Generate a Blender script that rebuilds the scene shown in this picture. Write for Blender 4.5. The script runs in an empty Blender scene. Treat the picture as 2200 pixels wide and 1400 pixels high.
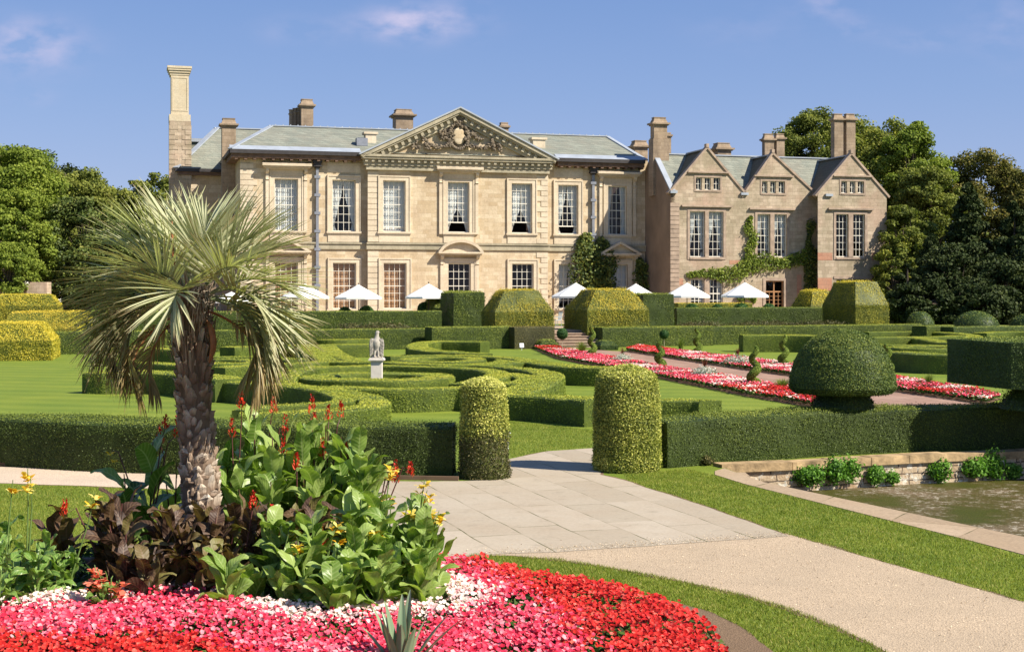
import bpy, math, random
import numpy as np
from mathutils import Vector, Matrix
from mathutils.geometry import tessellate_polygon

R = math.radians
rng = np.random.default_rng(7)
random.seed(7)
scn = bpy.context.scene
COL = scn.collection

# ------------------------------------------------------------------ camera
FPX, CX, HY, EYE = 3000.0, 1100.0, 630.0, 3.3
cam_d = bpy.data.cameras.new('camera')
cam = bpy.data.objects.new('camera', cam_d); COL.objects.link(cam)
cam.location = (0, 0, EYE); cam.rotation_euler = (R(90), 0, 0)
cam_d.sensor_width = 36.0; cam_d.lens = 36.0 * FPX / 2200.0
cam_d.shift_y = -(700.0 - HY) / 2200.0
cam_d.clip_end = 6000; cam_d.clip_start = 0.1
scn.camera = cam

# ------------------------------------------------------------------ light
SUN_AZ, SUN_EL = R(25), R(41)          # azimuth measured from +X towards the camera
SD = Vector((math.cos(SUN_AZ) * math.cos(SUN_EL), -math.sin(SUN_AZ) * math.cos(SUN_EL), math.sin(SUN_EL)))
ld = bpy.data.lights.new('sun', 'SUN'); ld.energy = 4.9; ld.angle = R(0.5); ld.color = (1.0, 0.93, 0.81)
sun = bpy.data.objects.new('sun', ld); COL.objects.link(sun)
sun.rotation_euler = SD.to_track_quat('Z', 'Y').to_euler(); sun.location = (30, -10, 40)

w = bpy.data.worlds.new('World'); scn.world = w; w.use_nodes = True
nt = w.node_tree; nt.nodes.clear()
o_ = nt.nodes.new('ShaderNodeOutputWorld'); bg = nt.nodes.new('ShaderNodeBackground')
sky = nt.nodes.new('ShaderNodeTexSky'); sky.sky_type = 'NISHITA'; sky.sun_disc = False
sky.sun_elevation = SUN_EL; sky.sun_rotation = math.atan2(SD.x, SD.y)
sky.air_density = 1.0; sky.dust_density = 0.6; sky.ozone_density = 3.0; sky.altitude = 50
bg.inputs['Strength'].default_value = 0.12
hs = nt.nodes.new('ShaderNodeHueSaturation'); hs.inputs['Saturation'].default_value = 1.0
EXPO = 0.80
# clear September blue: the Nishita sky tinted towards the measured colours by height above the horizon
tcs = nt.nodes.new('ShaderNodeTexCoord'); nrm = nt.nodes.new('ShaderNodeVectorMath'); nrm.operation = 'NORMALIZE'
nt.links.new(tcs.outputs['Generated'], nrm.inputs[0]); sps = nt.nodes.new('ShaderNodeSeparateXYZ'); nt.links.new(nrm.outputs[0], sps.inputs[0])
rp = nt.nodes.new('ShaderNodeValToRGB'); el_ = rp.color_ramp.elements
while len(el_) < 5: el_.new(.5)
kk = 1.0 / (0.12 * 2 ** EXPO)
for e_, (p_, c_) in zip(el_, ((0.0, (.40, .47, .72)), (.06, (.34, .43, .71)), (.14, (.245, .365, .67)), (.22, (.175, .30, .62)), (1.0, (.07, .16, .42)))):
    e_.position = p_; e_.color = (*[x * .1 for x in c_], 1)
nt.links.new(sps.outputs[2], rp.inputs[0])
vm = nt.nodes.new('ShaderNodeVectorMath'); vm.operation = 'SCALE'; nt.links.new(rp.outputs[0], vm.inputs[0]); vm.inputs['Scale'].default_value = kk * 10
ms_ = nt.nodes.new('ShaderNodeMix'); ms_.data_type = 'RGBA'; ms_.inputs[0].default_value = .88
nt.links.new(sky.outputs[0], ms_.inputs[6]); nt.links.new(vm.outputs[0], ms_.inputs[7]); nt.links.new(ms_.outputs[2], hs.inputs['Color'])
# soft fair-weather clouds, placed by direction in the sky
tc = nt.nodes.new('ShaderNodeTexCoord')
def wmath(op, a, b=None, c=None):
    n = nt.nodes.new('ShaderNodeMath'); n.operation = op
    for i, x in enumerate((a, b, c)):
        if x is None: continue
        if isinstance(x, (int, float)): n.inputs[i].default_value = x
        else: nt.links.new(x, n.inputs[i])
    return n.outputs[0]
sep = nt.nodes.new('ShaderNodeSeparateXYZ'); nt.links.new(tc.outputs['Generated'], sep.inputs[0])
ax = wmath('DIVIDE', sep.outputs[0], sep.outputs[1]); az = wmath('DIVIDE', sep.outputs[2], sep.outputs[1])
comb = nt.nodes.new('ShaderNodeCombineXYZ'); nt.links.new(ax, comb.inputs[0]); nt.links.new(wmath('MULTIPLY', az, 1.9), comb.inputs[1])
nz = nt.nodes.new('ShaderNodeTexNoise'); nz.inputs['Scale'].default_value = 30; nz.inputs['Detail'].default_value = 9; nz.inputs['Roughness'].default_value = 0.5
nt.links.new(comb.outputs[0], nz.inputs['Vector'])
nf = nt.nodes.new('ShaderNodeMapRange'); nf.inputs[1].default_value = 0.38; nf.inputs[2].default_value = 0.66
nt.links.new(nz.outputs[0], nf.inputs[0])
tot = None
for px, py, rx, ry, s in ((60, 100, 120, 58, .75), (910, 45, 125, 42, .8), (835, 62, 90, 30, .3), (1775, 14, 70, 30, .35), (1835, 62, 60, 24, .25), (1975, 88, 80, 24, .28), (65, 208, 50, 22, .3), (650, 65, 100, 34, .2), (1600, 60, 130, 50, .1), (2160, 60, 90, 80, .2)):
    dx = wmath('DIVIDE', wmath('SUBTRACT', ax, (px - CX) / FPX), rx / FPX)
    dz = wmath('DIVIDE', wmath('SUBTRACT', az, (HY - py) / FPX), ry / FPX)
    r2 = wmath('ADD', wmath('MULTIPLY', dx, dx), wmath('MULTIPLY', dz, dz))
    g = wmath('MULTIPLY', wmath('EXPONENT', wmath('MULTIPLY', r2, -1.4)), s * 1.25)
    tot = g if tot is None else wmath('ADD', tot, g)
front = wmath('GREATER_THAN', sep.outputs[1], 0.05)
cl = wmath('MULTIPLY', wmath('MULTIPLY', tot, nf.outputs[0]), front)
clc = nt.nodes.new('ShaderNodeClamp'); nt.links.new(cl, clc.inputs[0])
mx = nt.nodes.new('ShaderNodeMix'); mx.data_type = 'RGBA'
nt.links.new(clc.outputs[0], mx.inputs[0]); nt.links.new(hs.outputs[0], mx.inputs[6]); mx.inputs[7].default_value = (3.0, 2.9, 4.0, 1)
nt.links.new(mx.outputs[2], bg.inputs[0]); nt.links.new(bg.outputs[0], o_.inputs[0])

scn.view_settings.view_transform = 'Standard'; scn.view_settings.look = 'None'
scn.view_settings.exposure = EXPO; scn.view_settings.gamma = 1.0
scn.cycles.max_bounces = 6; scn.cycles.transparent_max_bounces = 12
scn.cycles.diffuse_bounces = 3; scn.cycles.glossy_bounces = 2

# ------------------------------------------------------------------ projection helpers (pixel of the 2200x1400 photo -> real point)
def G(px, py, z=0.0):
    d = FPX * (EYE - z) / (py - HY)
    return ((px - CX) / FPX * d, d, z)
def D(px, py, d):
    return ((px - CX) / FPX * d, d, EYE - (py - HY) / FPX * d)
TH = R(15.6); TC, TS = math.cos(TH), math.sin(TH)
F0 = (-4.42, 115.4)
def FL(px, py, v=0.0):
    k = (px - CX) / FPX
    ox, oy = F0[0] - v * TS, F0[1] + v * TC
    u = (k * oy - ox) / (TC - k * TS)
    y = oy + u * TS
    return u, EYE - (py - HY) / FPX * y
def U(px, v=0.0): return FL(px, 600, v)[0]
def LW(u, v, z=0.0): return (F0[0] + u * TC - v * TS, F0[1] + u * TS + v * TC, z)
def WL(x, y):
    a, b = x - F0[0], y - F0[1]
    return a * TC + b * TS, -a * TS + b * TC

# ------------------------------------------------------------------ noise
_K = rng.normal(size=(3, 10, 3)); _P = rng.uniform(0, 6.28, (3, 10))
def wn(P, s, ch=0):
    return np.sin((P * s) @ _K[ch].T + _P[ch]).sum(1) / 5.0

# ------------------------------------------------------------------ mesh accumulator
class MB:
    def __init__(s): s.V = []; s.F = []; s.A = []; s.M = []; s.n = 0
    def add(s, v, f, a=0.5, m=0):
        v = np.asarray(v, float).reshape(-1, 3)
        aa = np.zeros((len(v), 3)); a = np.asarray(a, float)
        if a.ndim == 2: aa[:] = a
        else: aa[:, 0] = a
        s.V.append(v); s.A.append(aa)
        if isinstance(f, np.ndarray): s.F.append((f + s.n, m))
        else:
            by = {}
            for q in f: by.setdefault(len(q), []).append(q)
            for k, q in by.items(): s.F.append((np.array(q) + s.n, m))
        s.n += len(v); return s
    def box(s, x0, x1, y0, y1, z0, z1, a=0.5, m=0):
        v = [(x, y, z) for z in (z0, z1) for x, y in ((x0, y0), (x1, y0), (x1, y1), (x0, y1))]
        return s.add(v, [(3, 2, 1, 0), (4, 5, 6, 7), (0, 1, 5, 4), (1, 2, 6, 5), (2, 3, 7, 6), (3, 0, 4, 7)], a, m)
    def bar(s, p, q, wx, wz, up=(0, 0, 1), a=0.5, m=0):
        p, q, up = Vector(p), Vector(q), Vector(up)
        d = (q - p).normalized(); r = d.cross(up).normalized(); u = r.cross(d)
        v = [tuple(b + r * sx * wx / 2 + u * sz * wz / 2) for b in (p, q) for sx, sz in ((-1, -1), (1, -1), (1, 1), (-1, 1))]
        return s.add(v, [(3, 2, 1, 0), (4, 5, 6, 7), (0, 1, 5, 4), (1, 2, 6, 5), (2, 3, 7, 6), (3, 0, 4, 7)], a, m)
    def prism_y(s, poly, y0, y1, a=0.5, m=0):       # poly in (x,z), extruded along y
        n = len(poly)
        v = [(x, y0, z) for x, z in poly] + [(x, y1, z) for x, z in poly]
        f = [tuple(range(n - 1, -1, -1)), tuple(range(n, 2 * n))] + [(i, (i + 1) % n, n + (i + 1) % n, n + i) for i in range(n)]
        return s.add(v, f, a, m)
    def prism_x(s, poly, x0, x1, a=0.5, m=0):
        n = len(poly)
        v = [(x0, y, z) for y, z in poly] + [(x1, y, z) for y, z in poly]
        f = [tuple(range(n)), tuple(range(2 * n - 1, n - 1, -1))] + [(i, n + i, n + (i + 1) % n, (i + 1) % n) for i in range(n)]
        return s.add(v, f, a, m)
    def tube(s, pts, rad, n=8, a=0.5, m=0, cap=True):
        P = np.asarray(pts, float); k = len(P); rad = np.broadcast_to(np.asarray(rad, float), (k,))
        T = np.gradient(P, axis=0); T /= np.linalg.norm(T, axis=1)[:, None] + 1e-9
        ref = np.array([0, 0, 1.0]) if abs(T[0][2]) < .9 else np.array([1.0, 0, 0])
        X = np.cross(T, ref); X /= np.linalg.norm(X, axis=1)[:, None] + 1e-9; Y = np.cross(T, X)
        t = np.linspace(0, 2 * np.pi, n, endpoint=False)
        V = P[:, None] + rad[:, None, None] * (X[:, None] * np.cos(t)[None, :, None] + Y[:, None] * np.sin(t)[None, :, None])
        i = np.arange(k - 1)[:, None] * n; j = np.arange(n)[None]
        f = np.stack([i + j, i + n + j, i + n + (j + 1) % n, i + (j + 1) % n], -1).reshape(-1, 4)
        s.add(V.reshape(-1, 3), f, a, m)
        if cap:
            s.add(V[0], [tuple(range(n))], a, m); s.add(V[-1], [tuple(range(n - 1, -1, -1))], a, m)
        return s
    def lathe(s, prof, c=(0, 0), n=16, a=0.5, m=0):
        t = np.linspace(0, 2 * np.pi, n, endpoint=False)
        V = np.array([[(c[0] + r * math.cos(q), c[1] + r * math.sin(q), z) for q in t] for r, z in prof])
        k = len(prof); i = np.arange(k - 1)[:, None] * n; j = np.arange(n)[None]
        f = np.stack([i + j, i + (j + 1) % n, i + n + (j + 1) % n, i + n + j], -1).reshape(-1, 4)
        s.add(V.reshape(-1, 3), f, a, m)
        s.add(V[-1], [tuple(range(n))], a, m); return s
    def grid(s, P, a=0.5, m=0, close_u=False):       # P (i,j,3)
        I, J = P.shape[:2]
        ii = np.arange(I - 1)[:, None]; jj = np.arange(J if close_u else J - 1)[None]
        f = np.stack([ii * J + jj, ii * J + (jj + 1) % J, (ii + 1) * J + (jj + 1) % J, (ii + 1) * J + jj], -1).reshape(-1, 4)
        a = np.asarray(a, float)
        if a.ndim == 3: a = a.reshape(-1, 3)
        elif a.ndim == 2: a = a.reshape(-1)
        return s.add(P.reshape(-1, 3), f, a, m)
    def blob(s, c, r, n=8, a=0.5, m=0, nz=0.0):
        t = np.linspace(0, np.pi, n)[:, None]; p = np.linspace(0, 2 * np.pi, 2 * n, endpoint=False)[None]
        q = np.stack([np.sin(t) * np.cos(p), np.sin(t) * np.sin(p), np.cos(t) + 0 * p], -1)
        if nz: q = q * (1 + nz * wn(q.reshape(-1, 3) + np.array(c) * 3, 3.0).reshape(q.shape[:2])[..., None])
        return s.grid(np.array(c) + q[:, ::-1] * np.array(r), a, m, True)
    def build(s, name, mats, parent=None, origin=None, smooth=False):
        V = np.concatenate(s.V); A = np.concatenate(s.A)
        if origin == 'auto': origin = (float(V[:, 0].mean()), float(V[:, 1].mean()), float(V[:, 2].min()))
        if origin is not None: V = V - np.array(origin)
        me = bpy.data.meshes.new(name); me.vertices.add(len(V)); me.vertices.foreach_set('co', V.astype(np.float32).ravel())
        nl = sum(f.size for f, _ in s.F); npoly = sum(len(f) for f, _ in s.F)
        me.loops.add(nl); me.polygons.add(npoly)
        me.loops.foreach_set('vertex_index', np.concatenate([f.ravel() for f, _ in s.F]).astype(np.int32))
        tot = np.concatenate([np.full(len(f), f.shape[1]) for f, _ in s.F])
        me.polygons.foreach_set('loop_start', (np.cumsum(tot) - tot).astype(np.int32))
        me.polygons.foreach_set('loop_total', tot.astype(np.int32))
        me.polygons.foreach_set('material_index', np.concatenate([np.full(len(f), m) for f, m in s.F]).astype(np.int32))
        me.polygons.foreach_set('use_smooth', np.full(npoly, bool(smooth)))
        me.update(calc_edges=True)
        at = me.attributes.new('att', 'FLOAT_VECTOR', 'POINT'); at.data.foreach_set('vector', A.astype(np.float32).ravel())
        for m in (mats if isinstance(mats, (list, tuple)) else [mats]): me.materials.append(m)
        ob = bpy.data.objects.new(name, me); COL.objects.link(ob)
        if origin is not None: ob.location = origin
        if parent is not None: ob.parent = parent
        return ob

def tag(o, label=None, cat=None, group=None, kind=None):
    if label: o['label'] = label
    if cat: o['category'] = cat
    if group: o['group'] = group
    if kind: o['kind'] = kind
    return o
def empty(name, loc=(0, 0, 0), rz=0.0):
    o = bpy.data.objects.new(name, None); COL.objects.link(o); o.location = loc; o.rotation_euler = (0, 0, rz); return o
def copy_tree(o, parent=None):
    kids = [c for c in bpy.data.objects if c.parent == o]
    c = o.copy(); COL.objects.link(c)
    if parent is not None: c.parent = parent
    for k in kids: copy_tree(k, c)
    return c

# ------------------------------------------------------------------ materials
def mat(name):
    m = bpy.data.materials.new(name); m.use_nodes = True
    t = m.node_tree; b = t.nodes['Principled BSDF']; return m, t, b
def N(t, k, **kw):
    n = t.nodes.new(k)
    for a, v in kw.items():
        if a.startswith('i_'): n.inputs[a[2:].replace('_', ' ')].default_value = v
        else: setattr(n, a, v)
    return n
def L(t, a, b): t.links.new(a, b)
def ramp(t, src, stops):
    r = t.nodes.new('ShaderNodeValToRGB'); e = r.color_ramp.elements
    while len(e) < len(stops): e.new(0.5)
    for x, (p, c) in zip(e, stops): x.position = p; x.color = (*c, 1) if len(c) == 3 else c
    L(t, src, r.inputs[0]); return r.outputs[0]
def mixc(t, f, a, b, mode='MIX'):
    n = t.nodes.new('ShaderNodeMix'); n.data_type = 'RGBA'; n.blend_type = mode
    for i, x in ((0, f), (6, a), (7, b)):
        if isinstance(x, (int, float)): n.inputs[i].default_value = x
        elif isinstance(x, (tuple, list)): n.inputs[i].default_value = (*x, 1) if len(x) == 3 else x
        else: L(t, x, n.inputs[i])
    return n.outputs[2]
def mth(t, op, a, b=None):
    n = t.nodes.new('ShaderNodeMath'); n.operation = op
    for i, x in enumerate((a, b)):
        if x is None: continue
        if isinstance(x, (int, float)): n.inputs[i].default_value = x
        else: L(t, x, n.inputs[i])
    return n.outputs[0]
def noise(t, vec, scale, detail=4, rough=.55):
    n = N(t, 'ShaderNodeTexNoise'); n.inputs['Scale'].default_value = scale; n.inputs['Detail'].default_value = detail; n.inputs['Roughness'].default_value = rough
    if vec is not None: L(t, vec, n.inputs['Vector'])
    return n.outputs[0]
def bump(t, b, h, s=.4, d=.02):
    n = N(t, 'ShaderNodeBump'); n.inputs['Strength'].default_value = s; n.inputs['Distance'].default_value = d
    L(t, h, n.inputs['Height']); L(t, n.outputs[0], b.inputs['Normal'])
def objc(t): return N(t, 'ShaderNodeTexCoord').outputs['Object']
def geop(t): return N(t, 'ShaderNodeNewGeometry').outputs['Position']

def plain(name, c, rough=.7, metal=0.0, var=.15, scale=3.0, bmp=0.0, spec=.3):
    m, t, b = mat(name); p = geop(t); n = noise(t, p, scale)
    L(t, ramp(t, n, [(.3, tuple(x * (1 - var) for x in c)), (.7, tuple(min(1, x * (1 + var)) for x in c))]), b.inputs['Base Color'])
    b.inputs['Roughness'].default_value = rough; b.inputs['Metallic'].default_value = metal; b.inputs['Specular IOR Level'].default_value = spec
    if bmp: bump(t, b, noise(t, p, scale * 6), bmp, .02)
    return m

GAIN = dict(yew_hedge=2.0, parterre_hedge=2.6, dark_yew=2.7, golden_yew=1.5, olive_yew=2.1, golden_privet=1.75, brown_hedge_base=1.25, fresh_green_leaves=1.6, autumn_green_leaves=2.1, mid_green_leaves=2.5, rusty_leaves=1.9, dark_conifer=1.5, dark_climber=1.7, wall_plants=1.15, box_ball=1.4, spiral_conifer=1.8)
def foliage(name, stops, trans=.3, rough=.55, scale=.6, patch=.25, spec=.25):
    stops = [(p_, tuple(min(.9, x * GAIN.get(name, 1.0) * y) for x, y in zip(c_, ((1.22, 1.0, .75) if name in ('yew_hedge', 'dark_yew', 'parterre_hedge', 'olive_yew') else (1.08, 1.0, .85))))) for p_, c_ in stops]
    m, t, b = mat(name)
    at = N(t, 'ShaderNodeAttribute'); at.attribute_name = 'att'
    sp = N(t, 'ShaderNodeSeparateXYZ'); L(t, at.outputs['Vector'], sp.inputs[0])
    n = noise(t, geop(t), scale, 3)
    f = mth(t, 'ADD', sp.outputs[0], mth(t, 'MULTIPLY', mth(t, 'SUBTRACT', n, .5), patch * 2))
    c = ramp(t, f, stops)
    L(t, c, b.inputs['Base Color']); b.inputs['Roughness'].default_value = rough; b.inputs['Specular IOR Level'].default_value = .08 if ('leaves' in name or 'conifer' in name) else spec
    if trans:
        tr = N(t, 'ShaderNodeBsdfTranslucent'); L(t, mixc(t, 1.0, c, (1.0, 1.15, .5), 'MULTIPLY'), tr.inputs[0])
        mx = N(t, 'ShaderNodeMixShader'); mx.inputs[0].default_value = trans
        L(t, b.outputs[0], mx.inputs[1]); L(t, tr.outputs[0], mx.inputs[2])
        L(t, mx.outputs[0], t.nodes['Material Output'].inputs[0])
    return m

def leafmat(name, base, vein, trans=.35, freq=60, rough=.38, edge=None, spec=.45):
    m, t, b = mat(name)
    at = N(t, 'ShaderNodeAttribute'); at.attribute_name = 'att'
    sp = N(t, 'ShaderNodeSeparateXYZ'); L(t, at.outputs['Vector'], sp.inputs[0])
    s_ = mth(t, 'ABSOLUTE', sp.outputs[1])
    ph = mth(t, 'MULTIPLY', mth(t, 'SUBTRACT', sp.outputs[2], mth(t, 'MULTIPLY', s_, .14)), freq)
    wv = mth(t, 'ADD', mth(t, 'MULTIPLY', mth(t, 'SINE', ph), .5), .5)
    c = ramp(t, sp.outputs[0], base)
    c = mixc(t, mth(t, 'MULTIPLY', mth(t, 'POWER', wv, 3.0), .3), c, vein)
    mid = mth(t, 'LESS_THAN', s_, .07)
    c = mixc(t, mth(t, 'MULTIPLY', mid, .7), c, vein)
    if edge: c = mixc(t, mth(t, 'MULTIPLY', mth(t, 'GREATER_THAN', s_, .9), .8), c, edge)
    L(t, c, b.inputs['Base Color']); b.inputs['Roughness'].default_value = rough; b.inputs['Specular IOR Level'].default_value = spec
    bump(t, b, wv, .35, .004)
    tr = N(t, 'ShaderNodeBsdfTranslucent'); L(t, mixc(t, 1.0, c, (1.1, 1.25, .45), 'MULTIPLY'), tr.inputs[0])
    mx = N(t, 'ShaderNodeMixShader'); mx.inputs[0].default_value = trans
    L(t, b.outputs[0], mx.inputs[1]); L(t, tr.outputs[0], mx.inputs[2]); L(t, mx.outputs[0], t.nodes['Material Output'].inputs[0])
    return m

def ashlar(name, c1, c2, cm, bw=.75, bh=.34, stain=(.28, .24, .18), stain_amt=.35, red=None, redamt=0.0, rough=.85, bmp=.35, tone=.5):
    m, t, b = mat(name); p = objc(t)
    sp = N(t, 'ShaderNodeSeparateXYZ'); L(t, p, sp.inputs[0])
    cb = N(t, 'ShaderNodeCombineXYZ'); L(t, mth(t, 'ADD', sp.outputs[0], sp.outputs[1]), cb.inputs[0]); L(t, sp.outputs[2], cb.inputs[1])
    br = N(t, 'ShaderNodeTexBrick'); L(t, cb.outputs[0], br.inputs['Vector'])
    br.inputs['Scale'].default_value = 1.0; br.inputs['Brick Width'].default_value = bw; br.inputs['Row Height'].default_value = bh
    br.inputs['Mortar Size'].default_value = .009; br.inputs['Mortar Smooth'].default_value = .3; br.inputs['Bias'].default_value = 0.0
    br.inputs['Color1'].default_value = (*c1, 1); br.inputs['Color2'].default_value = (*c2, 1); br.inputs['Mortar'].default_value = (*cm, 1)
    br.offset_frequency = 2; br.squash = .7; br.squash_frequency = 3
    c = br.outputs['Color']
    # second, larger block tone
    n1 = noise(t, p, .55, 6, .6); n2 = noise(t, p, 7.0, 5, .6)
    mp = N(t, 'ShaderNodeMapping'); mp.inputs['Scale'].default_value = (1.6, 1.6, .22); L(t, p, mp.inputs[0])
    n3 = noise(t, mp.outputs[0], 1.0, 5, .65)
    if red is not None:
        f = ramp(t, noise(t, p, .33, 2), [(.5, (0, 0, 0)), (.62, (1, 1, 1))])
        c = mixc(t, mth(t, 'MULTIPLY', f, redamt), c, red)
    c = mixc(t, mth(t, 'MULTIPLY', ramp(t, n1, [(.42, (0, 0, 0)), (.7, (1, 1, 1))]), stain_amt), c, stain)
    c = mixc(t, mth(t, 'MULTIPLY', ramp(t, n3, [(.45, (0, 0, 0)), (.75, (1, 1, 1))]), stain_amt * .8), c, stain)
    c = mixc(t, 1.0, c, ramp(t, n2, [(.25, (.84, .84, .84)), (.75, (1.1, 1.1, 1.1))]), 'MULTIPLY')
    L(t, c, b.inputs['Base Color']); b.inputs['Roughness'].default_value = rough; b.inputs['Specular IOR Level'].default_value = .15
    h = mth(t, 'SUBTRACT', mth(t, 'MULTIPLY', n2, .5), br.outputs['Fac'])
    bump(t, b, h, bmp, .02)
    return m

M = {}
M['stone'] = ashlar('cream_ashlar', (.50, .385, .24), (.66, .55, .385), (.44, .35, .235), stain=(.36, .25, .15), stain_amt=.5)
M['trim'] = ashlar('trim_stone', (.63, .52, .375), (.67, .565, .415), (.48, .38, .27), bw=2.2, bh=.9, stain=(.30, .24, .16), stain_amt=.32, bmp=.2)
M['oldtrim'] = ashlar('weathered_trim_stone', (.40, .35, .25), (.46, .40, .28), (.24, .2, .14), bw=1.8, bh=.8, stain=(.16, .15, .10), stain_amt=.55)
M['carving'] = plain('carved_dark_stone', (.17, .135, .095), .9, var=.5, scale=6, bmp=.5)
M['wing'] = ashlar('rose_grey_ashlar', (.40, .31, .22), (.56, .45, .33), (.30, .23, .17), bw=.6, bh=.3, stain=(.235, .20, .12), stain_amt=.6, red=(.45, .30, .22), redamt=.55, bmp=.5)
M['wingtrim'] = plain('wing_trim_stone', (.36, .27, .20), .85, var=.25, scale=2, bmp=.3)
M['redstone'] = ashlar('red_sandstone', (.42, .19, .12), (.48, .25, .16), (.28, .15, .1), bw=.8, bh=.3, stain_amt=.25)
M['chim'] = ashlar('chimney_stone', (.34, .25, .165), (.41, .31, .215), (.22, .16, .11), bw=.6, bh=.3, stain=(.13, .10, .075), stain_amt=.6)
M['palechim'] = ashlar('pale_chimney_stone', (.56, .48, .34), (.60, .52, .38), (.4, .33, .22), bw=3, bh=1.5, stain=(.45, .33, .18), stain_amt=.35)
M['slate'] = ashlar('grey_green_slate', (.185, .20, .165), (.27, .28, .225), (.09, .095, .08), bw=.6, bh=.22, stain=(.24, .21, .16), stain_amt=.4, rough=.7, bmp=.5)
M['darkslate'] = ashlar('brown_green_slate', (.115, .11, .075), (.15, .14, .095), (.07, .065, .05), bw=.5, bh=.24, stain=(.13, .09, .065), stain_amt=.6, rough=.75, bmp=.5)
M['lead'] = plain('lead_flashing', (.34, .37, .41), .55, .1, var=.12, scale=1.2)
M['gutter'] = plain('dark_gutter', (.045, .04, .04), .6, var=.2)
M['soffit'] = plain('timber_soffit', (.16, .10, .07), .8, var=.3)
M['sash'] = plain('painted_sash', (.72, .68, .58), .5, var=.04)
M['browntimber'] = plain('oak_door_timber', (.33, .17, .075), .55, var=.2, scale=8)
M['shutter'] = plain('varnished_shutter', (.52, .28, .14), .5, var=.12, scale=5)
M['curtain'] = plain('net_curtain', (.80, .78, .74), .9, var=.05)
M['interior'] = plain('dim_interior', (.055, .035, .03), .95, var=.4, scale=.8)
M['pipe'] = plain('grey_lead_pipe', (.23, .24, .27), .5, .2, var=.15)
def glass():
    m, t, b = mat('window_glass'); t.nodes.remove(b)
    tr = N(t, 'ShaderNodeBsdfTransparent'); tr.inputs[0].default_value = (.80, .84, .86, 1)
    gl = N(t, 'ShaderNodeBsdfGlossy'); gl.inputs['Roughness'].default_value = .03
    fr = N(t, 'ShaderNodeLayerWeight')
    f = mth(t, 'ADD', mth(t, 'MULTIPLY', mth(t, 'POWER', fr.outputs['Facing'], 4.0), .7), .035)
    nz = noise(t, geop(t), 1.3, 2); bp = N(t, 'ShaderNodeBump'); bp.inputs['Strength'].default_value = .12; bp.inputs['Distance'].default_value = .1
    L(t, nz, bp.inputs['Height']); L(t, bp.outputs[0], gl.inputs['Normal'])
    mx = N(t, 'ShaderNodeMixShader'); L(t, f, mx.inputs[0]); L(t, tr.outputs[0], mx.inputs[1]); L(t, gl.outputs[0], mx.inputs[2])
    L(t, mx.outputs[0], t.nodes['Material Output'].inputs[0]); return m
M['glass'] = glass()
M['canvas'] = plain('white_parasol_canvas', (.82, .81, .76), .9, var=.03)
M['pole'] = plain('dark_pole', (.10, .07, .05), .5)
M['statue'] = plain('lichened_stone', (.40, .36, .30), .9, var=.45, scale=9, bmp=.5)
M['pedestal'] = plain('pale_pedestal_stone', (.66, .60, .52), .8, var=.12, scale=5, bmp=.2)
M['sign'] = plain('white_sign', (.8, .82, .84), .5, var=.02)
M['bark'] = plain('tree_bark', (.11, .085, .06), .9, var=.4, scale=4, bmp=.6)
M['stem'] = plain('plant_stem', (.13, .20, .05), .5, var=.2, scale=9)
M['redstem'] = plain('dark_red_stem', (.10, .035, .03), .5, var=.2, scale=9)

# hedges
M['yew'] = foliage('yew_hedge', [(0, (.010, .019, .006)), (.45, (.036, .062, .014)), (.8, (.085, .125, .026)), (1, (.13, .17, .035))], .14, scale=1.6, patch=.16)
M['box'] = foliage('parterre_hedge', [(0, (.014, .025, .007)), (.4, (.055, .088, .016)), (.8, (.125, .165, .028)), (1, (.18, .20, .035))], .14, scale=1.4, patch=.18)
M['darkyew'] = foliage('dark_yew', [(0, (.008, .017, .006)), (.5, (.024, .046, .013)), (.85, (.06, .09, .022)), (1, (.09, .12, .03))], .1, scale=1.8, patch=.15)
M['golden'] = foliage('golden_yew', [(0, (.03, .045, .008)), (.45, (.16, .17, .022)), (.8, (.34, .31, .04)), (1, (.46, .38, .05))], .2, scale=1.2, patch=.25)
M['olive'] = foliage('olive_yew', [(0, (.02, .035, .008)), (.45, (.09, .11, .02)), (.8, (.20, .20, .032)), (1, (.28, .25, .04))], .2, scale=1.2, patch=.25)
M['priv'] = foliage('golden_privet', [(0, (.022, .034, .008)), (.35, (.12, .15, .03)), (.7, (.33, .34, .09)), (1, (.52, .48, .20))], .22, scale=2.2, patch=.14)
M['base'] = foliage('brown_hedge_base', [(0, (.02, .022, .010)), (.5, (.07, .075, .03)), (1, (.16, .14, .05))], .1)
M['ball'] = foliage('box_ball', [(0, (.01, .03, .01)), (.5, (.03, .085, .022)), (1, (.08, .17, .045))], .15)
M['spiral'] = foliage('spiral_conifer', [(0, (.018, .03, .01)), (.5, (.06, .10, .022)), (1, (.15, .20, .045))], .15)
M['vine'] = foliage('wall_vine', [(0, (.05, .085, .016)), (.5, (.19, .27, .045)), (1, (.38, .44, .10))], .35)
M['fern'] = foliage('wall_plants', [(0, (.03, .08, .015)), (.5, (.10, .24, .035)), (1, (.22, .42, .08))], .35)
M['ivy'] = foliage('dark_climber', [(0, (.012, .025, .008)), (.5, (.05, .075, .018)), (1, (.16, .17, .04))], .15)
M['treeA'] = foliage('fresh_green_leaves', [(0, (.03, .055, .012)), (.5, (.12, .165, .03)), (1, (.24, .28, .055))], .32, scale=.35, patch=.18)
M['treeB'] = foliage('autumn_green_leaves', [(0, (.025, .04, .012)), (.45, (.085, .105, .024)), (.85, (.17, .17, .035)), (1, (.26, .18, .04))], .28, scale=.3, patch=.16)
M['treeC'] = foliage('mid_green_leaves', [(0, (.020, .030, .009)), (.5, (.068, .084, .020)), (1, (.15, .155, .035))], .26, scale=.3, patch=.16)
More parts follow.
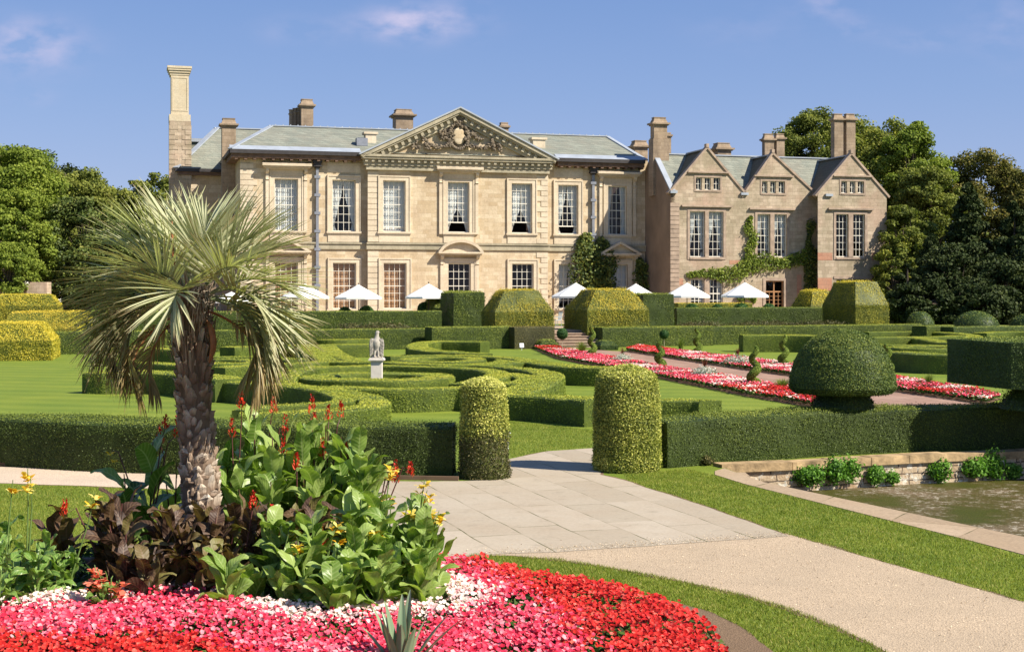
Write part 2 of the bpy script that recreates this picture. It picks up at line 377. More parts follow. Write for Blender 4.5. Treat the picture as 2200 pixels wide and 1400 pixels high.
M['treeD'] = foliage('rusty_leaves', [(0, (.025, .032, .012)), (.5, (.085, .088, .028)), (1, (.20, .15, .045))], .28, scale=.3, patch=.16)
M['conif_shade'] = foliage('dark_conifer', [(0, (.007, .013, .006)), (.5, (.026, .040, .014)), (1, (.065, .080, .026))], .08, scale=.4, patch=.25)  # conifers, and undergrowth whose deep shade is put into the leaf colour
M['juniper'] = foliage('juniper', [(0, (.02, .025, .01)), (.5, (.07, .075, .03)), (1, (.15, .14, .06))], .15)
M['silver'] = foliage('silver_foliage', [(0, (.16, .19, .18)), (.5, (.40, .45, .44)), (1, (.66, .70, .68))], .2)
M['tuft'] = foliage('tuft_grass', [(0, (.06, .10, .02)), (.5, (.17, .25, .05)), (1, (.32, .38, .12))], .35)
M['redtuft'] = foliage('bronze_cordyline', [(0, (.05, .015, .012)), (.5, (.12, .035, .025)), (1, (.24, .09, .05))], .2)
M['grass'] = foliage('lawn_blades', [(0, (.085, .125, .02)), (.45, (.175, .245, .034)), (.8, (.30, .34, .06)), (1, (.46, .42, .16))], .35, scale=1.7, patch=.34)
M['bedleaf'] = foliage('bedding_leaves', [(0, (.012, .03, .008)), (.5, (.04, .09, .02)), (1, (.10, .17, .04))], .2)
M['petred'] = foliage('red_petals', [(0, (.30, .010, .010)), (.5, (.56, .018, .016)), (.85, (.66, .045, .035)), (1, (.78, .16, .13))], .25, rough=.5, patch=.1)
M['petpink'] = foliage('pink_petals', [(0, (.50, .015, .05)), (.45, (.70, .045, .12)), (.75, (.80, .13, .24)), (1, (.86, .42, .52))], .25, rough=.5, patch=.25)
M['petwhite'] = foliage('white_petals', [(0, (.68, .36, .46)), (.35, (.80, .62, .70)), (1, (.88, .82, .84))], .25, rough=.5, patch=.1)
M['canred'] = foliage('canna_red_petals', [(0, (.30, .012, .012)), (.5, (.66, .035, .02)), (1, (.80, .11, .05))], .3, rough=.5, patch=.1)
M['canyel'] = foliage('canna_yellow_petals', [(0, (.75, .38, .02)), (.5, (.86, .62, .06)), (1, (.90, .78, .30))], .35, rough=.5, patch=.1)
M['cansal'] = foliage('canna_salmon_petals', [(0, (.66, .09, .06)), (.5, (.80, .22, .16)), (1, (.86, .42, .32))], .35, rough=.5, patch=.1)
M['canna'] = leafmat('canna_leaf', [(0, (.05, .105, .016)), (.5, (.145, .245, .036)), (1, (.34, .44, .11))], (.44, .52, .20), .36)
M['cannayg'] = leafmat('variegated_leaf', [(0, (.05, .12, .018)), (.5, (.13, .25, .04)), (1, (.25, .38, .08))], (.34, .44, .14), .3, edge=(.36, .42, .12))
M['bronze'] = leafmat('bronze_canna_leaf', [(0, (.022, .013, .009)), (.4, (.075, .038, .023)), (.65, (.14, .085, .035)), (.85, (.19, .17, .05)), (1, (.22, .24, .06))], (.24, .15, .09), .26, rough=.55)
M['frond'] = leafmat('glaucous_frond', [(0, (.30, .22, .11)), (.3, (.38, .36, .20)), (.65, (.49, .50, .31)), (1, (.66, .63, .42))], (.52, .52, .33), .25, freq=0, rough=.5, spec=.3)
M['deadfrond'] = leafmat('dry_frond', [(0, (.20, .14, .06)), (.5, (.38, .28, .13)), (1, (.52, .42, .22))], (.4, .3, .15), .2, freq=0, rough=.7, spec=.15)
M['agave'] = leafmat('agave_leaf', [(0, (.12, .17, .09)), (.5, (.20, .28, .16)), (1, (.30, .38, .22))], (.28, .36, .2), .1, freq=0, edge=(.26, .15, .08))
M['spathe'] = plain('dry_spathe', (.30, .12, .05), .5, var=.3, scale=8)
M['petiole'] = plain('petiole', (.22, .25, .12), .5, var=.2, scale=6)

def trunkmat():
    m, t, b = mat('palm_trunk')
    at = N(t, 'ShaderNodeAttribute'); at.attribute_name = 'att'
    sp = N(t, 'ShaderNodeSeparateXYZ'); L(t, at.outputs['Vector'], sp.inputs[0])
    mp = N(t, 'ShaderNodeMapping'); mp.inputs['Scale'].default_value = (30, 30, 4); L(t, geop(t), mp.inputs[0])
    n = noise(t, mp.outputs[0], 1.0, 5, .7); n2 = noise(t, geop(t), 7, 3)
    c = ramp(t, sp.outputs[0], [(0, (.055, .036, .024)), (.35, (.25, .175, .12)), (.7, (.48, .40, .31)), (1, (.68, .61, .50))])
    c = mixc(t, 1.0, c, ramp(t, n, [(.3, (.55, .52, .5)), (.7, (1.25, 1.22, 1.2))]), 'MULTIPLY')
    c = mixc(t, mth(t, 'MULTIPLY', n2, .35), c, (.22, .17, .13))
    L(t, c, b.inputs['Base Color']); b.inputs['Roughness'].default_value = .85; b.inputs['Specular IOR Level'].default_value = .15
    bump(t, b, n, .8, .01); return m
M['trunk'] = trunkmat()

def lawnmat():
    m, t, b = mat('mown_lawn'); p = geop(t)
    a = noise(t, p, .35, 5, .6); f = noise(t, p, 26, 6, .75)
    mp = N(t, 'ShaderNodeMapping'); mp.inputs['Rotation'].default_value = (0, 0, R(-75)); L(t, p, mp.inputs[0])
    wv = N(t, 'ShaderNodeTexWave'); wv.inputs['Scale'].default_value = .19; wv.inputs['Distortion'].default_value = 1.6; wv.inputs['Detail'].default_value = 1; L(t, mp.outputs[0], wv.inputs[0])
    c = ramp(t, f, [(.25, (.08, .12, .016)), (.55, (.155, .215, .030)), (.8, (.25, .29, .055))])
    c = mixc(t, mth(t, 'MULTIPLY', ramp(t, a, [(.35, (0, 0, 0)), (.7, (1, 1, 1))]), .6), c, (.235, .27, .035))
    c = mixc(t, mth(t, 'MULTIPLY', ramp(t, noise(t, p, 2.6, 6, .7), [(.55, (0, 0, 0)), (.75, (1, 1, 1))]), .5), c, (.10, .165, .018))
    c = mixc(t, 1.0, c, ramp(t, wv.outputs[0], [(.3, (.91, .93, .91)), (.7, (1.09, 1.06, 1.07))]), 'MULTIPLY')
    L(t, c, b.inputs['Base Color']); b.inputs['Roughness'].default_value = .75; b.inputs['Specular IOR Level'].default_value = .1
    bump(t, b, f, .6, .03); return m
M['lawn'] = lawnmat()

def flagmat(name, c1, c2, cm, bw, bh, rot, moss=.35, off=(0, 0), msz=.012, nstr=.8):
    m, t, b = mat(name); p = geop(t)
    mp = N(t, 'ShaderNodeMapping'); mp.vector_type = 'TEXTURE'; mp.inputs['Rotation'].default_value = (0, 0, rot); mp.inputs['Location'].default_value = (off[0], off[1], 0); L(t, p, mp.inputs[0])
    dn = N(t, 'ShaderNodeTexNoise'); dn.inputs['Scale'].default_value = .6; L(t, p, dn.inputs['Vector'])
    va = N(t, 'ShaderNodeVectorMath', operation='MULTIPLY_ADD'); L(t, dn.outputs['Color'], va.inputs[0]); va.inputs[1].default_value = (.12, .12, 0); L(t, mp.outputs[0], va.inputs[2])
    br = N(t, 'ShaderNodeTexBrick'); L(t, va.outputs[0], br.inputs['Vector']); br.inputs['Scale'].default_value = 1
    br.inputs['Brick Width'].default_value = bw; br.inputs['Row Height'].default_value = bh; br.inputs['Mortar Size'].default_value = msz; br.inputs['Mortar Smooth'].default_value = .2
    br.inputs['Color1'].default_value = (*c1, 1); br.inputs['Color2'].default_value = (*c2, 1); br.inputs['Mortar'].default_value = (*c1, 1)
    br.offset = .37; br.squash = 1.4; br.squash_frequency = 2
    n1 = noise(t, p, .8, 6, .65); n2 = noise(t, p, 18, 5, .7); n3 = noise(t, p, 1.1, 2)
    gate = ramp(t, n3, [(.44, (.10, .10, .10)), (.60, (.95, .95, .95))])
    jf = mth(t, 'MULTIPLY', br.outputs['Fac'], gate)
    c = mixc(t, mth(t, 'MULTIPLY', ramp(t, n1, [(.35, (0, 0, 0)), (.7, (1, 1, 1))]), .65), br.outputs['Color'], tuple(x * y for x, y in zip(c2, (.80, .74, .68))))
    c = mixc(t, mth(t, 'MULTIPLY', ramp(t, noise(t, p, 3.1, 6, .7), [(.56, (0, 0, 0)), (.72, (1, 1, 1))]), .45), c, tuple(x * .6 for x in c1))
    c = mixc(t, 1.0, c, ramp(t, n2, [(.25, (1 - .16 * nstr,) * 3), (.75, (1 + .1 * nstr,) * 3)]), 'MULTIPLY')
    c = mixc(t, jf, c, mixc(t, n1, cm, (.07, .10, .02)))
    L(t, c, b.inputs['Base Color']); b.inputs['Roughness'].default_value = .85; b.inputs['Specular IOR Level'].default_value = .15
    bump(t, b, mth(t, 'SUBTRACT', mth(t, 'MULTIPLY', n2, .25), jf), .5, .02); return m
M['flags'] = flagmat('buff_flagstones', (.38, .32, .235), (.47, .40, .305), (.12, .09, .05), 1.7, .72, R(108), off=(.2, .1), msz=.011)
M['redflags'] = flagmat('red_brown_flagstones', (.30, .185, .135), (.40, .26, .195), (.07, .04, .03), .85, .6, R(105.6), msz=.016)

def gravelmat(name, c, pink=0):
    m, t, b = mat(name); p = geop(t)
    v = N(t, 'ShaderNodeTexVoronoi'); v.inputs['Scale'].default_value = 55; L(t, p, v.inputs['Vector'])
    n1 = noise(t, p, .7, 6, .6); n2 = noise(t, p, 30, 6, .85)
    cc = ramp(t, n2, [(.25, tuple(x * .70 for x in c)), (.5, c), (.75, tuple(min(1, x * 1.22) for x in c))])
    cc = mixc(t, 1.0, cc, ramp(t, v.outputs['Color'], [(.1, (.80, .78, .76)), (.9, (1.2, 1.18, 1.15))]), 'MULTIPLY')
    cc = mixc(t, mth(t, 'MULTIPLY', ramp(t, n1, [(.35, (0, 0, 0)), (.7, (1, 1, 1))]), .6), cc, tuple(x * .78 for x in c))
    n5 = noise(t, p, 2.3, 6, .7)
    cc = mixc(t, mth(t, 'MULTIPLY', ramp(t, n5, [(.55, (0, 0, 0)), (.75, (1, 1, 1))]), .4), cc, tuple(x * .6 for x in c))
    L(t, cc, b.inputs['Base Color']); b.inputs['Roughness'].default_value = .9; b.inputs['Specular IOR Level'].default_value = .1
    bump(t, b, v.outputs[0], .5, .012); return m
M['gravel'] = gravelmat('buff_gravel', (.46, .36, .25))
M['pinkgravel'] = gravelmat('pale_pink_gravel', (.60, .48, .36))
M['soil'] = gravelmat('garden_soil', (.20, .135, .085))
M['soildark'] = gravelmat('dark_soil', (.06, .04, .028))
M['kerb'] = flagmat('sandstone_kerb', (.34, .25, .16), (.46, .35, .235), (.10, .07, .04), 1.1, 5.0, R(-34), msz=.014, nstr=1.6)
M['steps'] = ashlar('step_stone', (.34, .24, .17), (.44, .32, .23), (.15, .1, .07), bw=.5, bh=.18, stain_amt=.5)
def rubblemat():
    m, t, b = mat('rubble_wall'); p = objc(t)
    sp = N(t, 'ShaderNodeSeparateXYZ'); L(t, p, sp.inputs[0])
    dn = N(t, 'ShaderNodeTexNoise'); dn.inputs['Scale'].default_value = 2.2; L(t, p, dn.inputs['Vector'])
    cb = N(t, 'ShaderNodeCombineXYZ'); L(t, sp.outputs[0], cb.inputs[0]); L(t, sp.outputs[2], cb.inputs[1])
    va = N(t, 'ShaderNodeVectorMath', operation='MULTIPLY_ADD'); L(t, dn.outputs['Color'], va.inputs[0]); va.inputs[1].default_value = (.12, .09, 0); L(t, cb.outputs[0], va.inputs[2])
    br = N(t, 'ShaderNodeTexBrick'); L(t, va.outputs[0], br.inputs['Vector']); br.inputs['Scale'].default_value = 1
    br.inputs['Brick Width'].default_value = .34; br.inputs['Row Height'].default_value = .13; br.inputs['Mortar Size'].default_value = .012; br.squash = 1.6; br.squash_frequency = 3
    br.inputs['Color1'].default_value = (.34, .23, .13, 1); br.inputs['Color2'].default_value = (.50, .40, .27, 1); br.inputs['Mortar'].default_value = (.09, .06, .04, 1)
    c = mixc(t, ramp(t, noise(t, p, 5, 5, .7), [(.52, (0, 0, 0)), (.64, (1, 1, 1))]), br.outputs[0], (.66, .62, .52))
    L(t, c, b.inputs['Base Color']); b.inputs['Roughness'].default_value = .9
    bump(t, b, mth(t, 'SUBTRACT', noise(t, p, 14, 4), br.outputs['Fac']), .8, .03); return m
M['rubble'] = rubblemat()
M['coping'] = plain('lichened_coping', (.36, .25, .13), .9, var=.55, scale=3.5, bmp=.5)
def watermat():
    m, t, b = mat('pond_water'); p = geop(t)
    n = noise(t, p, .55, 6, .6); n2 = noise(t, p, 9, 5, .7); n3 = noise(t, p, 30, 3, .6)
    c = ramp(t, n, [(.36, (.060, .066, .012)), (.48, (.085, .070, .022)), (.6, (.17, .125, .075))])
    fo = mth(t, 'MULTIPLY', ramp(t, n2, [(.545, (0, 0, 0)), (.60, (1, 1, 1))]), ramp(t, n, [(.40, (0, 0, 0)), (.56, (1, 1, 1))]))
    c = mixc(t, mth(t, 'MULTIPLY', fo, .75), c, (.46, .41, .32))
    b.inputs['Specular IOR Level'].default_value = .08
    L(t, c, b.inputs['Base Color']); L(t, mth(t, 'ADD', .5, mth(t, 'MULTIPLY', fo, .6)), b.inputs['Roughness'])
    bump(t, b, mth(t, 'ADD', n3, mth(t, 'MULTIPLY', n2, .8)), .45, .05); return m
M['water'] = watermat()

# ------------------------------------------------------------------ foliage helpers
def basis(nrm):
    ref = np.where(np.abs(nrm[:, 2:3]) < .9, np.array([[0, 0, 1.0]]), np.array([[1.0, 0, 0]]))
    a = np.cross(nrm, ref); a /= np.linalg.norm(a, axis=1)[:, None] + 1e-9
    return a, np.cross(nrm, a)
def cards(mb, C, nrm, size, v, aspect=.6, spread=.9, m=0, fold=False):
    n = len(C)
    if n == 0: return
    nn = nrm + rng.normal(size=(n, 3)) * spread; nn /= np.linalg.norm(nn, axis=1)[:, None] + 1e-9
    a, b = basis(nn); th = rng.uniform(0, 6.28, n)[:, None]
    A = a * np.cos(th) + b * np.sin(th); B = -a * np.sin(th) + b * np.cos(th)
    s = (np.broadcast_to(size, (n,)) * rng.uniform(.6, 1.25, n))[:, None]
    V = np.stack([C - A * s, C - B * s * aspect, C + A * s, C + B * s * aspect], 1)
    f = np.arange(4 * n).reshape(n, 4)
    mb.add(V.reshape(-1, 3), f, np.repeat(np.clip(v, 0, 1), 4), m)
def sample(V, F, dens):
    F = np.asarray(F); V = np.asarray(V)
    T = np.concatenate([F[:, [0, 1, 2]], F[:, [0, 2, 3]]]) if F.shape[1] == 4 else F
    a, b, c = V[T[:, 0]], V[T[:, 1]], V[T[:, 2]]
    cr = np.cross(b - a, c - a); ar = np.linalg.norm(cr, axis=1) / 2
    n = int(ar.sum() * dens)
    i = rng.choice(len(T), n, p=ar / ar.sum())
    r1 = np.sqrt(rng.random(n))[:, None]; r2 = rng.random(n)[:, None]
    P = a[i] * (1 - r1) + b[i] * r1 * (1 - r2) + c[i] * r1 * r2
    return P, cr[i] / (2 * ar[i][:, None] + 1e-12)
def leafy(mb, V, F, dens, size, off=.0, amp=.02, vb=.42, vr=.26, m=0, spread=.55, ns=3.0, upb=.40):
    P, n = sample(V, F, dens)
    lump = wn(P, ns)
    P = P + n * (off + rng.normal(size=(len(P), 1)) * amp + lump[:, None] * amp)
    P = P + n * (rng.random((len(P), 1)) < .02) * rng.uniform(0, .04, (len(P), 1))
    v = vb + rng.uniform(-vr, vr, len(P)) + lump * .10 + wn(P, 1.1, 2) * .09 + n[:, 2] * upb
    cards(mb, P, n, size, v, m=m, spread=spread)
def smooth_curve(pts, step=.25, closed=False):
    P = np.asarray(pts, float); n = len(P); out = []
    rngi = range(n if closed else n - 1)
    for i in rngi:
        p0, p1, p2, p3 = (P[(i - 1) % n], P[i], P[(i + 1) % n], P[(i + 2) % n]) if closed else (P[max(i - 1, 0)], P[i], P[i + 1], P[min(i + 2, n - 1)])
        k = max(2, int(np.linalg.norm(p2 - p1) / step))
        for j in range(k):
            t = j / k
            out.append(.5 * ((2 * p1) + (-p0 + p2) * t + (2 * p0 - 5 * p1 + 4 * p2 - p3) * t * t + (-p0 + 3 * p1 - 3 * p2 + p3) * t ** 3))
    if not closed: out.append(P[-1])
    return np.array(out)
HN = [0]
def hedge(name, pts, width, h, label, cat='hedge', group=None, mt='box', z0=0.0, dens=420, size=.045, closed=False, amp=.02, step=.22, straight=False, vb=.36, extra=None):
    HN[0] += 1; h = h + ((HN[0] * 7) % 5 - 2) * .006
    pts = [p[:2] for p in pts]
    C = smooth_curve(pts, step, closed) if not straight else np.concatenate([np.linspace(pts[i], pts[i + 1], max(2, int(np.linalg.norm(np.subtract(pts[i + 1], pts[i])) / step)), endpoint=(i == len(pts) - 2)) for i in range(len(pts) - 1)])
    T = np.gradient(C, axis=0)
    if closed: T = np.roll(C, -1, 0) - np.roll(C, 1, 0)
    T /= np.linalg.norm(T, axis=1)[:, None] + 1e-9; Nn = np.stack([-T[:, 1], T[:, 0]], 1)
    wd = np.broadcast_to(width, (len(C),)) if np.isscalar(width) else np.interp(np.linspace(0, 1, len(C)), np.linspace(0, 1, len(width)), width)
    prof = [(-.5, 0), (-.5, .25), (-.5, .5), (-.5, .78), (-.49, .95), (-.42, 1), (-.2, 1.0), (0, 1.0), (.2, 1.0), (.42, 1), (.49, .95), (.5, .78), (.5, .5), (.5, .25), (.5, 0)]
    P = np.zeros((len(C), len(prof), 3))
    for j, (o, z) in enumerate(prof):
        P[:, j, :2] = C + Nn * (o * wd)[:, None]; P[:, j, 2] = z0 + z * h
    q = P.reshape(-1, 3); lump = wn(q, 2.3).reshape(P.shape[:2])
    P[:, :, :2] += Nn[:, None] * np.sign(np.array([o for o, _ in prof]))[None, :, None] * lump[..., None] * amp * .8
    P[:, 5:10, 2] += lump[:, 5:10] * amp
    mb = MB()
    if closed: P = np.concatenate([P, P[:1]])
    mb.grid(P, .12)
    I, J = P.shape[:2]
    ii = np.arange(I - 1)[:, None]; jj = np.arange(J - 1)[None]
    F = np.stack([ii * J + jj, ii * J + jj + 1, (ii + 1) * J + jj + 1, (ii + 1) * J + jj], -1).reshape(-1, 4)[:, ::-1]
    V = P.reshape(-1, 3)
    if not closed:
        for e in (0, I - 1):
            ring = P[e]; k = len(ring)
            mb.add(ring, [tuple(range(k)) if e == 0 else tuple(range(k - 1, -1, -1))], .12)
            lo = ring[0]; hi = ring[-1]
            quad = np.array([ring[0], ring[-1], ring[-1] + (0, 0, h), ring[0] + (0, 0, h)])
            if e != 0: quad = quad[::-1]
            leafy(mb, quad, [(0, 1, 2, 3)], dens, size, .01, amp * .7, vb)
    # normals must face outwards
    fc = V[F].mean(1); fn = np.cross(V[F[:, 1]] - V[F[:, 0]], V[F[:, 2]] - V[F[:, 0]])
    if (fn[:, 2][np.argsort(fc[:, 2])[-50:]]).mean() < 0: F = F[:, ::-1]
    leafy(mb, V, F, dens, size, .008, amp * .7, vb, vr=.17 if dens < 1000 else .26)
    if extra: extra(mb)
    ob = mb.build(name, M[mt], origin='auto')
    return tag(ob, label, cat, group)

def Gp(lst, z=.62): return [G(x, y, z) for x, y in lst]
def polybox(corners, z0, z1, topinset=None, zc=None):
    """block with 4 ground corners; optional chamfered top (inset per side) -> verts, quads"""
    c = np.array([p[:2] for p in corners]); cen = c.mean(0)
    V = [(*p, z0) for p in c]
    rings = 1
    if zc is not None: V += [(*p, zc) for p in c]; rings = 2
    ti = c if topinset is None else c + (cen - c) * topinset
    V += [(*p, z1) for p in ti]
    F = []
    for r in range(rings):
        for i in range(4): F.append((r * 4 + i, r * 4 + (i + 1) % 4, r * 4 + 4 + (i + 1) % 4, r * 4 + 4 + i))
    F.append((rings * 4, rings * 4 + 1, rings * 4 + 2, rings * 4 + 3))
    return np.array(V), F
def block(name, corners, z0, z1, label, cat='topiary', group=None, mt='golden', topinset=None, zc=None, dens=500, size=.05, amp=.035, vb=.5, extra=None):
    if dens < 1000: dens, size = dens * 2, size * .7
    V, F = polybox(corners, z0, z1, topinset, zc)
    mb = MB()
    sub_v, sub_f = [], []
    k = 0
    for q in F:
        a, b, c, d = V[list(q)]
        nu = max(2, int(np.linalg.norm(b - a) / .25)); nv = max(2, int(np.linalg.norm(d - a) / .25))
        s, t = np.meshgrid(np.linspace(0, 1, nu + 1), np.linspace(0, 1, nv + 1))
        P = (a * (1 - s[..., None]) * (1 - t[..., None]) + b * s[..., None] * (1 - t[..., None]) + c * s[..., None] * t[..., None] + d * (1 - s[..., None]) * t[..., None])
        q3 = P.reshape(-1, 3); nn = np.cross(b - a, d - a); nn /= np.linalg.norm(nn)
        cen = V.mean(0)
        if np.dot(nn, (a + c) / 2 - cen) < 0: nn = -nn
        P = P + (wn(q3, 1.7) * amp).reshape(P.shape[:2])[..., None] * (q3 - cen).reshape(P.shape) / (np.linalg.norm(q3 - cen, axis=1).reshape(P.shape[:2])[..., None])
        mb.grid(P, .12)
        QQ = np.array([a, b, c, d]); fn = np.cross(b - a, c - a)
        if np.dot(fn, nn) < 0: QQ = QQ[::-1]
        leafy(mb, QQ, [(0, 1, 2, 3)], dens, size, .012, amp, vb, ns=2.2)
    if extra: extra(mb)
    return tag(mb.build(name, M[mt], origin='auto'), label, cat, group)
def revolve(mb, prof, c, n=40, amp=.03, dens=900, size=.035, vb=.5, m=0, spread=.9, vfun=None, keep=None, core=True):
    """lathe with lumps and leaves; prof (r,z) from bottom to top"""
    rr = []; 
    for (r0, z0), (r1, z1) in zip(prof[:-1], prof[1:]):
        k = max(1, int(math.hypot(r1 - r0, z1 - z0) / .08))
        for j in range(k): rr.append((r0 + (r1 - r0) * j / k, z0 + (z1 - z0) * j / k))
    rr.append(prof[-1])
    t = np.linspace(0, 2 * np.pi, n, endpoint=False)
    P = np.array([[(c[0] + r * math.cos(q), c[1] + r * math.sin(q), z) for q in t] for r, z in rr])
    cen = np.array([c[0], c[1], 0]); q3 = P.reshape(-1, 3); l = wn(q3, 2.6).reshape(P.shape[:2])
    dirn = P - cen; dirn[..., 2] = 0; dirn /= np.linalg.norm(dirn, axis=2)[..., None] + 1e-6
    P += dirn * l[..., None] * amp
    if core: mb.grid(P, .1, m, True)
    I, J = P.shape[:2]; ii = np.arange(I - 1)[:, None]; jj = np.arange(J)[None]
    F = np.stack([ii * J + jj, ii * J + (jj + 1) % J, (ii + 1) * J + (jj + 1) % J, (ii + 1) * J + jj], -1).reshape(-1, 4)
    V = P.reshape(-1, 3)
    Ps, nn = sample(V, F, dens)
    if keep is not None: k_ = keep(Ps); Ps, nn = Ps[k_], nn[k_]
    hair = (rng.random((len(Ps), 1)) < .02) * rng.uniform(0, .035, (len(Ps), 1)); Ps = Ps + nn * hair; l = wn(Ps, 5.0); Ps = Ps + nn * (rng.normal(size=(len(Ps), 1)) * amp * .5 + .01)
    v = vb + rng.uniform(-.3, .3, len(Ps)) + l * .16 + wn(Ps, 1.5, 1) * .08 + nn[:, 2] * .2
    if vfun is not None: v = vfun(Ps, v)
    cards(mb, Ps, nn, size, v, m=m, spread=spread)

def inpoly(P, poly):
    x, y = P[:, 0], P[:, 1]; c = np.zeros(len(P), bool); n = len(poly)
    for i in range(n):
        x0, y0 = poly[i][:2]; x1, y1 = poly[(i + 1) % n][:2]
        if y0 == y1: continue
        c ^= ((y0 > y) != (y1 > y)) & (x < (x1 - x0) * (y - y0) / (y1 - y0) + x0)
    return c
def rand_in(poly, dens):
    P = np.array([p[:2] for p in poly]); lo, hi = P.min(0), P.max(0)
    n = int((hi - lo).prod() * dens); q = rng.uniform(lo, hi, (n, 2))
    return q[inpoly(q, P)]
def ragged(poly, amp=.03, step=.12):
    out = []
    n = len(poly)
    for i in range(n):
        a, b = np.array(poly[i][:2]), np.array(poly[(i + 1) % n][:2]); L_ = np.linalg.norm(b - a); k = max(1, int(L_ / step)) if L_ < 30 else 1
        for j in range(k):
            p = a + (b - a) * j / k
            if L_ < 30: q3 = np.array([[p[0], p[1], 0]]); p = p + amp * np.array([wn(q3, 4.0)[0] + .6 * wn(q3, 13.0)[0], wn(q3, 4.0, 1)[0] + .6 * wn(q3, 13.0, 1)[0]])
            out.append(tuple(p))
    return out
def sheet(name, poly, z, m, holes=(), kind='structure', label=None, thick=0.0, rag=0):
    if rag: poly = ragged(poly, rag)
    rings = [[Vector((p[0], p[1], z)) for p in poly]] + [[Vector((p[0], p[1], z)) for p in h] for h in holes]
    tri = tessellate_polygon(rings); V = [tuple(v) for r in rings for v in r]
    f = []
    for t in tri:
        a, b, c = (Vector(V[i]) for i in t)
        f.append(tuple(t) if (b - a).cross(c - a).z > 0 else tuple(reversed(t)))
    mb = MB().add(V, f)
    if thick:
        for r in rings:
            n = len(r); vv = [tuple(v) for v in r] + [(v.x, v.y, z - thick) for v in r]
            mb.add(vv, [(i, (i + 1) % n, n + (i + 1) % n, n + i) for i in range(n)])
    ob = mb.build(name, M[m] if isinstance(m, str) else m)
    ob['kind'] = kind
    if label: ob['label'] = label
    return ob
# ================================================================== GROUND
pond = [G(1556, 1004), G(1700, 998), G(1950, 984), G(2200, 973), G(2700, 960), G(2700, 1290), G(2200, 1154), G(1980, 1108), G(1754, 1060), G(1640, 1036)]
big = [(-1500, -60), (1500, -60), (1500, 3000), (-1500, 3000)]
sheet('lawn', big, 0.0, 'lawn', holes=[pond], label='mown green lawn running between the hedges to the horizon')

# terrace one metre above the garden, with its low stone edge
te = [LW(u, v) for u, v in ((-120, -28.2), (U(1187, -28.2), -28.2), (U(1187, -28.2), -27), (U(1290, -27), -27), (U(1290, -28.2), -28.2), (160, -28.2), (160, 260), (-120, 260))]
sheet('terrace', te, 1.0, 'gravel', label='raised gravel terrace in front of the house', thick=1.0)
gr_t = [LW(u, v) for u, v in ((-118, -26), (U(1170, -26), -26), (U(1170, -26), -16), (-118, -16))]
sheet('terrace_lawn', gr_t, 1.004, 'lawn')
gr_t2 = [LW(u, v) for u, v in ((U(1300, -26), -26), (158, -26), (158, -12), (U(1300, -26), -12))]
sheet('terrace_lawn', gr_t2, 1.004, 'lawn')
gr_t3 = [LW(u, v) for u, v in ((U(1925, -10), -28.15), (159, -28.15), (159, 255), (U(1925, -10), 255))]
sheet('wood_floor', gr_t3, 1.006, 'soildark')
gr_t4 = [LW(u, v) for u, v in ((-118, -15.9), (-42, -15.9), (-30, 30), (158, 45), (158, 255), (-118, 255))]
sheet('wood_floor', gr_t4, 1.010, 'lawn')

# steps up to the terrace
uS0, uS1 = U(1186, -30), U(1292, -30)
st = empty('stone_steps', LW((uS0 + uS1) / 2, -30)); st.rotation_euler = (0, 0, TH)
tag(st, 'worn red-brown stone steps climbing from the flowered path between two yew blocks', 'steps')
hw = (uS1 - uS0) / 2
for i in range(5):
    MB().box(-hw, hw, -1.75 + i * .42, 2.9, i * .17 + .001 * i, (i + 1) * .17).box(-hw, hw, -1.80 + i * .42, -1.75 + i * .42, (i + 1) * .17 - .045, (i + 1) * .17 + .004).build('step', M['steps'], st)
MB().box(-hw, hw, .8, 2.9, .85, 1.0).build('step', M['steps'], st)

# red-brown flagged path with the two ribbon beds
rp = [(1190, 752), (1165, 748), (1255, 762), (1330, 777), (1440, 797), (1560, 817), (1680, 840), (1760, 858), (1830, 880), (2200, 884), (2120, 870), (2017, 855), (1922, 841), (1800, 823), (1697, 808), (1600, 795), (1440, 770), (1355, 756), (1290, 752)]
redpath = [G(*p) for p in rp]
sheet('garden_path', redpath, .004, 'redflags', label='red-brown flagged path between the bedding ribbons', rag=.05)
bedL = [G(*p) for p in [(1147, 750), (1200, 772), (1290, 789), (1400, 810), (1500, 830), (1600, 851), (1725, 872), (1850, 890), (1840, 876), (1760, 858), (1680, 840), (1560, 817), (1440, 797), (1330, 777), (1255, 762), (1185, 748)]]
bedR = [G(*p) for p in [(1345, 755), (1440, 770), (1600, 795), (1697, 808), (1800, 823), (1922, 841), (2017, 855), (2120, 869), (2150, 858), (2095, 845), (1925, 819), (1800, 802), (1700, 788), (1620, 777), (1520, 766), (1370, 747)]]
sheet('soil', bedL, .008, 'soil', rag=.06); sheet('soil', bedR, .008, 'soil', rag=.06)

# foreground paths
paving = [G(*p) for p in [(1270, 963), (1180, 969), (1097, 985), (1060, 1000), (1080, 1030), (985, 1034), (850, 1034), (600, 1030), (500, 1055), (520, 1120), (700, 1210), (1020, 1193), (1200, 1186), (1400, 1172), (1697, 1152), (1600, 1118), (1500, 1083), (1400, 1052), (1345, 1033), (1290, 1020), (1300, 1000), (1340, 985)]]
sheet('path', paving, .008, 'flags', label='buff flagstone paving leading through the gap in the hedge', rag=.022)
gravel = [G(*p) for p in [(700, 1210), (1020, 1189), (1200, 1182), (1400, 1168), (1697, 1148), (1750, 1165), (1900, 1207), (2200, 1293), (2700, 1440)]] + [(9.0, 6.0), (3.2, 6.0)] + [G(*p) for p in [(2060, 1480), (1905, 1400), (1800, 1348), (1700, 1308), (1600, 1278), (1500, 1255), (1400, 1236), (1300, 1218), (1200, 1202), (1100, 1194), (1015, 1193), (850, 1230)]]
sheet('path', gravel, .004, 'gravel', label='buff gravel path curving towards the viewer', rag=.022)
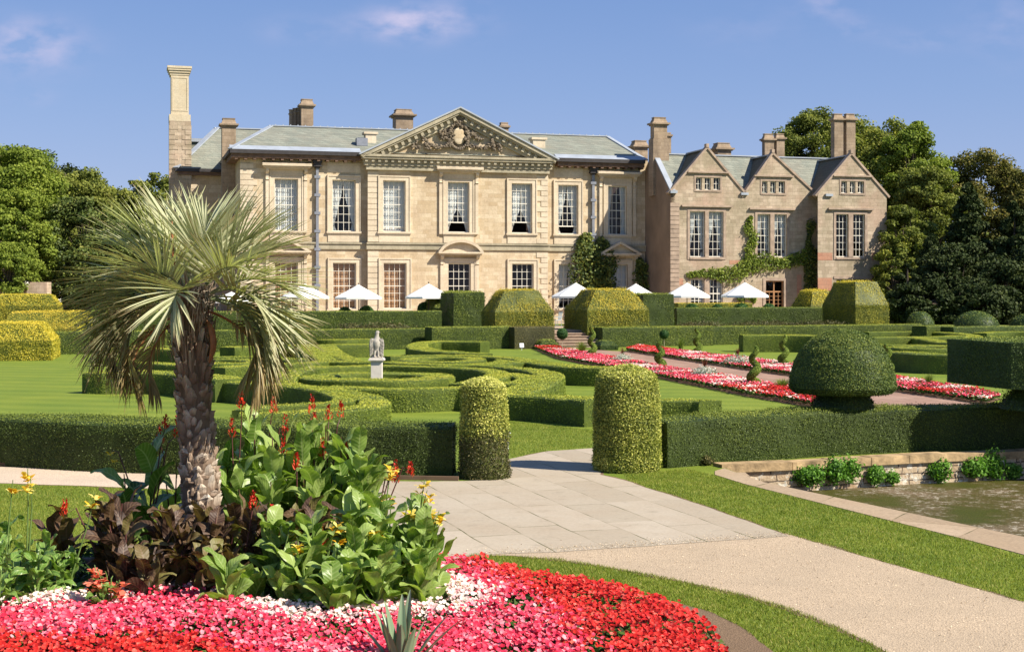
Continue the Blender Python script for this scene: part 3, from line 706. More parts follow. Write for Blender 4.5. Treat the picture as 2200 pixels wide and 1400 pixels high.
lpath = [G(*p) for p in [(-700, 985), (0, 1003), (200, 1008), (350, 1014), (520, 1024), (600, 1030), (640, 1090), (500, 1062), (400, 1052), (200, 1044), (0, 1038), (-700, 1020)]]
sheet('path', lpath, .005, 'pinkgravel', label='pale pink gravel path along the left hedge', rag=.022)
edging = MB()
for seg in ([(-300, 997), (0, 1001), (200, 1006), (350, 1012), (520, 1021), (700, 1027), (985, 1032)],):
    for a, b in zip(seg[:-1], seg[1:]):
        pa, pb = G(*a), G(*b); edging.bar((pa[0], pa[1], .03), (pb[0], pb[1], .03), .06, .09)
tag(edging.build('path_edging', plain('edging_board', (.16, .10, .06), .9), origin='auto'), 'low brown edging board at the foot of the left front hedge', 'edging')

def grow(poly, o):
    P = np.array([p[:2] for p in poly]); T = np.roll(P, -1, 0) - np.roll(P, 1, 0); T /= np.linalg.norm(T, axis=1)[:, None]
    A = .5 * np.sum(P[:, 0] * np.roll(P[:, 1], -1) - np.roll(P[:, 0], -1) * P[:, 1]); N_ = np.stack([T[:, 1], -T[:, 0]], 1) * (1 if A > 0 else -1)
    return [tuple(x) for x in P + N_ * o]
for i_, pl in enumerate((paving, gravel, lpath)): sheet('soil', grow(pl, .055), .002 + i_ * .0006, 'soil', rag=.05)
# loose stones on the gravel and swept over the slab edge
gp_ = rand_in(gravel, 110); gp_ = gp_[gp_[:, 1] > 9]
eg = []
for a, b in zip([(1020, 1190), (1200, 1184), (1400, 1170)], [(1200, 1184), (1400, 1170), (1697, 1150)]):
    A_, B_ = np.array(G(*a)[:2]), np.array(G(*b)[:2]); k = int(np.linalg.norm(B_ - A_) * 420); t_ = rng.random(k)[:, None]; eg.append(A_ + (B_ - A_) * t_ + np.column_stack([rng.normal(size=k) * .1, np.abs(rng.normal(size=k)) * .22 - .05]))
gp_ = np.concatenate([gp_] + eg); n_ = len(gp_); mbg = MB()
cards(mbg, np.column_stack([gp_, np.full(n_, .014)]), np.tile([0, 0, 1.0], (n_, 1)), rng.uniform(.004, .010, n_), rng.uniform(0, 1, n_), aspect=.8, spread=.35)
M['pebble'] = foliage('loose_gravel_stones', [(0, (.16, .11, .07)), (.5, (.46, .37, .27)), (1, (.75, .66, .54))], 0, rough=.9, patch=.05)
tag(mbg.build('gravel_stones', M['pebble']), 'loose stones lying on the gravel path', kind='stuff')

# soil patch right of the bed and the flower bed itself
bed_px = [(950, 1185), (1010, 1193), (1150, 1220), (1300, 1250), (1400, 1277), (1480, 1305), (1530, 1342), (1558, 1380), (1570, 1440)]
bed = [G(x, y, .25)[:2] for x, y in bed_px] + [(1.2, 9.6), (-1, 8.6), (-3.4, 8.4), (-6.5, 9.2), (-8.2, 11.5), (-7.8, 14.6), (-5.9, 16.7), (-3.6, 17.5), (-1.9, 17.2)]
bed = [tuple(p) for p in smooth_curve([(*p, 0) for p in bed], .4, True)[:, :2]]
soilp = [(p[0] * 1.0 + .42 * (1 if p[0] > 0 else -1) * (1.0 if p[1] < 14.6 else .2), p[1] + .05) for p in bed]
soilp2 = [G(*p)[:2] for p in [(1440, 1290), (1530, 1315), (1590, 1345), (1630, 1372), (1662, 1402), (1700, 1460)]] + [(1.7, 8.6), (0, 9.2), (.2, 12.8)]
sheet('soil', soilp2, .006, 'soil', label='bare brown soil at the rim of the round flower bed', rag=.03)
sheet('soil', bed, .02, 'soildark')

# pond
sheet('pond_water', [(p[0] + (.02 if i < 5 else 0), p[1], 0) for i, p in enumerate(pond)], -.52, 'water', label='murky brown pond with floating scum')
pb = MB(); n = len(pond)
vv = [(p[0], p[1], -.001) for p in pond] + [(p[0], p[1], -1.0) for p in pond]
pb.add(vv, [(i, (i + 1) % n, n + (i + 1) % n, n + i) for i in range(5, n)])
tag(pb.build('pond_bank', M['soildark']), 'earth side of the pond below its kerb', kind='structure')
kerb = [G(*p) for p in [(1536, 1012), (1556, 1006), (1640, 1036), (1754, 1060), (1980, 1108), (2200, 1154), (2700, 1290)]] + [G(*p) for p in [(2700, 1380), (2200, 1192), (2082, 1161), (1870, 1108), (1600, 1040), (1536, 1020)]]
ob = sheet('pond_kerb', kerb, .010, 'kerb', thick=.45)
del ob['kind']; tag(ob, 'flat sandstone kerb running diagonally between lawn and pond', 'kerb')
# retaining wall of the pond with coping
wl = [G(1548, 1004), G(1700, 998), G(1950, 984), G(2200, 973), G(2700, 960)]
pw = empty('pond_wall', (wl[0][0], wl[0][1], -.52)); tag(pw, 'rubble stone pond wall with lichened coping below the right front hedge', 'wall')
org = np.array((wl[0][0], wl[0][1], -.52))
mb = MB(); mc = MB()
for i, (a, b) in enumerate(zip(wl[:-1], wl[1:])):
    a, b = np.array(a[:2]), np.array(b[:2]); d = (b - a) / np.linalg.norm(b - a); nn = np.array([d[1], -d[0]])
    q = [a, b, b - nn * .35, a - nn * .35]
    v = [(*(p - org[:2]), z + .52) for z in (-1.0, -.10) for p in q]
    mb.add(v, [(0, 1, 5, 4), (1, 2, 6, 5), (3, 0, 4, 7), (2, 3, 7, 6)])
    Ls = np.linalg.norm(b - a); k = max(1, int(Ls / .8)); 
    for j in range(k):
        p, r = a + d * (Ls * j / k + .006), a + d * (Ls * (j + 1) / k - .006)
        jo = rng.uniform(-.012, .012); q = [p + nn * (.05 + jo), r + nn * (.05 + jo), r - nn * .34, p - nn * .34]
        v = [(*(x - org[:2]), z + .52) for z in (-.097, .055 + jo) for x in q]
        mc.add(v, [(3, 2, 1, 0), (4, 5, 6, 7), (0, 1, 5, 4), (1, 2, 6, 5), (2, 3, 7, 6), (3, 0, 4, 7)])
mb.build('wall_face', M['rubble'], pw); mc.build('coping', M['coping'], pw)
# end pier of the wall
p = G(1562, 1020); MB().box(p[0] - org[0] - .22, p[0] - org[0] + .42, p[1] - org[1] + .02, p[1] - org[1] + .55, -.5, .52 - .02).build('pier', M['kerb'], pw)
# tufts growing out of the wall
def leafclump(name, c, rad, mt, n, size, label, cat, group=None, flat=.7, vb=.5, up=False, z0=None):
    mb = MB(); q = rng.normal(size=(n, 3)); q /= np.linalg.norm(q, axis=1)[:, None]; rr = rng.uniform(.15, 1, n)[:, None] ** .5
    P = np.array(c) + q * rr * np.array(rad) * (1 + .3 * wn(q * 2 + np.array(c) * 3, 2.6)[:, None])
    P += rng.normal(size=P.shape) * np.array(rad) * .12
    if z0 is not None: P[:, 2] = np.maximum(P[:, 2], z0 + rng.uniform(0, .03, n))
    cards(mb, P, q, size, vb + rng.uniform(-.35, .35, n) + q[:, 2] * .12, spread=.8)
    return tag(mb.build(name, M[mt], origin=tuple(np.array(c) - (0, 0, rad[2]))), label, cat, group)
wallpl = [(1735, 1020, .34, .2, 'widest low green tuft at the left foot of the pond wall'), (1795, 1010, .26, .26, 'second green tuft from the left on the pond wall, hanging over its face'), (1826, 1006, .2, .26, 'pale green tuft beside the second one on the pond wall'), (1880, 1020, .2, .2, 'small rounded green tuft near the middle of the pond wall'), (1918, 1025, .13, .13, 'smallest green tuft low on the pond wall'), (2018, 1012, .24, .22, 'lone green tuft between the two groups on the pond wall'), (2095, 1005, .26, .2, 'leafy tuft left of the tallest one on the pond wall'), (2135, 1000, .26, .34, 'tallest green tuft on the pond wall'), (2178, 1012, .18, .16, 'green tuft at the right end of the pond wall')]
for x, y, rx, rz, lb in wallpl:
    k = np.interp(x, [1548, 1700, 1950, 2200], [0, 1, 2, 3]); i = min(int(k), 2); a, b = np.array(wl[i]), np.array(wl[i + 1]); pp = a + (b - a) * (k - i)
    d = pp[1] - .12; c = D(x, y, d)
    leafclump('wall_plant', c, (rx, .16, rz), 'fern', int(900 * rx * 4), .035, lb, 'plant', 'plants growing from the pond wall')

# ================================================================== NEAR HEDGES AND COLUMNS
# left front hedge
def topline(ptsnear, ptsfar, z):
    a = [np.array(G(*p, z)) for p in ptsnear]; b = [np.array(G(*p, z)) for p in ptsfar]
    return [tuple((x + y) / 2) for x, y in zip(a, b)]
hl = topline([(-400, 884), (0, 892), (250, 903), (600, 908), (975, 909)], [(-400, 871), (0, 878), (250, 888), (600, 896), (975, 898)], .97)
hedge('clipped_hedge', hl, [1.25, 1.25, 1.2, 1.05, .95], .90, 'long dark front hedge running left from the half-brown leafy column behind the palm', group=None, mt='yew', dens=4200, size=.0145, amp=.036, step=.2, vb=.20)
hr = topline([(1400, 899), (1600, 887), (1860, 876), (2200, 868), (2700, 858)], [(1400, 888), (1600, 877), (1860, 866), (2200, 858), (2700, 850)], .95)
hedge('clipped_hedge', hr, 1.0, .88, 'dark front hedge above the pond wall, under the dome topiary', mt='yew', dens=4200, size=.0145, amp=.036, step=.2, vb=.38)
# the two golden columns
def column(px0, px1, ybase, ytop, label, brown=False):
    d = 9900.0 / (ybase - HY); r = (px1 - px0) / 2 / FPX * (d + .5) ; d += r * .8; r *= .965
    x = ((px0 + px1) / 2 - CX) / FPX * d; h = EYE - (ytop - HY) / FPX * d
    mb = MB()
    sh = h - r * .38
    prof = [(r * .94, 0), (r * 1.0, .12), (r * 1.02, .5), (r * .98, sh * .75), (r * .93, sh), (r * .80, sh + r * .13), (r * .5, sh + r * .27), (r * .2, sh + r * .35), (.01, h)]
    if not brown:
        revolve(mb, prof, (x, d), 60, .035, 6500, .0185, .5)
    else:
        zb = .72
        pl_ = [(r * 1.04, 0), (r * 1.08, .15), (r * 1.03, .5)] + prof[3:]
        up_k = lambda P: P[:, 2] > zb + .10 * wn(P, 2.6) + .07 * wn(P, 7.0, 1) + rng.normal(size=len(P)) * .05
        revolve(mb, pl_, (x, d), 60, .035, 6500, .0185, .5, keep=up_k)
        revolve(mb, pl_, (x, d), 60, .05, 5200, .018, .45, m=1, core=False, keep=lambda P: P[:, 2] < zb + .10 * wn(P, 2.6) + .07 * wn(P, 7.0, 1) + rng.normal(size=len(P)) * .05 + .04)
    ob = mb.build('leaf_column', [M['priv'], M['base']], origin=(x, d, 0))
    return tag(ob, label, 'topiary', 'round clipped columns flanking the path gap')
column(1276, 1418, 1016, 785, 'larger golden round-topped clipped column, green to the ground, right of the path gap')
column(988, 1090, 1030, 812, 'smaller clipped column with golden top and brown bare base, left of the path gap', True)
# small shrubby bits at the foot
for (x, y, rx, rz, lb) in ((1500, 993, .2, .22, 'small dark bush at the right hedge end beside the pond wall pier'), (1520, 1000, .12, .1, 'tiny dark sprig right beside the pond wall pier')):
    g = G(x, y); leafclump('small_bush', (g[0], g[1] + .1, rz * .8), (rx, .2, rz), 'base', 900, .02, lb, 'bush')

# dome and slab topiary growing out of the right hedge
d0 = 29.3; x0 = (1810 - CX) / FPX * d0; s = d0 / FPX
mb = MB()
Rd = 111 * s
revolve(mb, [(.10, 1.22), (Rd * .5, 1.21), (Rd * .93, 1.25), (Rd, 1.34), (Rd * .98, 1.55), (Rd * .90, 1.85), (Rd * .76, 2.12), (Rd * .56, 2.35), (Rd * .3, 2.49), (.01, 2.545)], (x0, d0), 64, .022, 6500, .0145, .5)
dome = mb.build('dome_crown', M['darkyew'], origin=(0, 0, 0))
dt = empty('dome_topiary', (x0, d0, .9)); dome.parent = dt; dome.location = (-x0, -d0, -.9)
tag(dt, 'large dark mushroom-shaped dome topiary standing on the right front hedge', 'topiary')
mb = MB(); revolve(mb, [(.62, .8), (.60, .98), (.56, 1.12), (.5, 1.24)], (0, 0), 30, .05, 2600, .018, .2)
o = mb.build('dome_stem', M['darkyew'], dt); o.location = (0, 0, -.9)
sx = lambda px, d: (px - CX) / FPX * d
cs = [(sx(2172, 28.2), 28.2), (sx(2700, 27.0), 27.0), (sx(2700, 27) + .2, 30.2), (sx(2036, 30.6), 30.6)]
slab = empty('slab_topiary', (11.2, 29.0, .93)); tag(slab, 'huge dark rectangular slab topiary raised on a stem at the right edge', 'topiary')
blk = block('slab_crown', cs, 1.36, 2.30, '', mt='darkyew', dens=4000, size=.0155, amp=.03, vb=.42)
for k in ('label', 'category'): 
    if k in blk: del blk[k]
loc = blk.location.copy(); blk.parent = slab; blk.location = loc - Vector((11.2, 29.0, .93))
mb = MB(); revolve(mb, [(1.1, .9), (1.0, 1.1), (.85, 1.3), (.8, 1.42)], (.1, 0), 30, .12, 1500, .022, .3)
o = mb.build('slab_stem', M['darkyew'], slab); o.location = (0, 0, -.93)
# ================================================================== PARTERRE
PG = 'clipped hedges of the knot garden'
def ring_pts(cx, cy, rx, ry, z, n=28, frac=(0, 1)):
    return [G(cx + rx * math.cos(2 * math.pi * (frac[0] + (frac[1] - frac[0]) * i / n)), cy - ry * math.sin(2 * math.pi * (frac[0] + (frac[1] - frac[0]) * i / n)), z) for i in range(n)]
def ring_world(px, py, z, r, n=36):
    g = G(px, py, z); return [(g[0] + r * math.cos(t), g[1] + r * math.sin(t), z) for t in np.linspace(0, 2 * math.pi, n, endpoint=False)]
def ph(lst, label, w=.95, h=.62, closed=False, dens=1150, size=.0185, z0=0, mt='box', **k):
    w = [x * .86 for x in w] if isinstance(w, list) else w * .86; k.setdefault('amp', .016)
    hedge('knot_hedge', Gp(lst, h + z0), w, h, label, group=PG, mt=mt, closed=closed, dens=dens, size=size, z0=z0, **k)
hedge('knot_hedge', ring_world(811, 808, .6, 1.98), 1.05, .6, 'low round hedge ring encircling the eagle statue', group=PG, closed=True, dens=1300, size=.018)
# front-left: long S ribbon
ph([(500, 815), (440, 807), (380, 801), (300, 799), (235, 800), (203, 799)], 'left tip hedge of the knot garden, with rounded end towards the left lawn', w=[1.3, 1.4, 1.4, 1.5, 1.5, 1.2], h=.68, dens=1200, size=.018)
ph([(350, 800), (430, 806), (500, 817), (580, 824), (660, 830), (740, 840), (795, 853), (803, 866), (760, 877), (680, 883), (590, 886), (515, 887)], 'outer hooked hedge of the front scroll behind the red canna flowers', w=[1.1, 1.6, 1.5, 1.1, .95, 1.0, .9, .9, .8, .8], h=.62, dens=1300, size=.018)
ph([(640, 828), (700, 839), (738, 851), (735, 860), (690, 866), (620, 869), (560, 873), (525, 881)], 'inner hooked hedge nested inside the front scroll', w=.7, h=.605, dens=1300, size=.018)
ph([(700, 831), (780, 835), (870, 836), (990, 833), (1080, 838)], 'long straight hedge in front of the eagle statue ring', w=1.0, h=.62, dens=1400, size=.018)
ph([(1060, 845), (1100, 847), (1180, 850), (1262, 856), (1330, 858), (1420, 858), (1500, 859), (1526, 861)], 'near hedge crossing behind the two columns to the right lawn', w=[1.0, 1.1, 1.2, 1.2, 1.0, .9, .8], h=.64, dens=1500, size=.018)
ph([(1262, 854), (1300, 858)], 'square hedge shoulder just left of the large golden column', w=1.5, h=.655, dens=1500, size=.018)
# right-of-statue scroll
ph([(818, 784), (870, 785), (960, 788), (1030, 792), (1068, 799), (1066, 808), (1030, 817), (985, 824)], 'hooked hedge curling round the right side of the eagle ring', w=[.8, .8, .8, .9, 1.1, 1.0, .8], h=.61)
ph([(960, 783), (1040, 785), (1110, 790), (1165, 798), (1182, 808), (1160, 822), (1125, 835), (1098, 843)], 'broad hooked hedge with rounded right nose, mid knot garden', w=[.8, .8, .9, 1.1, 1.1, 1.2, 1.4, 1.2], h=.63)
ph([(1070, 803), (1110, 806), (1140, 812), (1120, 824), (1095, 822)], 'short wedge hedge filling the right nose of the mid scroll', w=[.9, 1.0, 1.0, 1.1, 1.0], h=.6)
ph([(985, 763), (1044, 765), (1108, 769), (1155, 776), (1200, 783), (1250, 787), (1330, 789)], 'long hedge sweeping right towards the bedding ribbon', w=[.9, .9, 1.0, 1.3, 1.3, 1.4, 1.4], h=.66)
ph([(1140, 774), (1100, 779), (1050, 783), (985, 784), (900, 781), (830, 777)], 'hedge behind the mid scroll, under the sweeping long hedge', w=.85, h=.63)
ph([(830, 765), (900, 763), (980, 763), (1050, 766), (1086, 772), (1060, 779), (1010, 782)], 'hooked hedge round the flat oval behind the statue', w=.8, h=.61)
hedge('knot_hedge', ring_pts(950, 772, 74, 4.6, .6, 30), .8, .6, 'flat oval hedge loop just behind and right of the eagle statue', group=PG, closed=True, dens=1000, size=.019)
ph([(1042, 735), (985, 734), (930, 734), (900, 739), (900, 747), (930, 753), (980, 757), (1044, 760)], 'C-shaped hedge opening right below the far long hedge', w=[1.2, 1.2, 1.2, 1.3, 1.3, 1.2, 1.0], h=.66)
# left-of-statue part
ph([(800, 785), (740, 787), (680, 789), (640, 795), (610, 806), (600, 818), (625, 826)], 'hooked hedge curling round the left side of the eagle ring', w=[.8, .9, .9, 1.1, 1.2, 1.2, 1.0], h=.63)
ph([(800, 778), (740, 777), (700, 776), (650, 780), (600, 783), (540, 786), (470, 790)], 'long hedge between statue ring and palm fronds', w=[.8, .9, 1.1, .9, .8, .8], h=.62)
ph([(652, 744), (668, 752), (688, 762), (704, 774)], 'left of two slanting parallel hedges left of the statue', w=[1.3, 1.1, 1.0, .9], h=.62)
ph([(700, 743), (714, 754), (735, 766), (762, 775)], 'right of two slanting parallel hedges left of the statue', w=[1.3, 1.1, 1.0, .9], h=.61)
ph([(560, 744), (640, 742), (720, 741), (795, 740)], 'straight cross hedge feeding the two slanting hedges', w=[1.0, 1.3, 1.5, 1.3], h=.64)
ph([(560, 728), (640, 727), (720, 729), (800, 727)], 'far cross hedge left of the eagle head', w=[1.0, 1.1, 1.5, 1.2], h=.64)
ph([(641, 772), (600, 769), (560, 769)], 'short stub hedge ending at the dark hollow left of the statue', w=1.2, h=.62)
ph([(497, 728), (540, 728), (600, 729)], 'small far hedge with square left end behind the palm', w=1.1, h=.66)
ph([(488, 746), (540, 744), (600, 744)], 'second square-ended hedge behind the palm, nearer than the small far one', w=1.2, h=.66)
hedge('knot_hedge', ring_pts(480, 777, 72, 5.0, .6, 30), .8, .6, 'flat oval hedge loop right of the palm trunk', group=PG, closed=True, dens=1000, size=.019)
ph([(400, 766), (470, 766), (560, 767)], 'thin hedge band beyond the oval right of the palm trunk', w=.8, h=.62)
ph([(226, 748), (270, 748), (330, 748), (400, 750)], 'dark-faced hedge left of the palm trunk, square left end', w=1.5, h=.80)
ph([(267, 779), (300, 778), (360, 780), (420, 784)], 'low brownish hedge stub left of the palm trunk', w=[1.0, 1.1, 1.3, 1.2], h=.5)
ph([(352, 744), (420, 743)], 'small hedge piece hidden behind the palm trunk', w=1.3, h=.7)
# far right quarter
ph([(1592, 720), (1680, 720), (1760, 721), (1830, 723)], 'straight hedge with square left end behind the spiral topiaries', w=1.5, h=.93)
ph([(1860, 713), (1960, 712), (2030, 714), (2085, 719), (2088, 726), (2050, 729)], 'farthest hooked hedge of the right knot garden', w=[.9, .9, .9, 1.0, 1.3, 1.0], h=.80)
ph([(1872, 725), (1960, 724), (2020, 723), (2060, 721)], 'hedge crossing diagonally behind the slab topiary', w=[.8, .9, 1.3, 1.0], h=.78)
ph([(1970, 724), (2010, 731), (2050, 736), (2120, 737)], 'hedge bending down behind the slab topiary', w=1.1, h=.76)
ph([(1880, 740), (1960, 741), (2060, 743), (2120, 745)], 'thin hedge band above the oval in the right knot garden', w=.8, h=.74)
hedge('knot_hedge', ring_pts(2000, 746.5, 84, 2.6, .72, 30), .7, .72, 'flat oval hedge loop in the right knot garden', group=PG, closed=True, dens=1000, size=.019)
ph([(1916, 755), (1960, 757), (2010, 760), (2120, 762)], 'nearest tall-faced hedge between dome and slab topiary', w=[1.2, 1.5, 1.5, 1.3], h=.80, dens=600)
ph([(2104, 716), (2150, 713), (2230, 713)], 'far right hedge with square left end under the distant domes', w=1.1, h=.8)
ph([(2140, 722), (2175, 727), (2230, 729)], 'curled hedge at the far right edge of the knot garden', w=1.2, h=.76)

# long hedges at the foot of the terrace
FG = 'long clipped hedges along the foot of the terrace'
def fh(p0, p1, ytop, ybase, label, w=1.0, mt='yew', dens=420, z0=0.0, hh=None, **k):
    a = G(p0, ybase[0]); b = G(p1, ybase[1])
    h = EYE - (ytop[0] - HY) / FPX * a[1] if hh is None else hh
    off = np.array([-TS, TC]) * w / 2
    hedge('long_hedge', [(a[0] + off[0], a[1] + off[1]), (b[0] + off[0], b[1] + off[1])], w, h, label, group=FG, mt=mt, dens=dens * 2, size=.028, step=.3, z0=z0, vb=.58, **k)
fh(60, 921, (714, 709), (762, 749.5), 'long foot hedge from behind the palm to the dark notch')
fh(925, 1098, (704, 704), (752, 749), 'foot hedge set forward between the notch and the dark end block', w=1.2)
fh(1100, 1186, (703, 702), (750, 748), 'dark brownish end block of the foot hedge left of the steps', w=1.3, mt='base')
fh(1292, 1530, (704, 703), (746, 742), 'foot hedge starting right of the steps', w=1.2)
fh(1531, 1980, (701, 697), (741, 734), 'paler foot hedge running on to the right below the terrace', w=1.2)
fh(1984, 2045, (701, 700), (741, 737), 'short foot hedge stub right of the pale foot hedge', w=1.0)
fh(2047, 2800, (703, 699), (741, 728), 'dark foot hedge below the distant domes', w=1.3, mt='darkyew')
for x0, x1, y, lb in ((1160, 1200, 750, 'low dark clipped mound left of the steps'), (1290, 1328, 752, 'low dark clipped mound right of the steps')):
    a, b = G(x0, y), G(x1, y); blk = block('low_mound', [(a[0], a[1]), (b[0], b[1]), (b[0] - .4, b[1] + 1.2), (a[0] - .4, a[1] + 1.2)], 0, .5, lb, 'topiary', 'pair of low mounds by the steps', 'darkyew', topinset=.35, zc=.25, dens=500, size=.04)

# terrace hedges and yew blocks
def terr(px0, px1, ytop, d, w, z0=1.0):
    a, b = D(px0, ytop, d[0]), D(px1, ytop, d[1]); return a, b
def th(px0, px1, ytop, v, label, w=1.1, mt='yew', dens=260, vb=.45):
    h = np.mean([FL(px0, ytop, v)[1], FL(px1, ytop, v)[1]]) - 1.0
    a, b = LW(U(px0, v), v), LW(U(px1, v), v)
    hedge('terrace_hedge', [a, b], w, h, label, group='clipped hedges on the terrace', mt=mt, dens=dens * 2, size=.034, step=.4, z0=1.0, vb=vb)
th(200, 945, 669, -22.5, 'long dark terrace hedge left of the yew blocks')
th(1448, 1812, 661, -21.0, 'dark terrace hedge below the gabled wing')
th(1452, 1610, 651, -12.0, 'short yellowish hedge behind the parasols of the gabled wing', mt='olive', vb=.6)
th(1912, 1982, 664, -19.0, 'short dark terrace hedge right of the last yew block')
def yew(pxs, d, ytop, ych, label, mt='olive', depth=3.6, inset=.3, zb=.95, vb=.5, dens=420):
    a, b = sx(pxs[0], d), sx(pxs[1], d); zt = EYE - (ytop - HY) / FPX * d; zc = EYE - (ych - HY) / FPX * d if ych else None
    y1 = d + (b - a) * .27
    c = [(a, d), (b, y1), (b - depth * .27, y1 + depth), (a - depth * .27, d + depth)]
    return block('yew_block', c, zb, zt, label, 'topiary', 'big clipped yew blocks on the terrace', mt, topinset=inset if ych else .04, zc=zc, dens=dens, size=.05, amp=.06, vb=vb)
yew((1064, 1190), 88.0, 625, 670, 'wide olive-gold yew block with sloping shoulders left of the steps', zb=.6, depth=3.4, inset=.42)
yew((974, 1041), 93.0, 629, None, 'plain dark green yew block, left neighbour of the olive-gold one', mt='yew', depth=4.0)
yew((932, 982), 97.5, 632, 668, 'half-hidden dark yew block with sloping left shoulder', mt='yew', depth=4.5, inset=.5)
yew((1262, 1397), 86.5, 623, 666, 'widest olive-gold yew block, right of the steps', zb=.3, depth=4.6, inset=.42)
yew((1381, 1450), 94.0, 633, None, 'plain dark green yew block right of the widest one', mt='yew', depth=3.0)
yew((1838, 1915), 94.5, 606, 655, 'tall golden yew block standing before the right end of the wing', mt='golden', depth=4.5, inset=.36, vb=.45)
yew((1742, 1806), 101.0, 625, 659, 'low golden yew block half in shade beside the wing door', mt='golden', depth=3.0, inset=.4)
# distant domes on the right
for px, pyb, r_, ht, lb in ((1977, 700, 29, 31, 'small distant clipped dome right of the golden yew block'), (2097, 708, 49, 40, 'large distant clipped dome before the dark wood'), (2215, 708, 44, 36, 'distant clipped dome cut by the right edge')):
    d = 98.0; x = sx(px, d); mb = MB(); r = r_ / FPX * d; h = ht / FPX * d * 1.0; zb = EYE - (pyb - HY) / FPX * d
    revolve(mb, [(r * 1.0, min(zb, .9) - .3), (r * 1.0, zb)] + [(r * math.cos(t), zb + h * math.sin(t)) for t in np.linspace(.15, 1.56, 8)], (x, d), 36, .03, 260, .05, .5)
    tag(mb.build('clipped_dome', M['darkyew'], origin=(x, d, .6)), lb, 'topiary', 'distant clipped domes on the right')
# left golden blocks
c = [(sx(-60, 68), 68), (sx(108, 68.6), 68.6), (sx(108, 68.6) - 1, 73), (sx(-60, 68) - 1, 73)]
block('golden_block', c, 0, 1.78, 'bright yellow clipped block with sloping shoulders at the left lawn edge', 'topiary', 'golden blocks at the left', 'golden', topinset=.34, zc=.95, dens=500, size=.05, vb=.62)
c = [(sx(0, 80), 80), (sx(150, 81), 81), (sx(150, 81) - 1, 90), (sx(0, 80) - 1, 90)]
block('golden_block', c, 0, 2.15, 'dull olive clipped block between the two yellow ones at the left', 'topiary', 'golden blocks at the left', 'olive', topinset=.2, zc=1.2, dens=420, size=.05)
c = [(sx(-30, 98), 98), (sx(125, 99), 99), (sx(125, 99) - 1, 103), (sx(-30, 98) - 1, 103)]
block('golden_block', c, .9, 3.18, 'yellow clipped block in front of the garden wall at the far left', 'topiary', 'golden blocks at the left', 'golden', topinset=.25, zc=2.4, dens=300, size=.06)
# rockery strip with junipers
rk = empty('rockery_edge', LW(U(800, -27.6), -27.6, .95)); rk.rotation_euler = (0, 0, TH); tag(rk, 'low strip of pale stones along the terrace edge behind the foot hedges', 'stone edging')
for seg in ((655, 935), (1400, 1800)):
    mb = MB(); u = U(seg[0], -27.6)
    while u < U(seg[1], -27.6):
        l = rng.uniform(.5, 1.6); mb.blob((u + l / 2 - U(800, -27.6), rng.uniform(-.3, .3), .04), (l / 2, .35, rng.uniform(.08, .2)), 6, rng.uniform(.3, .8), nz=.12); u += l
    mb.build('edge_stones', plain('pale_rock', (.50, .40, .31), .9, var=.25, scale=2), rk)
for px, w_, lb in ((752, 1.0, 'brown-green juniper sprawling over the terrace stones, nearest the palm'), (830, 1.9, 'widest juniper on the terrace stones behind the statue'), (1500, 1.8, 'dark juniper below the hedge of the gabled wing, left one'), (1640, 2.6, 'long juniper mat below the hedge of the gabled wing, middle one'), (1760, 2.0, 'juniper mat near the tall golden yew')):
    p = LW(U(px, -26.8), -26.8, 1.12); leafclump('juniper_bush', p, (w_, .8, .38), 'juniper', int(900 * w_), .06, lb, 'shrub', 'sprawling junipers on the terrace edge')
# bright hedge edge left under the palm
# ---------------------------------------------------------------- statue
g = G(811, 808, .6); ex, ey = g[0] - .02, g[1]
sp_ = (ex, ey); eag = empty('pedestal', (ex, ey, 0)); tag(eag, 'square pale stone pedestal inside the round hedge ring', 'pedestal')
pz = EYE - (768 - HY) / FPX * ey; pw_ = 23 / FPX * ey / 2 * 1.0
MB().box(-pw_ * 1.25, pw_ * 1.25, -pw_ * 1.25, pw_ * 1.25, 0, .16).box(-pw_ * 1.12, pw_ * 1.12, -pw_ * 1.12, pw_ * 1.12, .16, .22).box(-pw_, pw_, -pw_, pw_, .22, pz - .13).build('shaft', M['pedestal'], eag)
MB().box(-pw_ * 1.12, pw_ * 1.12, -pw_ * 1.12, pw_ * 1.12, pz - .13, pz - .085).box(-pw_ * 1.45, pw_ * 1.45, -pw_ * 1.45, pw_ * 1.45, pz - .085, pz - .04).box(-pw_ * 1.3, pw_ * 1.3, -pw_ * 1.3, pw_ * 1.3, pz - .04, pz).build('cap', M['pedestal'], eag)
eh = (768 - 710) / FPX * ey
es = eh / .86
mb = MB()
def lo(prof, c, sx_, sy_, m=0, n=14, tw=0):
    t = np.linspace(0, 2 * np.pi, n, endpoint=False)
    P = np.array([[(c[0] + ox + r * sx_ * math.cos(q), c[1] + oy + r * sy_ * math.sin(q), z) for q in t] for r, z, ox, oy in prof]) * np.array([es, es, es])
    q3 = P.reshape(-1, 3); P = P + (wn(q3, 26) * .006).reshape(P.shape[:2])[..., None]
    mb.grid(P, .5, m, True); mb.add(P[-1], [tuple(range(n))]); mb.add(P[0], [tuple(range(n - 1, -1, -1))])
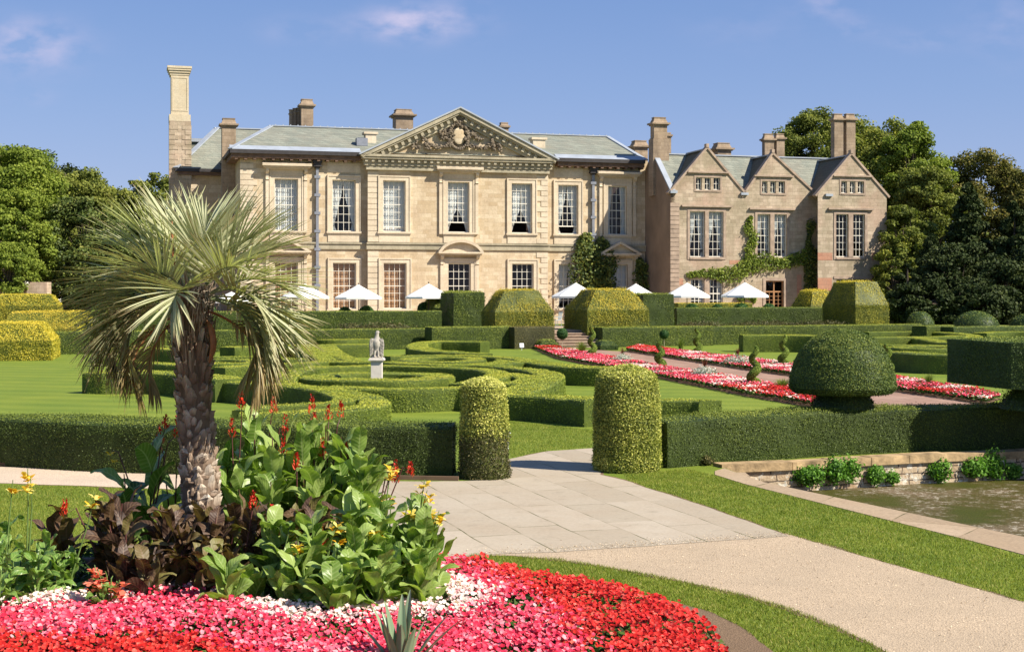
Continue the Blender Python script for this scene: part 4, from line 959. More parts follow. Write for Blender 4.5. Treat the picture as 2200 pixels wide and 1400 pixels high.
# body, neck and head turned to the right
lo([(.13, 0, 0, 0), (.15, .05, 0, 0), (.11, .12, 0, 0), (.12, .2, 0, 0), (.155, .36, 0, -.01), (.165, .48, 0, -.02), (.14, .57, 0, -.01), (.085, .64, .0, 0), (.062, .70, .0, 0), (.06, .76, .005, -.005), (.066, .80, .015, -.005), (.05, .845, .02, 0), (.02, .865, .02, 0)], (0, 0), 1, .8)
mb.add(np.array([(.06, -.02, .82), (.06, .02, .82), (.115, 0, .795), (.12, 0, .765), (.06, 0, .785), (.07, 0, .835)]) * es, [(0, 2, 5), (1, 5, 2), (0, 4, 3, 2), (1, 2, 3, 4), (0, 5, 1), (0, 1, 4)])
stt = mb.build('eagle_statue', M['statue'], smooth=True); stt.location = (ex, ey, pz)
tag(stt, 'weathered stone eagle with folded wings perched on the square pedestal', 'statue')
for sgn in (-1, 1):
    mb = MB()
    outl = [(.10, .60), (.17, .62), (.215, .56), (.235, .42), (.225, .26), (.19, .12), (.13, .02), (.12, .14), (.10, .3), (.085, .46)]
    pts = [(sgn * x * es, z * es) for x, z in outl]
    mb.prism_y(pts, -.10 * es, -.01 * es)
    for r_ in range(5):
        z = .55 - r_ * .1
        for k in range(3): mb.blob((sgn * (.13 + k * .035) * es, -.105 * es, (z - k * .03) * es), (.022 * es, .016 * es, .06 * es), 5)
    o = mb.build('wing', M['statue'], stt)
mb = MB()
for sgn in (-1, 1): mb.tube([(sgn * .05 * es, -.09 * es, .22 * es), (sgn * .06 * es, -.12 * es, .1 * es), (sgn * .06 * es, -.15 * es, .03 * es)], [.045 * es, .03 * es, .025 * es], 8)
mb.build('legs', M['statue'], stt)
MB().blob((0, 0, .02 * es), (.2 * es, .17 * es, .05 * es), 7, nz=.12).build('rock_base', M['statue'], stt)

# ---------------------------------------------------------------- bedding ribbons, spirals, standards
def flowers(P2, z, r, mats_v, m=0, mb=None, npet=5, tilt=.45, cup=.25, lean=(.25, -.25)):
    n = len(P2); 
    nr = np.stack([np.full(n, lean[0]), np.full(n, lean[1]), np.ones(n)], 1) + rng.normal(size=(n, 3)) * tilt; nr /= np.linalg.norm(nr, axis=1)[:, None]
    a, b = basis(nr); k = npet * 2; t = np.linspace(0, 2 * np.pi, k, endpoint=False); rm = np.where(np.arange(k) % 2 == 0, 1.0, .80)
    rr = r * rng.uniform(.75, 1.2, n)
    ph_ = rng.uniform(0, 6.28, n)[:, None]
    ct, st_ = np.cos(t[None] + ph_), np.sin(t[None] + ph_)
    C = np.column_stack([P2, z])
    rim = C[:, None] + (a[:, None] * ct[..., None] + b[:, None] * st_[..., None]) * (rm[None, :, None] * rr[:, None, None]) + nr[:, None] * (cup * rr)[:, None, None] * (rm[None, :, None] - .3)
    V = np.concatenate([C[:, None], rim], 1)
    base = (np.arange(n) * (k + 1))[:, None]; j = np.arange(k)[None]
    f = np.stack([np.broadcast_to(base, (n, k)), base + 1 + j, base + 1 + (j + 1) % k], -1).reshape(-1, 3)
    mb.add(V.reshape(-1, 3), f, np.repeat(np.clip(mats_v, 0, 1), k + 1), m)
MOUNDS = [(*G(px_, yb_)[:2], r_ / FPX * 9900 / (yb_ - HY)) for px_, yb_, r_ in ((1338, 783, 21), (1514, 815, 28), (1583, 787, 30))]
def ribbonbed(poly, segs, label, zmax=.22):
    q = rand_in(poly, 230); q = q[[all(math.hypot(a[0] - c[0], a[1] - c[1]) > c[2] for c in MOUNDS) for a in q]]; mbs = {'petred': MB(), 'petpink': MB(), 'petwhite': MB()}
    ux = (q[:, 1]); t = wn(np.column_stack([q * .9, np.zeros(len(q))]), 1.6) + rng.normal(size=len(q)) * .2; t2 = wn(np.column_stack([q * .7, np.ones(len(q))]), 2.2, 1) + rng.normal(size=len(q)) * .22
    kind = np.where(t2 > .42, 2, np.where((t > .55) | ((ux < 47) & (t > -.2)), 0, 1)); kind = np.where((t2 <= .5) & (ux > 77), 0, kind)
    zz = zmax * rng.uniform(.8, 1.1, len(q)) + .04 * t
    leaf = MB(); ql_ = rand_in(poly, 330); zz_ = zmax * rng.uniform(.45, .95, len(ql_))
    cards(leaf, np.column_stack([ql_, zz_]), np.tile([0, 0, 1.0], (len(ql_), 1)), .06, rng.uniform(.1, .9, len(ql_)))
    tag(leaf.build('bedding_leaves', M['bedleaf']), 'leaves under ' + label, kind='stuff')
    for k, (nm, mn, cn) in enumerate((('red_bedding_flowers', 'petred', 'red'), ('pink_bedding_flowers', 'petpink', 'pink'), ('white_bedding_flowers', 'petwhite', 'white'))):
        s = kind == k
        if s.sum() == 0: continue
        mbb = MB(); flowers(q[s], zz[s], .036, rng.uniform(0, 1, s.sum()), mb=mbb)
        tag(mbb.build(nm, M[mn]), cn + ' flowers of ' + label, kind='stuff')
ribbonbed(bedL, None, 'the left bedding ribbon beside the red-brown path')
ribbonbed(bedR, None, 'the right bedding ribbon beside the red-brown path')
def spiral(px, yb, yt, label, rmul=1.0):
    d = 9900 / (yb - HY); x = sx(px, d); h = (yb - yt) / FPX * d; mb = MB()
    turns = 2.15; n = 60; t = np.linspace(0, 1, n); rad = (.14 * (1 - t * .55) + .01) * rmul; ang = t * turns * 2 * np.pi + px
    P = np.stack([rad * np.cos(ang), rad * np.sin(ang), .08 + t * (h - .1)], 1)
    tr = (.16 * (1 - t * .62) * np.clip((1.02 - t) * 9, .15, 1) ** .5 + .01) * rmul
    mb.tube(P, tr * .8, 10, .1)
    m0 = MB(); m0.tube(P, tr, 10, cap=False); V = m0.V[0]; F = m0.F[0][0]
    Ps, nn = sample(V, F, 3200); c = Ps.copy()
    nn = nn * np.sign(np.einsum('ij,ij->i', nn, Ps - P[np.argmin(((Ps[:, None] - P[None]) ** 2).sum(2), 1)]))[:, None]
    cards(mb, Ps, nn, .026, .72 + rng.uniform(-.25, .25, len(Ps)), spread=.55)
    cr = mb.build('spiral_foliage', M['spiral']); 
    e = empty('spiral_topiary', (x, d, 0)); cr.parent = e; tag(e, label, 'topiary', 'spiral topiaries in the bedding ribbons')
    MB().tube([(0, 0, 0), (0, 0, h * .8)], [.02, .012], 6).build('stem', M['bark'], e)
spiral(1272, 767, 700, 'spiral topiary nearest the steps in the left ribbon')
spiral(1418, 794, 732, 'spiral topiary in the middle of the left ribbon, against the path')
spiral(1498, 763, 704, 'small spiral topiary in the right ribbon next to the foot hedge')
spiral(1621, 834, 742, 'largest spiral topiary with spiky tip, nearest the viewer')
spiral(1684, 789, 718, 'spiral topiary in front of the square-ended hedge')
spiral(1906, 812, 738, 'spiral topiary peeping out right of the dome topiary')
def standard(px, yball, rb, yb, label):
    d = 9900 / (yb - HY); x = sx(px, d); z = EYE - (yball - HY) / FPX * d; r = rb / FPX * d
    e = empty('standard_tree', (x, d, 0)); tag(e, label, 'small tree', 'ball-headed standard trees')
    MB().tube([(0, 0, 0), (0, 0, z)], [.018, .015], 6).build('stem', plain('pale_stem', (.42, .34, .24), .8), e)
    mb = MB(); revolve(mb, [(r * math.cos(t), z + r * math.sin(t)) for t in np.linspace(-1.5, 1.55, 12)], (0, 0), 18, .01, 1800, .03, .5)
    mb.build('ball_crown', M['ball'], e)
standard(1208, 717, 11.5, 762, 'ball-headed little tree right before the stone steps')
standard(1427, 718, 9.5, 746, 'ball-headed little tree before the foot hedge, right of the path')
standard(2063, 778, 15, 846, 'ball-headed little tree with its head hidden behind the slab topiary')
def tuft(name, px, yb, w_, h_, mt, n, label, cat, group=None, curve=.5, wid=.012):
    w_, h_ = w_ * 1.25, h_ * 1.5
    d = 9900 / (yb - HY); x = sx(px, d); mb = MB(); W = w_ / FPX * d; H = h_ / FPX * d
    az = rng.uniform(0, 6.28, n); le = rng.uniform(.55, 1, n); k = 5
    t = np.linspace(0, 1, k)
    r = (W * rng.uniform(.1, 1, n))[:, None] * t[None] ** 1.6; z = (H * le)[:, None] * (t[None] - curve * .35 * t[None] ** 3)
    C = np.stack([np.cos(az)[:, None] * r, np.sin(az)[:, None] * r, z], -1) + np.stack([rng.normal(size=n) * W * .1, rng.normal(size=n) * W * .1, np.zeros(n)], -1)[:, None]
    side = np.stack([-np.sin(az), np.cos(az), np.zeros(n)], -1)[:, None] * (wid * (1 - t * .85))[None, :, None]
    V = np.stack([C - side, C + side], 2); J = k
    base = (np.arange(n) * k * 2)[:, None]; i = np.arange(k - 1)[None]
    f = np.stack([base + 2 * i, base + 2 * i + 1, base + 2 * i + 3, base + 2 * i + 2], -1).reshape(-1, 4)
    mb.add(V.reshape(-1, 3), f, np.repeat(rng.uniform(.1, 1, n), k * 2))
    o = mb.build(name, M[mt]); o.location = (x, d, .02); return tag(o, label, cat, group)
tg = 'feathery grass tufts in the bedding'
tuft('grass_tuft', 1251, 762, 17, 24, 'tuft', 260, 'bright green grass tuft between steps and first spiral', 'grass tuft', tg)
tuft('grass_tuft', 1463, 756, 14, 26, 'tuft', 240, 'pale grass tuft in the right ribbon beside the foot hedge', 'grass tuft', tg)
tuft('grass_tuft', 1682, 842, 26, 24, 'tuft', 340, 'straw-coloured spreading grass tuft left of the dome topiary', 'grass tuft', tg)
tuft('grass_tuft', 1996, 832, 14, 24, 'tuft', 200, 'reddish thin grass tuft right of the dome topiary', 'grass tuft', tg)
for px, yb, h, lb in ((1338, 775, 24, 'dark red cordyline in the silver clump nearest the steps'), (1514, 804, 30, 'dark red cordyline in the silver clump beside the path, tallest'), (1584, 775, 24, 'dark red cordyline in the white-silver mound of the right ribbon')):
    tuft('red_cordyline', px, yb, 7, h, 'redtuft', 46, lb, 'plant', 'red cordylines', wid=.02)
for px, yb, r_, lb in ((1338, 783, 21, 'silver-leaved mound nearest the steps in the left ribbon'), (1514, 815, 28, 'silver-leaved mound in the left ribbon beside the path'), (1583, 787, 30, 'whitest silver mound in the right ribbon')):
    d = 9900 / (yb - HY); x = sx(px, d); r = r_ / FPX * d; leafclump('silver_mound', (x, d, .2), (r, r * 1.2, .30), 'silver', 1500, .04, lb, 'plant', 'silver foliage mounds', z0=.02)
# signs
def signb(px, yb, yt, w_, lb, rot=0):
    d = 9900 / (yb - HY); x = sx(px, d); s_ = d / FPX; e = empty('garden_sign', (x, d, 0), rot); tag(e, lb, 'sign', 'small white garden signs')
    H = (yb - yt) * s_; w2 = w_ * s_ / 2; b = MB(); b.add([(-w2, -.05, H - 2.0 * w2), (w2, -.05, H - 2.0 * w2), (w2, .05, H), (-w2, .05, H), (-w2, -.035, H - 2.0 * w2), (w2, -.035, H - 2.0 * w2), (w2, .065, H), (-w2, .065, H)], [(0, 1, 2, 3), (7, 6, 5, 4), (0, 4, 5, 1), (1, 5, 6, 2), (2, 6, 7, 3), (3, 7, 4, 0)])
    b.build('board', M['sign'], e); MB().tube([(0, .01, 0), (0, .01, H - w2)], .015, 6).build('post', M['sign'], e)
signb(1121, 752, 737, 9, 'small white sign board on the lawn before the foot hedge', .15)
signb(1092, 968, 925, 5, 'thin white sign edge-on just right of the smaller column', R(70))
# ================================================================== COUNTRY HOUSE
H = empty('country_house', (F0[0], F0[1], 1.0), TH)
tag(H, 'cream stone country house with carved pediment and a gabled rose-grey wing on the right', 'house')
def hb(mb, name, mt, parent=None, smooth=False):
    """mesh authored in facade coordinates (z = world height)"""
    if parent is None:
        return mb.build(name, M[mt] if isinstance(mt, str) else mt, H, origin=None, smooth=smooth)
    return mb.build(name, M[mt] if isinstance(mt, str) else mt, parent, smooth=smooth)
_ob = MB.build
def hbuild(mb, name, mt, parent=None, smooth=False):
    mb.V = [v - np.array([0, 0, 1.0]) for v in mb.V] if parent is None or True else mb.V
    return mb.build(name, M[mt] if isinstance(mt, str) else mt, parent if parent is not None else H, smooth=smooth)
hb = hbuild

def wall(us, z0, top, v, holes, name='wall', mt='stone', reveal=.34, revmt=None):
    """front wall at plane v with rectangular holes (u0,u1,z0,z1); top(u) gives wall head"""
    lines = sorted(set([round(x, 4) for x in us] + [round(h[0], 4) for h in holes] + [round(h[1], 4) for h in holes]))
    lines = [x for x in lines if us[0] - 1e-3 <= x <= us[-1] + 1e-3]
    mb = MB()
    def q(a, b, za, zb, zc, zd): mb.add([(a, v, za), (b, v, zb), (b, v, zc), (a, v, zd)], [(0, 1, 2, 3)])
    for a, b in zip(lines[:-1], lines[1:]):
        if b - a < 1e-5: continue
        m_ = (a + b) / 2; hs = sorted([h for h in holes if h[0] - 1e-4 <= m_ <= h[1] + 1e-4], key=lambda h: h[2]); zc = z0
        for h in hs:
            q(a, b, zc, zc, h[2], h[2]); zc = h[3]
        q(a, b, zc, zc, top(b), top(a))
    for u0, u1, a, b in [h[:4] for h in holes]:
        r = v + reveal
        mb.add([(u0, v, a), (u0, v, b), (u0, r, b), (u0, r, a)], [(0, 1, 2, 3)]); mb.add([(u1, v, b), (u1, v, a), (u1, r, a), (u1, r, b)], [(0, 1, 2, 3)])
        mb.add([(u0, v, b), (u1, v, b), (u1, r, b), (u0, r, b)], [(0, 1, 2, 3)]); mb.add([(u1, v, a), (u0, v, a), (u0, r, a), (u1, r, a)], [(0, 1, 2, 3)])
    return hb(mb, name, mt)

def curtain(u0, u1, z0, z1, v, mode, par):
    mb = MB(); W = u1 - u0; k = 15; nu = 28
    for sgn in (0, 1):
        t = np.linspace(0, 1, k)                                   # 0 bottom
        if mode == 'full': wd = np.full(k, .5)
        elif mode == 'tied': wd = np.interp(t, [0, .12, .3, .7, 1], [.22, .10, .20, .42, .5])
        elif mode == 'side': wd = np.interp(t, [0, .25, 1], [.22, .17, .3])
        else: wd = np.interp(t, [0, .10, .25, .45, 1], [.07, .12, .24, .46, .5])
        s = np.linspace(0, 1, nu)
        off = s[None] * wd[:, None] * W
        uu = u0 + off if sgn == 0 else u1 - off
        vv = v + .035 * np.sin(s[None] * 34 + sgn * 2 + t[:, None] * 1.2) * (1 - .3 * t[:, None])
        P = np.stack([uu, vv, np.broadcast_to((z0 + t * (z1 - z0))[:, None], uu.shape)], -1)
        mb.grid(P)
    hb(mb, 'curtain', 'curtain', par, smooth=True)

def window(u0, u1, z0, z1, v, nx=4, ny=6, mode='tied', raised=0.0, reveal=.34, mt='sash', bars=.035, meet=True, dark=None, shut=False, lights=None):
    """sash window inside a hole at plane v; the object itself is the sash"""
    vr = v + reveal - .1; mb = MB(); fr = .07
    mb.box(u0, u0 + fr, vr - .03, vr + .06, z0, z1).box(u1 - fr, u1, vr - .03, vr + .06, z0, z1).box(u0 + fr, u1 - fr, vr - .03, vr + .06, z1 - fr, z1).box(u0 + fr, u1 - fr, vr - .03, vr + .06, z0, z0 + fr)
    zs0 = z0 + fr + raised
    if raised: mb.box(u0 + fr, u1 - fr, vr - .02, vr + .05, zs0, zs0 + .09)
    a, b = u0 + fr, u1 - fr
    for i in range(1, nx):
        x = a + (b - a) * i / nx; mb.box(x - bars / 2, x + bars / 2, vr - .012, vr + .03, zs0, z1 - fr)
    for j in range(1, ny):
        z = zs0 + (z1 - fr - zs0) * j / ny; t = bars / 2 * (1.7 if meet and j == ny // 2 else 1)
        for i in range(nx):
            x0, x1 = a + (b - a) * i / nx + bars / 2, a + (b - a) * (i + 1) / nx - bars / 2
            mb.box(x0, x1, vr - .010, vr + .028, z - t, z + t)
    ob = hb(mb, 'window', mt)
    hb(MB().add([(a, vr + .015, zs0), (b, vr + .015, zs0), (b, vr + .015, z1 - fr), (a, vr + .015, z1 - fr)], [(0, 1, 2, 3)]), 'pane', 'glass', ob)
    if shut:
        ms = MB(); n = 4; W = (u1 - u0)
        for i in range(n):
            x0, x1 = u0 + W * i / n + .01, u0 + W * (i + 1) / n - .01
            ms.box(x0, x1, vr + .22, vr + .26, z0, z1)
            for zz in np.linspace(z0 + .1, z1 - 1.0, 3): ms.box(x0 + .06, x1 - .06, vr + .205, vr + .22, zz, zz + .75)
        hb(ms, 'shutter', 'shutter', ob)
    elif mode: curtain(u0 + .02, u1 - .02, z0 + .02, z1 - .02, vr + .24, mode, ob)
    return ob

def surround(u0, u1, z0, z1, v, par, w=.36, top=.34, base=None, sill=True):
    mb = MB(); e = .09
    zb = z0 if base is None else base
    mb.box(u0 - w, u0 - .003, v - e, v + .02, zb, z1 + top).box(u1 + .003, u1 + w, v - e, v + .02, zb, z1 + top).box(u0 - .003, u1 + .003, v - e, v + .02, z1 + .003, z1 + top)
    mb.box(u0 - w - .06, u0 - w + .05, v - e - .05, v + .02, zb, z1 + top + .06).box(u1 + w - .05, u1 + w + .06, v - e - .05, v + .02, zb, z1 + top + .06).box(u0 - w + .05, u1 + w - .05, v - e - .05, v + .02, z1 + top - .05, z1 + top + .06)
    if sill: mb.box(u0 - w - .12, u1 + w + .12, v - .2, v + .3, z0 - .16, z0 - .004).box(u0 - w - .05, u1 + w + .05, v - .12, v + .02, z0 - .28, z0 - .16)
    hb(mb, 'surround', 'trim', par)

def console(mb, u, v, z, h=.75, w=.24, d=.45):
    pr = [(v, z), (v - d, z), (v - d, z - .12), (v - d * .8, z - .25), (v - d * .45, z - .35), (v - d * .4, z - h * .8), (v - d * .55, z - h * .9), (v - d * .4, z - h), (v, z - h)]
    mb.prism_x(pr, u - w / 2, u + w / 2)

Z1, Z0g = 12.44, 5.76
zsill, zbase = 8.3, 2.05
vC = -.55                       # central projection
uL, uA, uB, uR = U(517), U(791, vC), U(1176, vC), U(1392)
W2 = {}
def hole(px0, px1, v, za, zb): return (U(px0, v), U(px1, v), za, zb)
up = {1: hole(590, 640, 0, zsill, Z1), 2: hole(714, 764, 0, zsill, Z1), 3: hole(823, 871, vC, zsill, Z1), 4: hole(962, 1008, vC, zsill, Z1), 5: hole(1099, 1143, vC, zsill, Z1), 6: hole(1199, 1242, 0, zsill, Z1), 7: hole(1306, 1346, 0, zsill, Z1)}
dn = {1: hole(590, 640, 0, zbase, Z0g), 2: hole(715, 765, 0, zbase, Z0g), 3: hole(824, 873, vC, zbase, Z0g), 4: hole(963, 1011, vC, zbase, Z0g), 5: hole(1100, 1146, vC, zbase, Z0g), 6: hole(1200, 1245, 0, zbase, Z0g), 7: hole(1308, 1348, 0, zbase, Z0g)}
ztop = lambda u: 14.6
w1 = wall([uL, uA], .98, ztop, 0, [up[1], up[2], dn[1], dn[2]])
w2 = wall([uA, uB], .98, ztop, vC, [up[3], up[4], up[5], dn[3], dn[4], dn[5]])
w3 = wall([uB, uR], .98, ztop, 0, [up[6], up[7], dn[6], dn[7]])
# returns and hidden sides
mb = MB(); DEP = 11.0
mb.add([(uA, 0, .98), (uA, vC, .98), (uA, vC, 14.6), (uA, 0, 14.6)], [(0, 1, 2, 3)]); mb.add([(uB, vC, .98), (uB, 0, .98), (uB, 0, 14.6), (uB, vC, 14.6)], [(0, 1, 2, 3)])
mb.add([(uL, DEP, .98), (uL, 0, .98), (uL, 0, 14.6), (uL, DEP, 14.6)], [(0, 1, 2, 3)]); mb.add([(uR, 0, .98), (uR, DEP, .98), (uR, DEP, 14.6), (uR, 0, 14.6)], [(0, 1, 2, 3)])
mb.add([(uR, DEP, .98), (uL, DEP, .98), (uL, DEP, 14.6), (uR, DEP, 14.6)], [(0, 1, 2, 3)])
hb(mb, 'wall', 'stone')
hb(MB().box(uL + .1, uR - .1, 2.2, 2.3, 1, 14.5).box(uL + .1, uR - .1, .5, 2.2, 7.0, 7.3), 'dark_room_backing', 'interior')  # dark brown plane behind the glass stands in for unlit rooms
for i in up:
    v = vC if i in (3, 4, 5) else 0; a, b, c, d = up[i]
    win = window(a, b, c, d, v, 4, 6, {1: 'full', 2: 'tied', 3: 'full', 4: 'blind', 5: 'blind', 6: 'tied', 7: 'side'}[i], raised={3: .28, 4: .72, 5: .80, 6: .55}.get(i, .0))
    surround(a, b, c, d, v, win)
    pm = MB()
    pm.box(a - .36, b + .36, v - .07, v + .02, 7.45, c - .30)          # apron
    hb(pm, 'apron', 'trim', win)
    mb = MB()
    if i in (1, 4, 7):
        zt = 13.42; pu = U(935 if i == 4 else (557 if i == 1 else 1290), v), U(1038 if i == 4 else (666 if i == 1 else 1381), v)
        c_ = (a + b) / 2; hwd = 1.95
        mb.box(c_ - hwd, c_ + hwd, v - .78, v + .02, zt, zt + .16).box(c_ - hwd + .1, c_ + hwd - .1, v - .64, v + .02, zt - .12, zt).box(c_ - hwd + .25, c_ + hwd - .25, v - .45, v + .02, zt - .24, zt - .12)
        mb.prism_x([(v - .78, zt + .163), (v + .02, zt + .163), (v + .02, zt + .36)], c_ - hwd, c_ + hwd)
        mb.box(c_ - 1.35, c_ + 1.35, v - .12, v - .1, zt - .62, zt - .24)
        for s_ in (-1, 1):
            console(mb, c_ + s_ * 1.52, v, zt - .24, .9)
            mb.box(c_ + s_ * 1.52 - .13, c_ + s_ * 1.52 + .13, v - .16, v + .02, c - .15, zt - 1.15)
        hb(mb, 'hood', 'trim', win)
    else:
        mb.box(a - .28, b + .28, v - .05, v + .02, 13.15, 13.75).box(a - .40, b + .40, v - .03, v + .015, 13.05, 13.85)
        hb(mb, 'panel', 'trim', win)
for i in dn:
    v = vC if i in (3, 4, 5) else 0; a, b, c, d = dn[i]
    win = window(a, b, c, d, v, 4, 6, {7: 'full', 6: 'blind'}.get(i), shut=i in (1, 2, 3))
    surround(a, b, c, d, v, win)
    if i in (1, 4, 7):
        mb = MB(); c_ = (a + b) / 2; hwd = 1.9; zt = 6.55
        mb.box(c_ - hwd, c_ + hwd, v - .70, v + .02, zt, zt + .14).box(c_ - hwd + .12, c_ + hwd - .12, v - .5, v + .02, zt - .12, zt)
        if i == 4:
            n = 14; R_ = 2.35; arc = []; hh = 1.0
            for k in range(n + 1):
                x = -hwd + 2 * hwd * k / n; arc.append((c_ + x, zt + .14 + (hh) * (1 - (x / hwd) ** 2) ** .75 if abs(x) < hwd else zt + .14))
            inn = [(c_ + (x - c_) * .86, zt + .14 + (z - zt - .14) * .78) for x, z in arc]
            for k in range(n):
                (x0, z0_), (x1, z1_), (y0, w0), (y1, w1_) = arc[k], arc[k + 1], inn[k], inn[k + 1]
                mb.prism_y([(y0, w0), (y1, w1_), (x1, z1_ + .01), (x0, z0_ + .01)], v - .70, v + .02)
            mb.prism_y([(c_ - hwd * .86, zt + .142)] + inn[1:-1] + [(c_ + hwd * .86, zt + .142)], v - .3, v + .02)
        else:
            ap = zt + 1.15
            mb.prism_y([(c_ - hwd, zt + .143), (c_ - hwd + .4, zt + .143), (c_, ap - .22), (c_ + hwd - .4, zt + .143), (c_ + hwd, zt + .143), (c_, ap)], v - .70, v + .02)
            mb.prism_y([(c_ - hwd + .41, zt + .144), (c_ + hwd - .41, zt + .144), (c_, ap - .225)], v - .25, v + .02)
        for s_ in (-1, 1):
            console(mb, c_ + s_ * 1.5, v, zt - .12, .8); mb.box(c_ + s_ * 1.5 - .13, c_ + s_ * 1.5 + .13, v - .16, v + .02, c, zt - .92)
        hb(mb, 'pediment_hood', 'trim', win)

# string course, quoins
mb = MB()
for a, b, v in ((uL, uA - .002, 0), (uA - .15, uB + .15, vC), (uB + .152, uR, 0)):
    mb.box(a, b, v - .14, v + .02, 6.86, 7.28).box(a, b, v - .24, v + .02, 7.28, 7.42)
hb(mb, 'string_course', 'oldtrim')
def quoins(u, v, z0, z1, sgn, name='quoins', mt='trim', ha=.44, la=.95, lb=.55, e=.05):
    mb = MB(); z = z0; k = 0
    while z + ha <= z1:
        l = la if k % 2 == 0 else lb
        x0, x1 = (u, u + l) if sgn > 0 else (u - l, u)
        mb.box(x0 - (.04 if sgn > 0 else 0), x1 + (.04 if sgn < 0 else 0), v - e, v + .03, z + .02, z + ha - .02); z += ha; k += 1
    hb(mb, name, mt)
quoins(uA, vC, 1.0, 6.8, 1, la=.85, lb=.85); quoins(uA, vC, 7.46, 13.4, 1, la=.85, lb=.85)
quoins(uB, vC, 1.0, 6.8, -1); quoins(uB, vC, 7.46, 13.4, -1)
quoins(uL, 0, 1.0, 6.8, 1, la=1.3, lb=1.0); quoins(uL, 0, 7.46, 13.9, 1, la=1.3, lb=1.0)

# eaves, gutter
for a, b in ((uL - .9, U(776, -.9)), (U(1196, -.9), U(1386, -.9))):
    mb = MB(); ms = MB(); ml = MB()
    ms.box(a + .15, b, -.75, .02, 14.0, 14.32)
    for x in np.arange(a + .4, b - .2, .72): ms.box(x, x + .22, -.70, .0, 13.86, 13.998)
    mb.box(a, b, -.98, -.6, 14.32, 14.62)
    ml.add([(a, -.95, 14.63), (b, -.95, 14.63), (b, -.15, 15.02), (a, -.15, 15.02)], [(0, 1, 2, 3)])
    if a < 0: ms.box(uL - .75, uL - .0, .02, DEP, 14.0, 14.32); mb.box(uL - .98, uL - .6, -.6, DEP, 14.32, 14.62)
    hb(ms, 'soffit', 'soffit'); hb(mb, 'gutter', 'gutter'); hb(ml, 'lead_apron', 'lead')
# hipped roof
RV = 5.0; ur0, zr = FL(583, 271, RV); ur1, zr2 = FL(1305, 294, RV); zr = (zr + zr2) / 2
e0, e1, ez = uL - .9, U(1388, -.9), 14.62
mb = MB()
A, B, C_, D_ = (e0, -.9, ez), (e1, -.9, ez), (e1, DEP, ez), (e0, DEP, ez); P, Q = (ur0, RV, zr), (ur1, RV, zr)
mb.add([A, B, Q, P], [(0, 1, 2, 3)]); mb.add([B, C_, Q], [(0, 1, 2)]); mb.add([C_, D_, P, Q], [(0, 1, 2, 3)]); mb.add([D_, A, P], [(0, 1, 2)])
hb(mb, 'roof', 'slate')
ml = MB(); up_ = (0, 0, 1)
for a, b in ((A, P), (D_, P), (P, Q), (B, Q), (C_, Q)): ml.bar(tuple(np.array(a) + (0, 0, .03)), tuple(np.array(b) + (0, 0, .03)), .42, .09)
for x in np.arange(ur0 + .3, ur1, .62): ml.box(x, x + .09, RV - .06, RV + .06, zr + .07, zr + .16)
hb(ml, 'ridge_lead', 'lead')
# pediment
pu0, pu1 = U(776, vC - .85), U(1197, vC - .85); pc, pz = FL(989, 232, vC - .85); zc0, zc1 = 13.62, 14.62
mb = MB()
mb.box(pu0 + .5, pu1 - .5, vC - .35, vC + .02, zc0 - .35, zc0).box(pu0 + .3, pu1 - .3, vC - .45, vC + .02, zc0, zc0 + .22).box(pu0 + .25, pu1 - .25, vC - .50, vC + .02, zc0 + .223, zc0 + .497)
mb.box(pu0 + .1, pu1 - .1, vC - .78, vC + .02, zc0 + .5, zc0 + .68).box(pu0, pu1, vC - .88, vC + .02, zc0 + .683, zc0 + .86)
for x in np.arange(pu0 + .35, pu1 - .4, .535): mb.box(x, x + .22, vC - .68, vC - .49, zc0 + .26, zc0 + .498)
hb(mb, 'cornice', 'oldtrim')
zt0 = zc0 + .86
hb(MB().prism_y([(pu0 + .6, zt0), (pu1 - .6, zt0), (pc, pz - .95)], vC - .12, vC + .4), 'tympanum', 'stone')
mb = MB(); ml = MB()
for s_, ue in ((1, pu0), (-1, pu1)):
    d = np.array([pc - ue, pz - zt0]); ln = np.linalg.norm(d); d /= ln; nrm = np.array([-d[1], d[0]]) * s_
    def band(o0, o1, f0, f1, v0, v1, mbb):
        a0 = np.array([ue, zt0]) + d * f0; a1 = np.array([pc, pz])
        # clip both halves on the centre line
        p = []
        for o in (o0, o1):
            q = a0 - nrm * o; q1 = a1 - nrm * o; t = (pc - q[0]) / (q1[0] - q[0]); p.append((q, q + (q1 - q) * t))
        poly = [tuple(p[0][0]), tuple(p[0][1]), tuple(p[1][1]), tuple(p[1][0])]
        mbb.prism_y(poly, v0, v1)
    band(.02, .32, .0, 0, vC - .88, vC + .03, mb); band(.323, .46, .5, 0, vC - .76, vC + .03, mb); band(.463, .817, .9, 0, vC - .46, vC + .03, mb); band(.82, 1.0, 1.8, 0, vC - .4, vC + .03, mb)
    band(-.10, .017, -.15, 0, vC - .98, vC + .6, ml)
    t = 1.1
    while t < ln - .7:
        c0 = np.array([ue, zt0]) + d * t - nrm * .64
        w_ = .12; q = [c0 + d * w_ + nrm * .17, c0 - d * w_ + nrm * .17, c0 - d * w_ - nrm * .15, c0 + d * w_ - nrm * .15]
        mb.prism_y([tuple(x) for x in q], vC - .66, vC - .1); t += .60
hb(mb, 'raking_cornice', 'oldtrim'); hb(ml, 'pediment_lead', 'lead')
# roof behind the pediment
mb = MB()
for ue in (pu0, pu1):
    mb.add([(ue, vC + .5, zt0 + .03), (pc, vC + .5, pz - .02), (pc, RV + 3, pz - .02), (ue, RV + 3, zt0 + .03)], [(0, 1, 2, 3) if ue == pu0 else (3, 2, 1, 0)])
hb(mb, 'roof', 'slate')
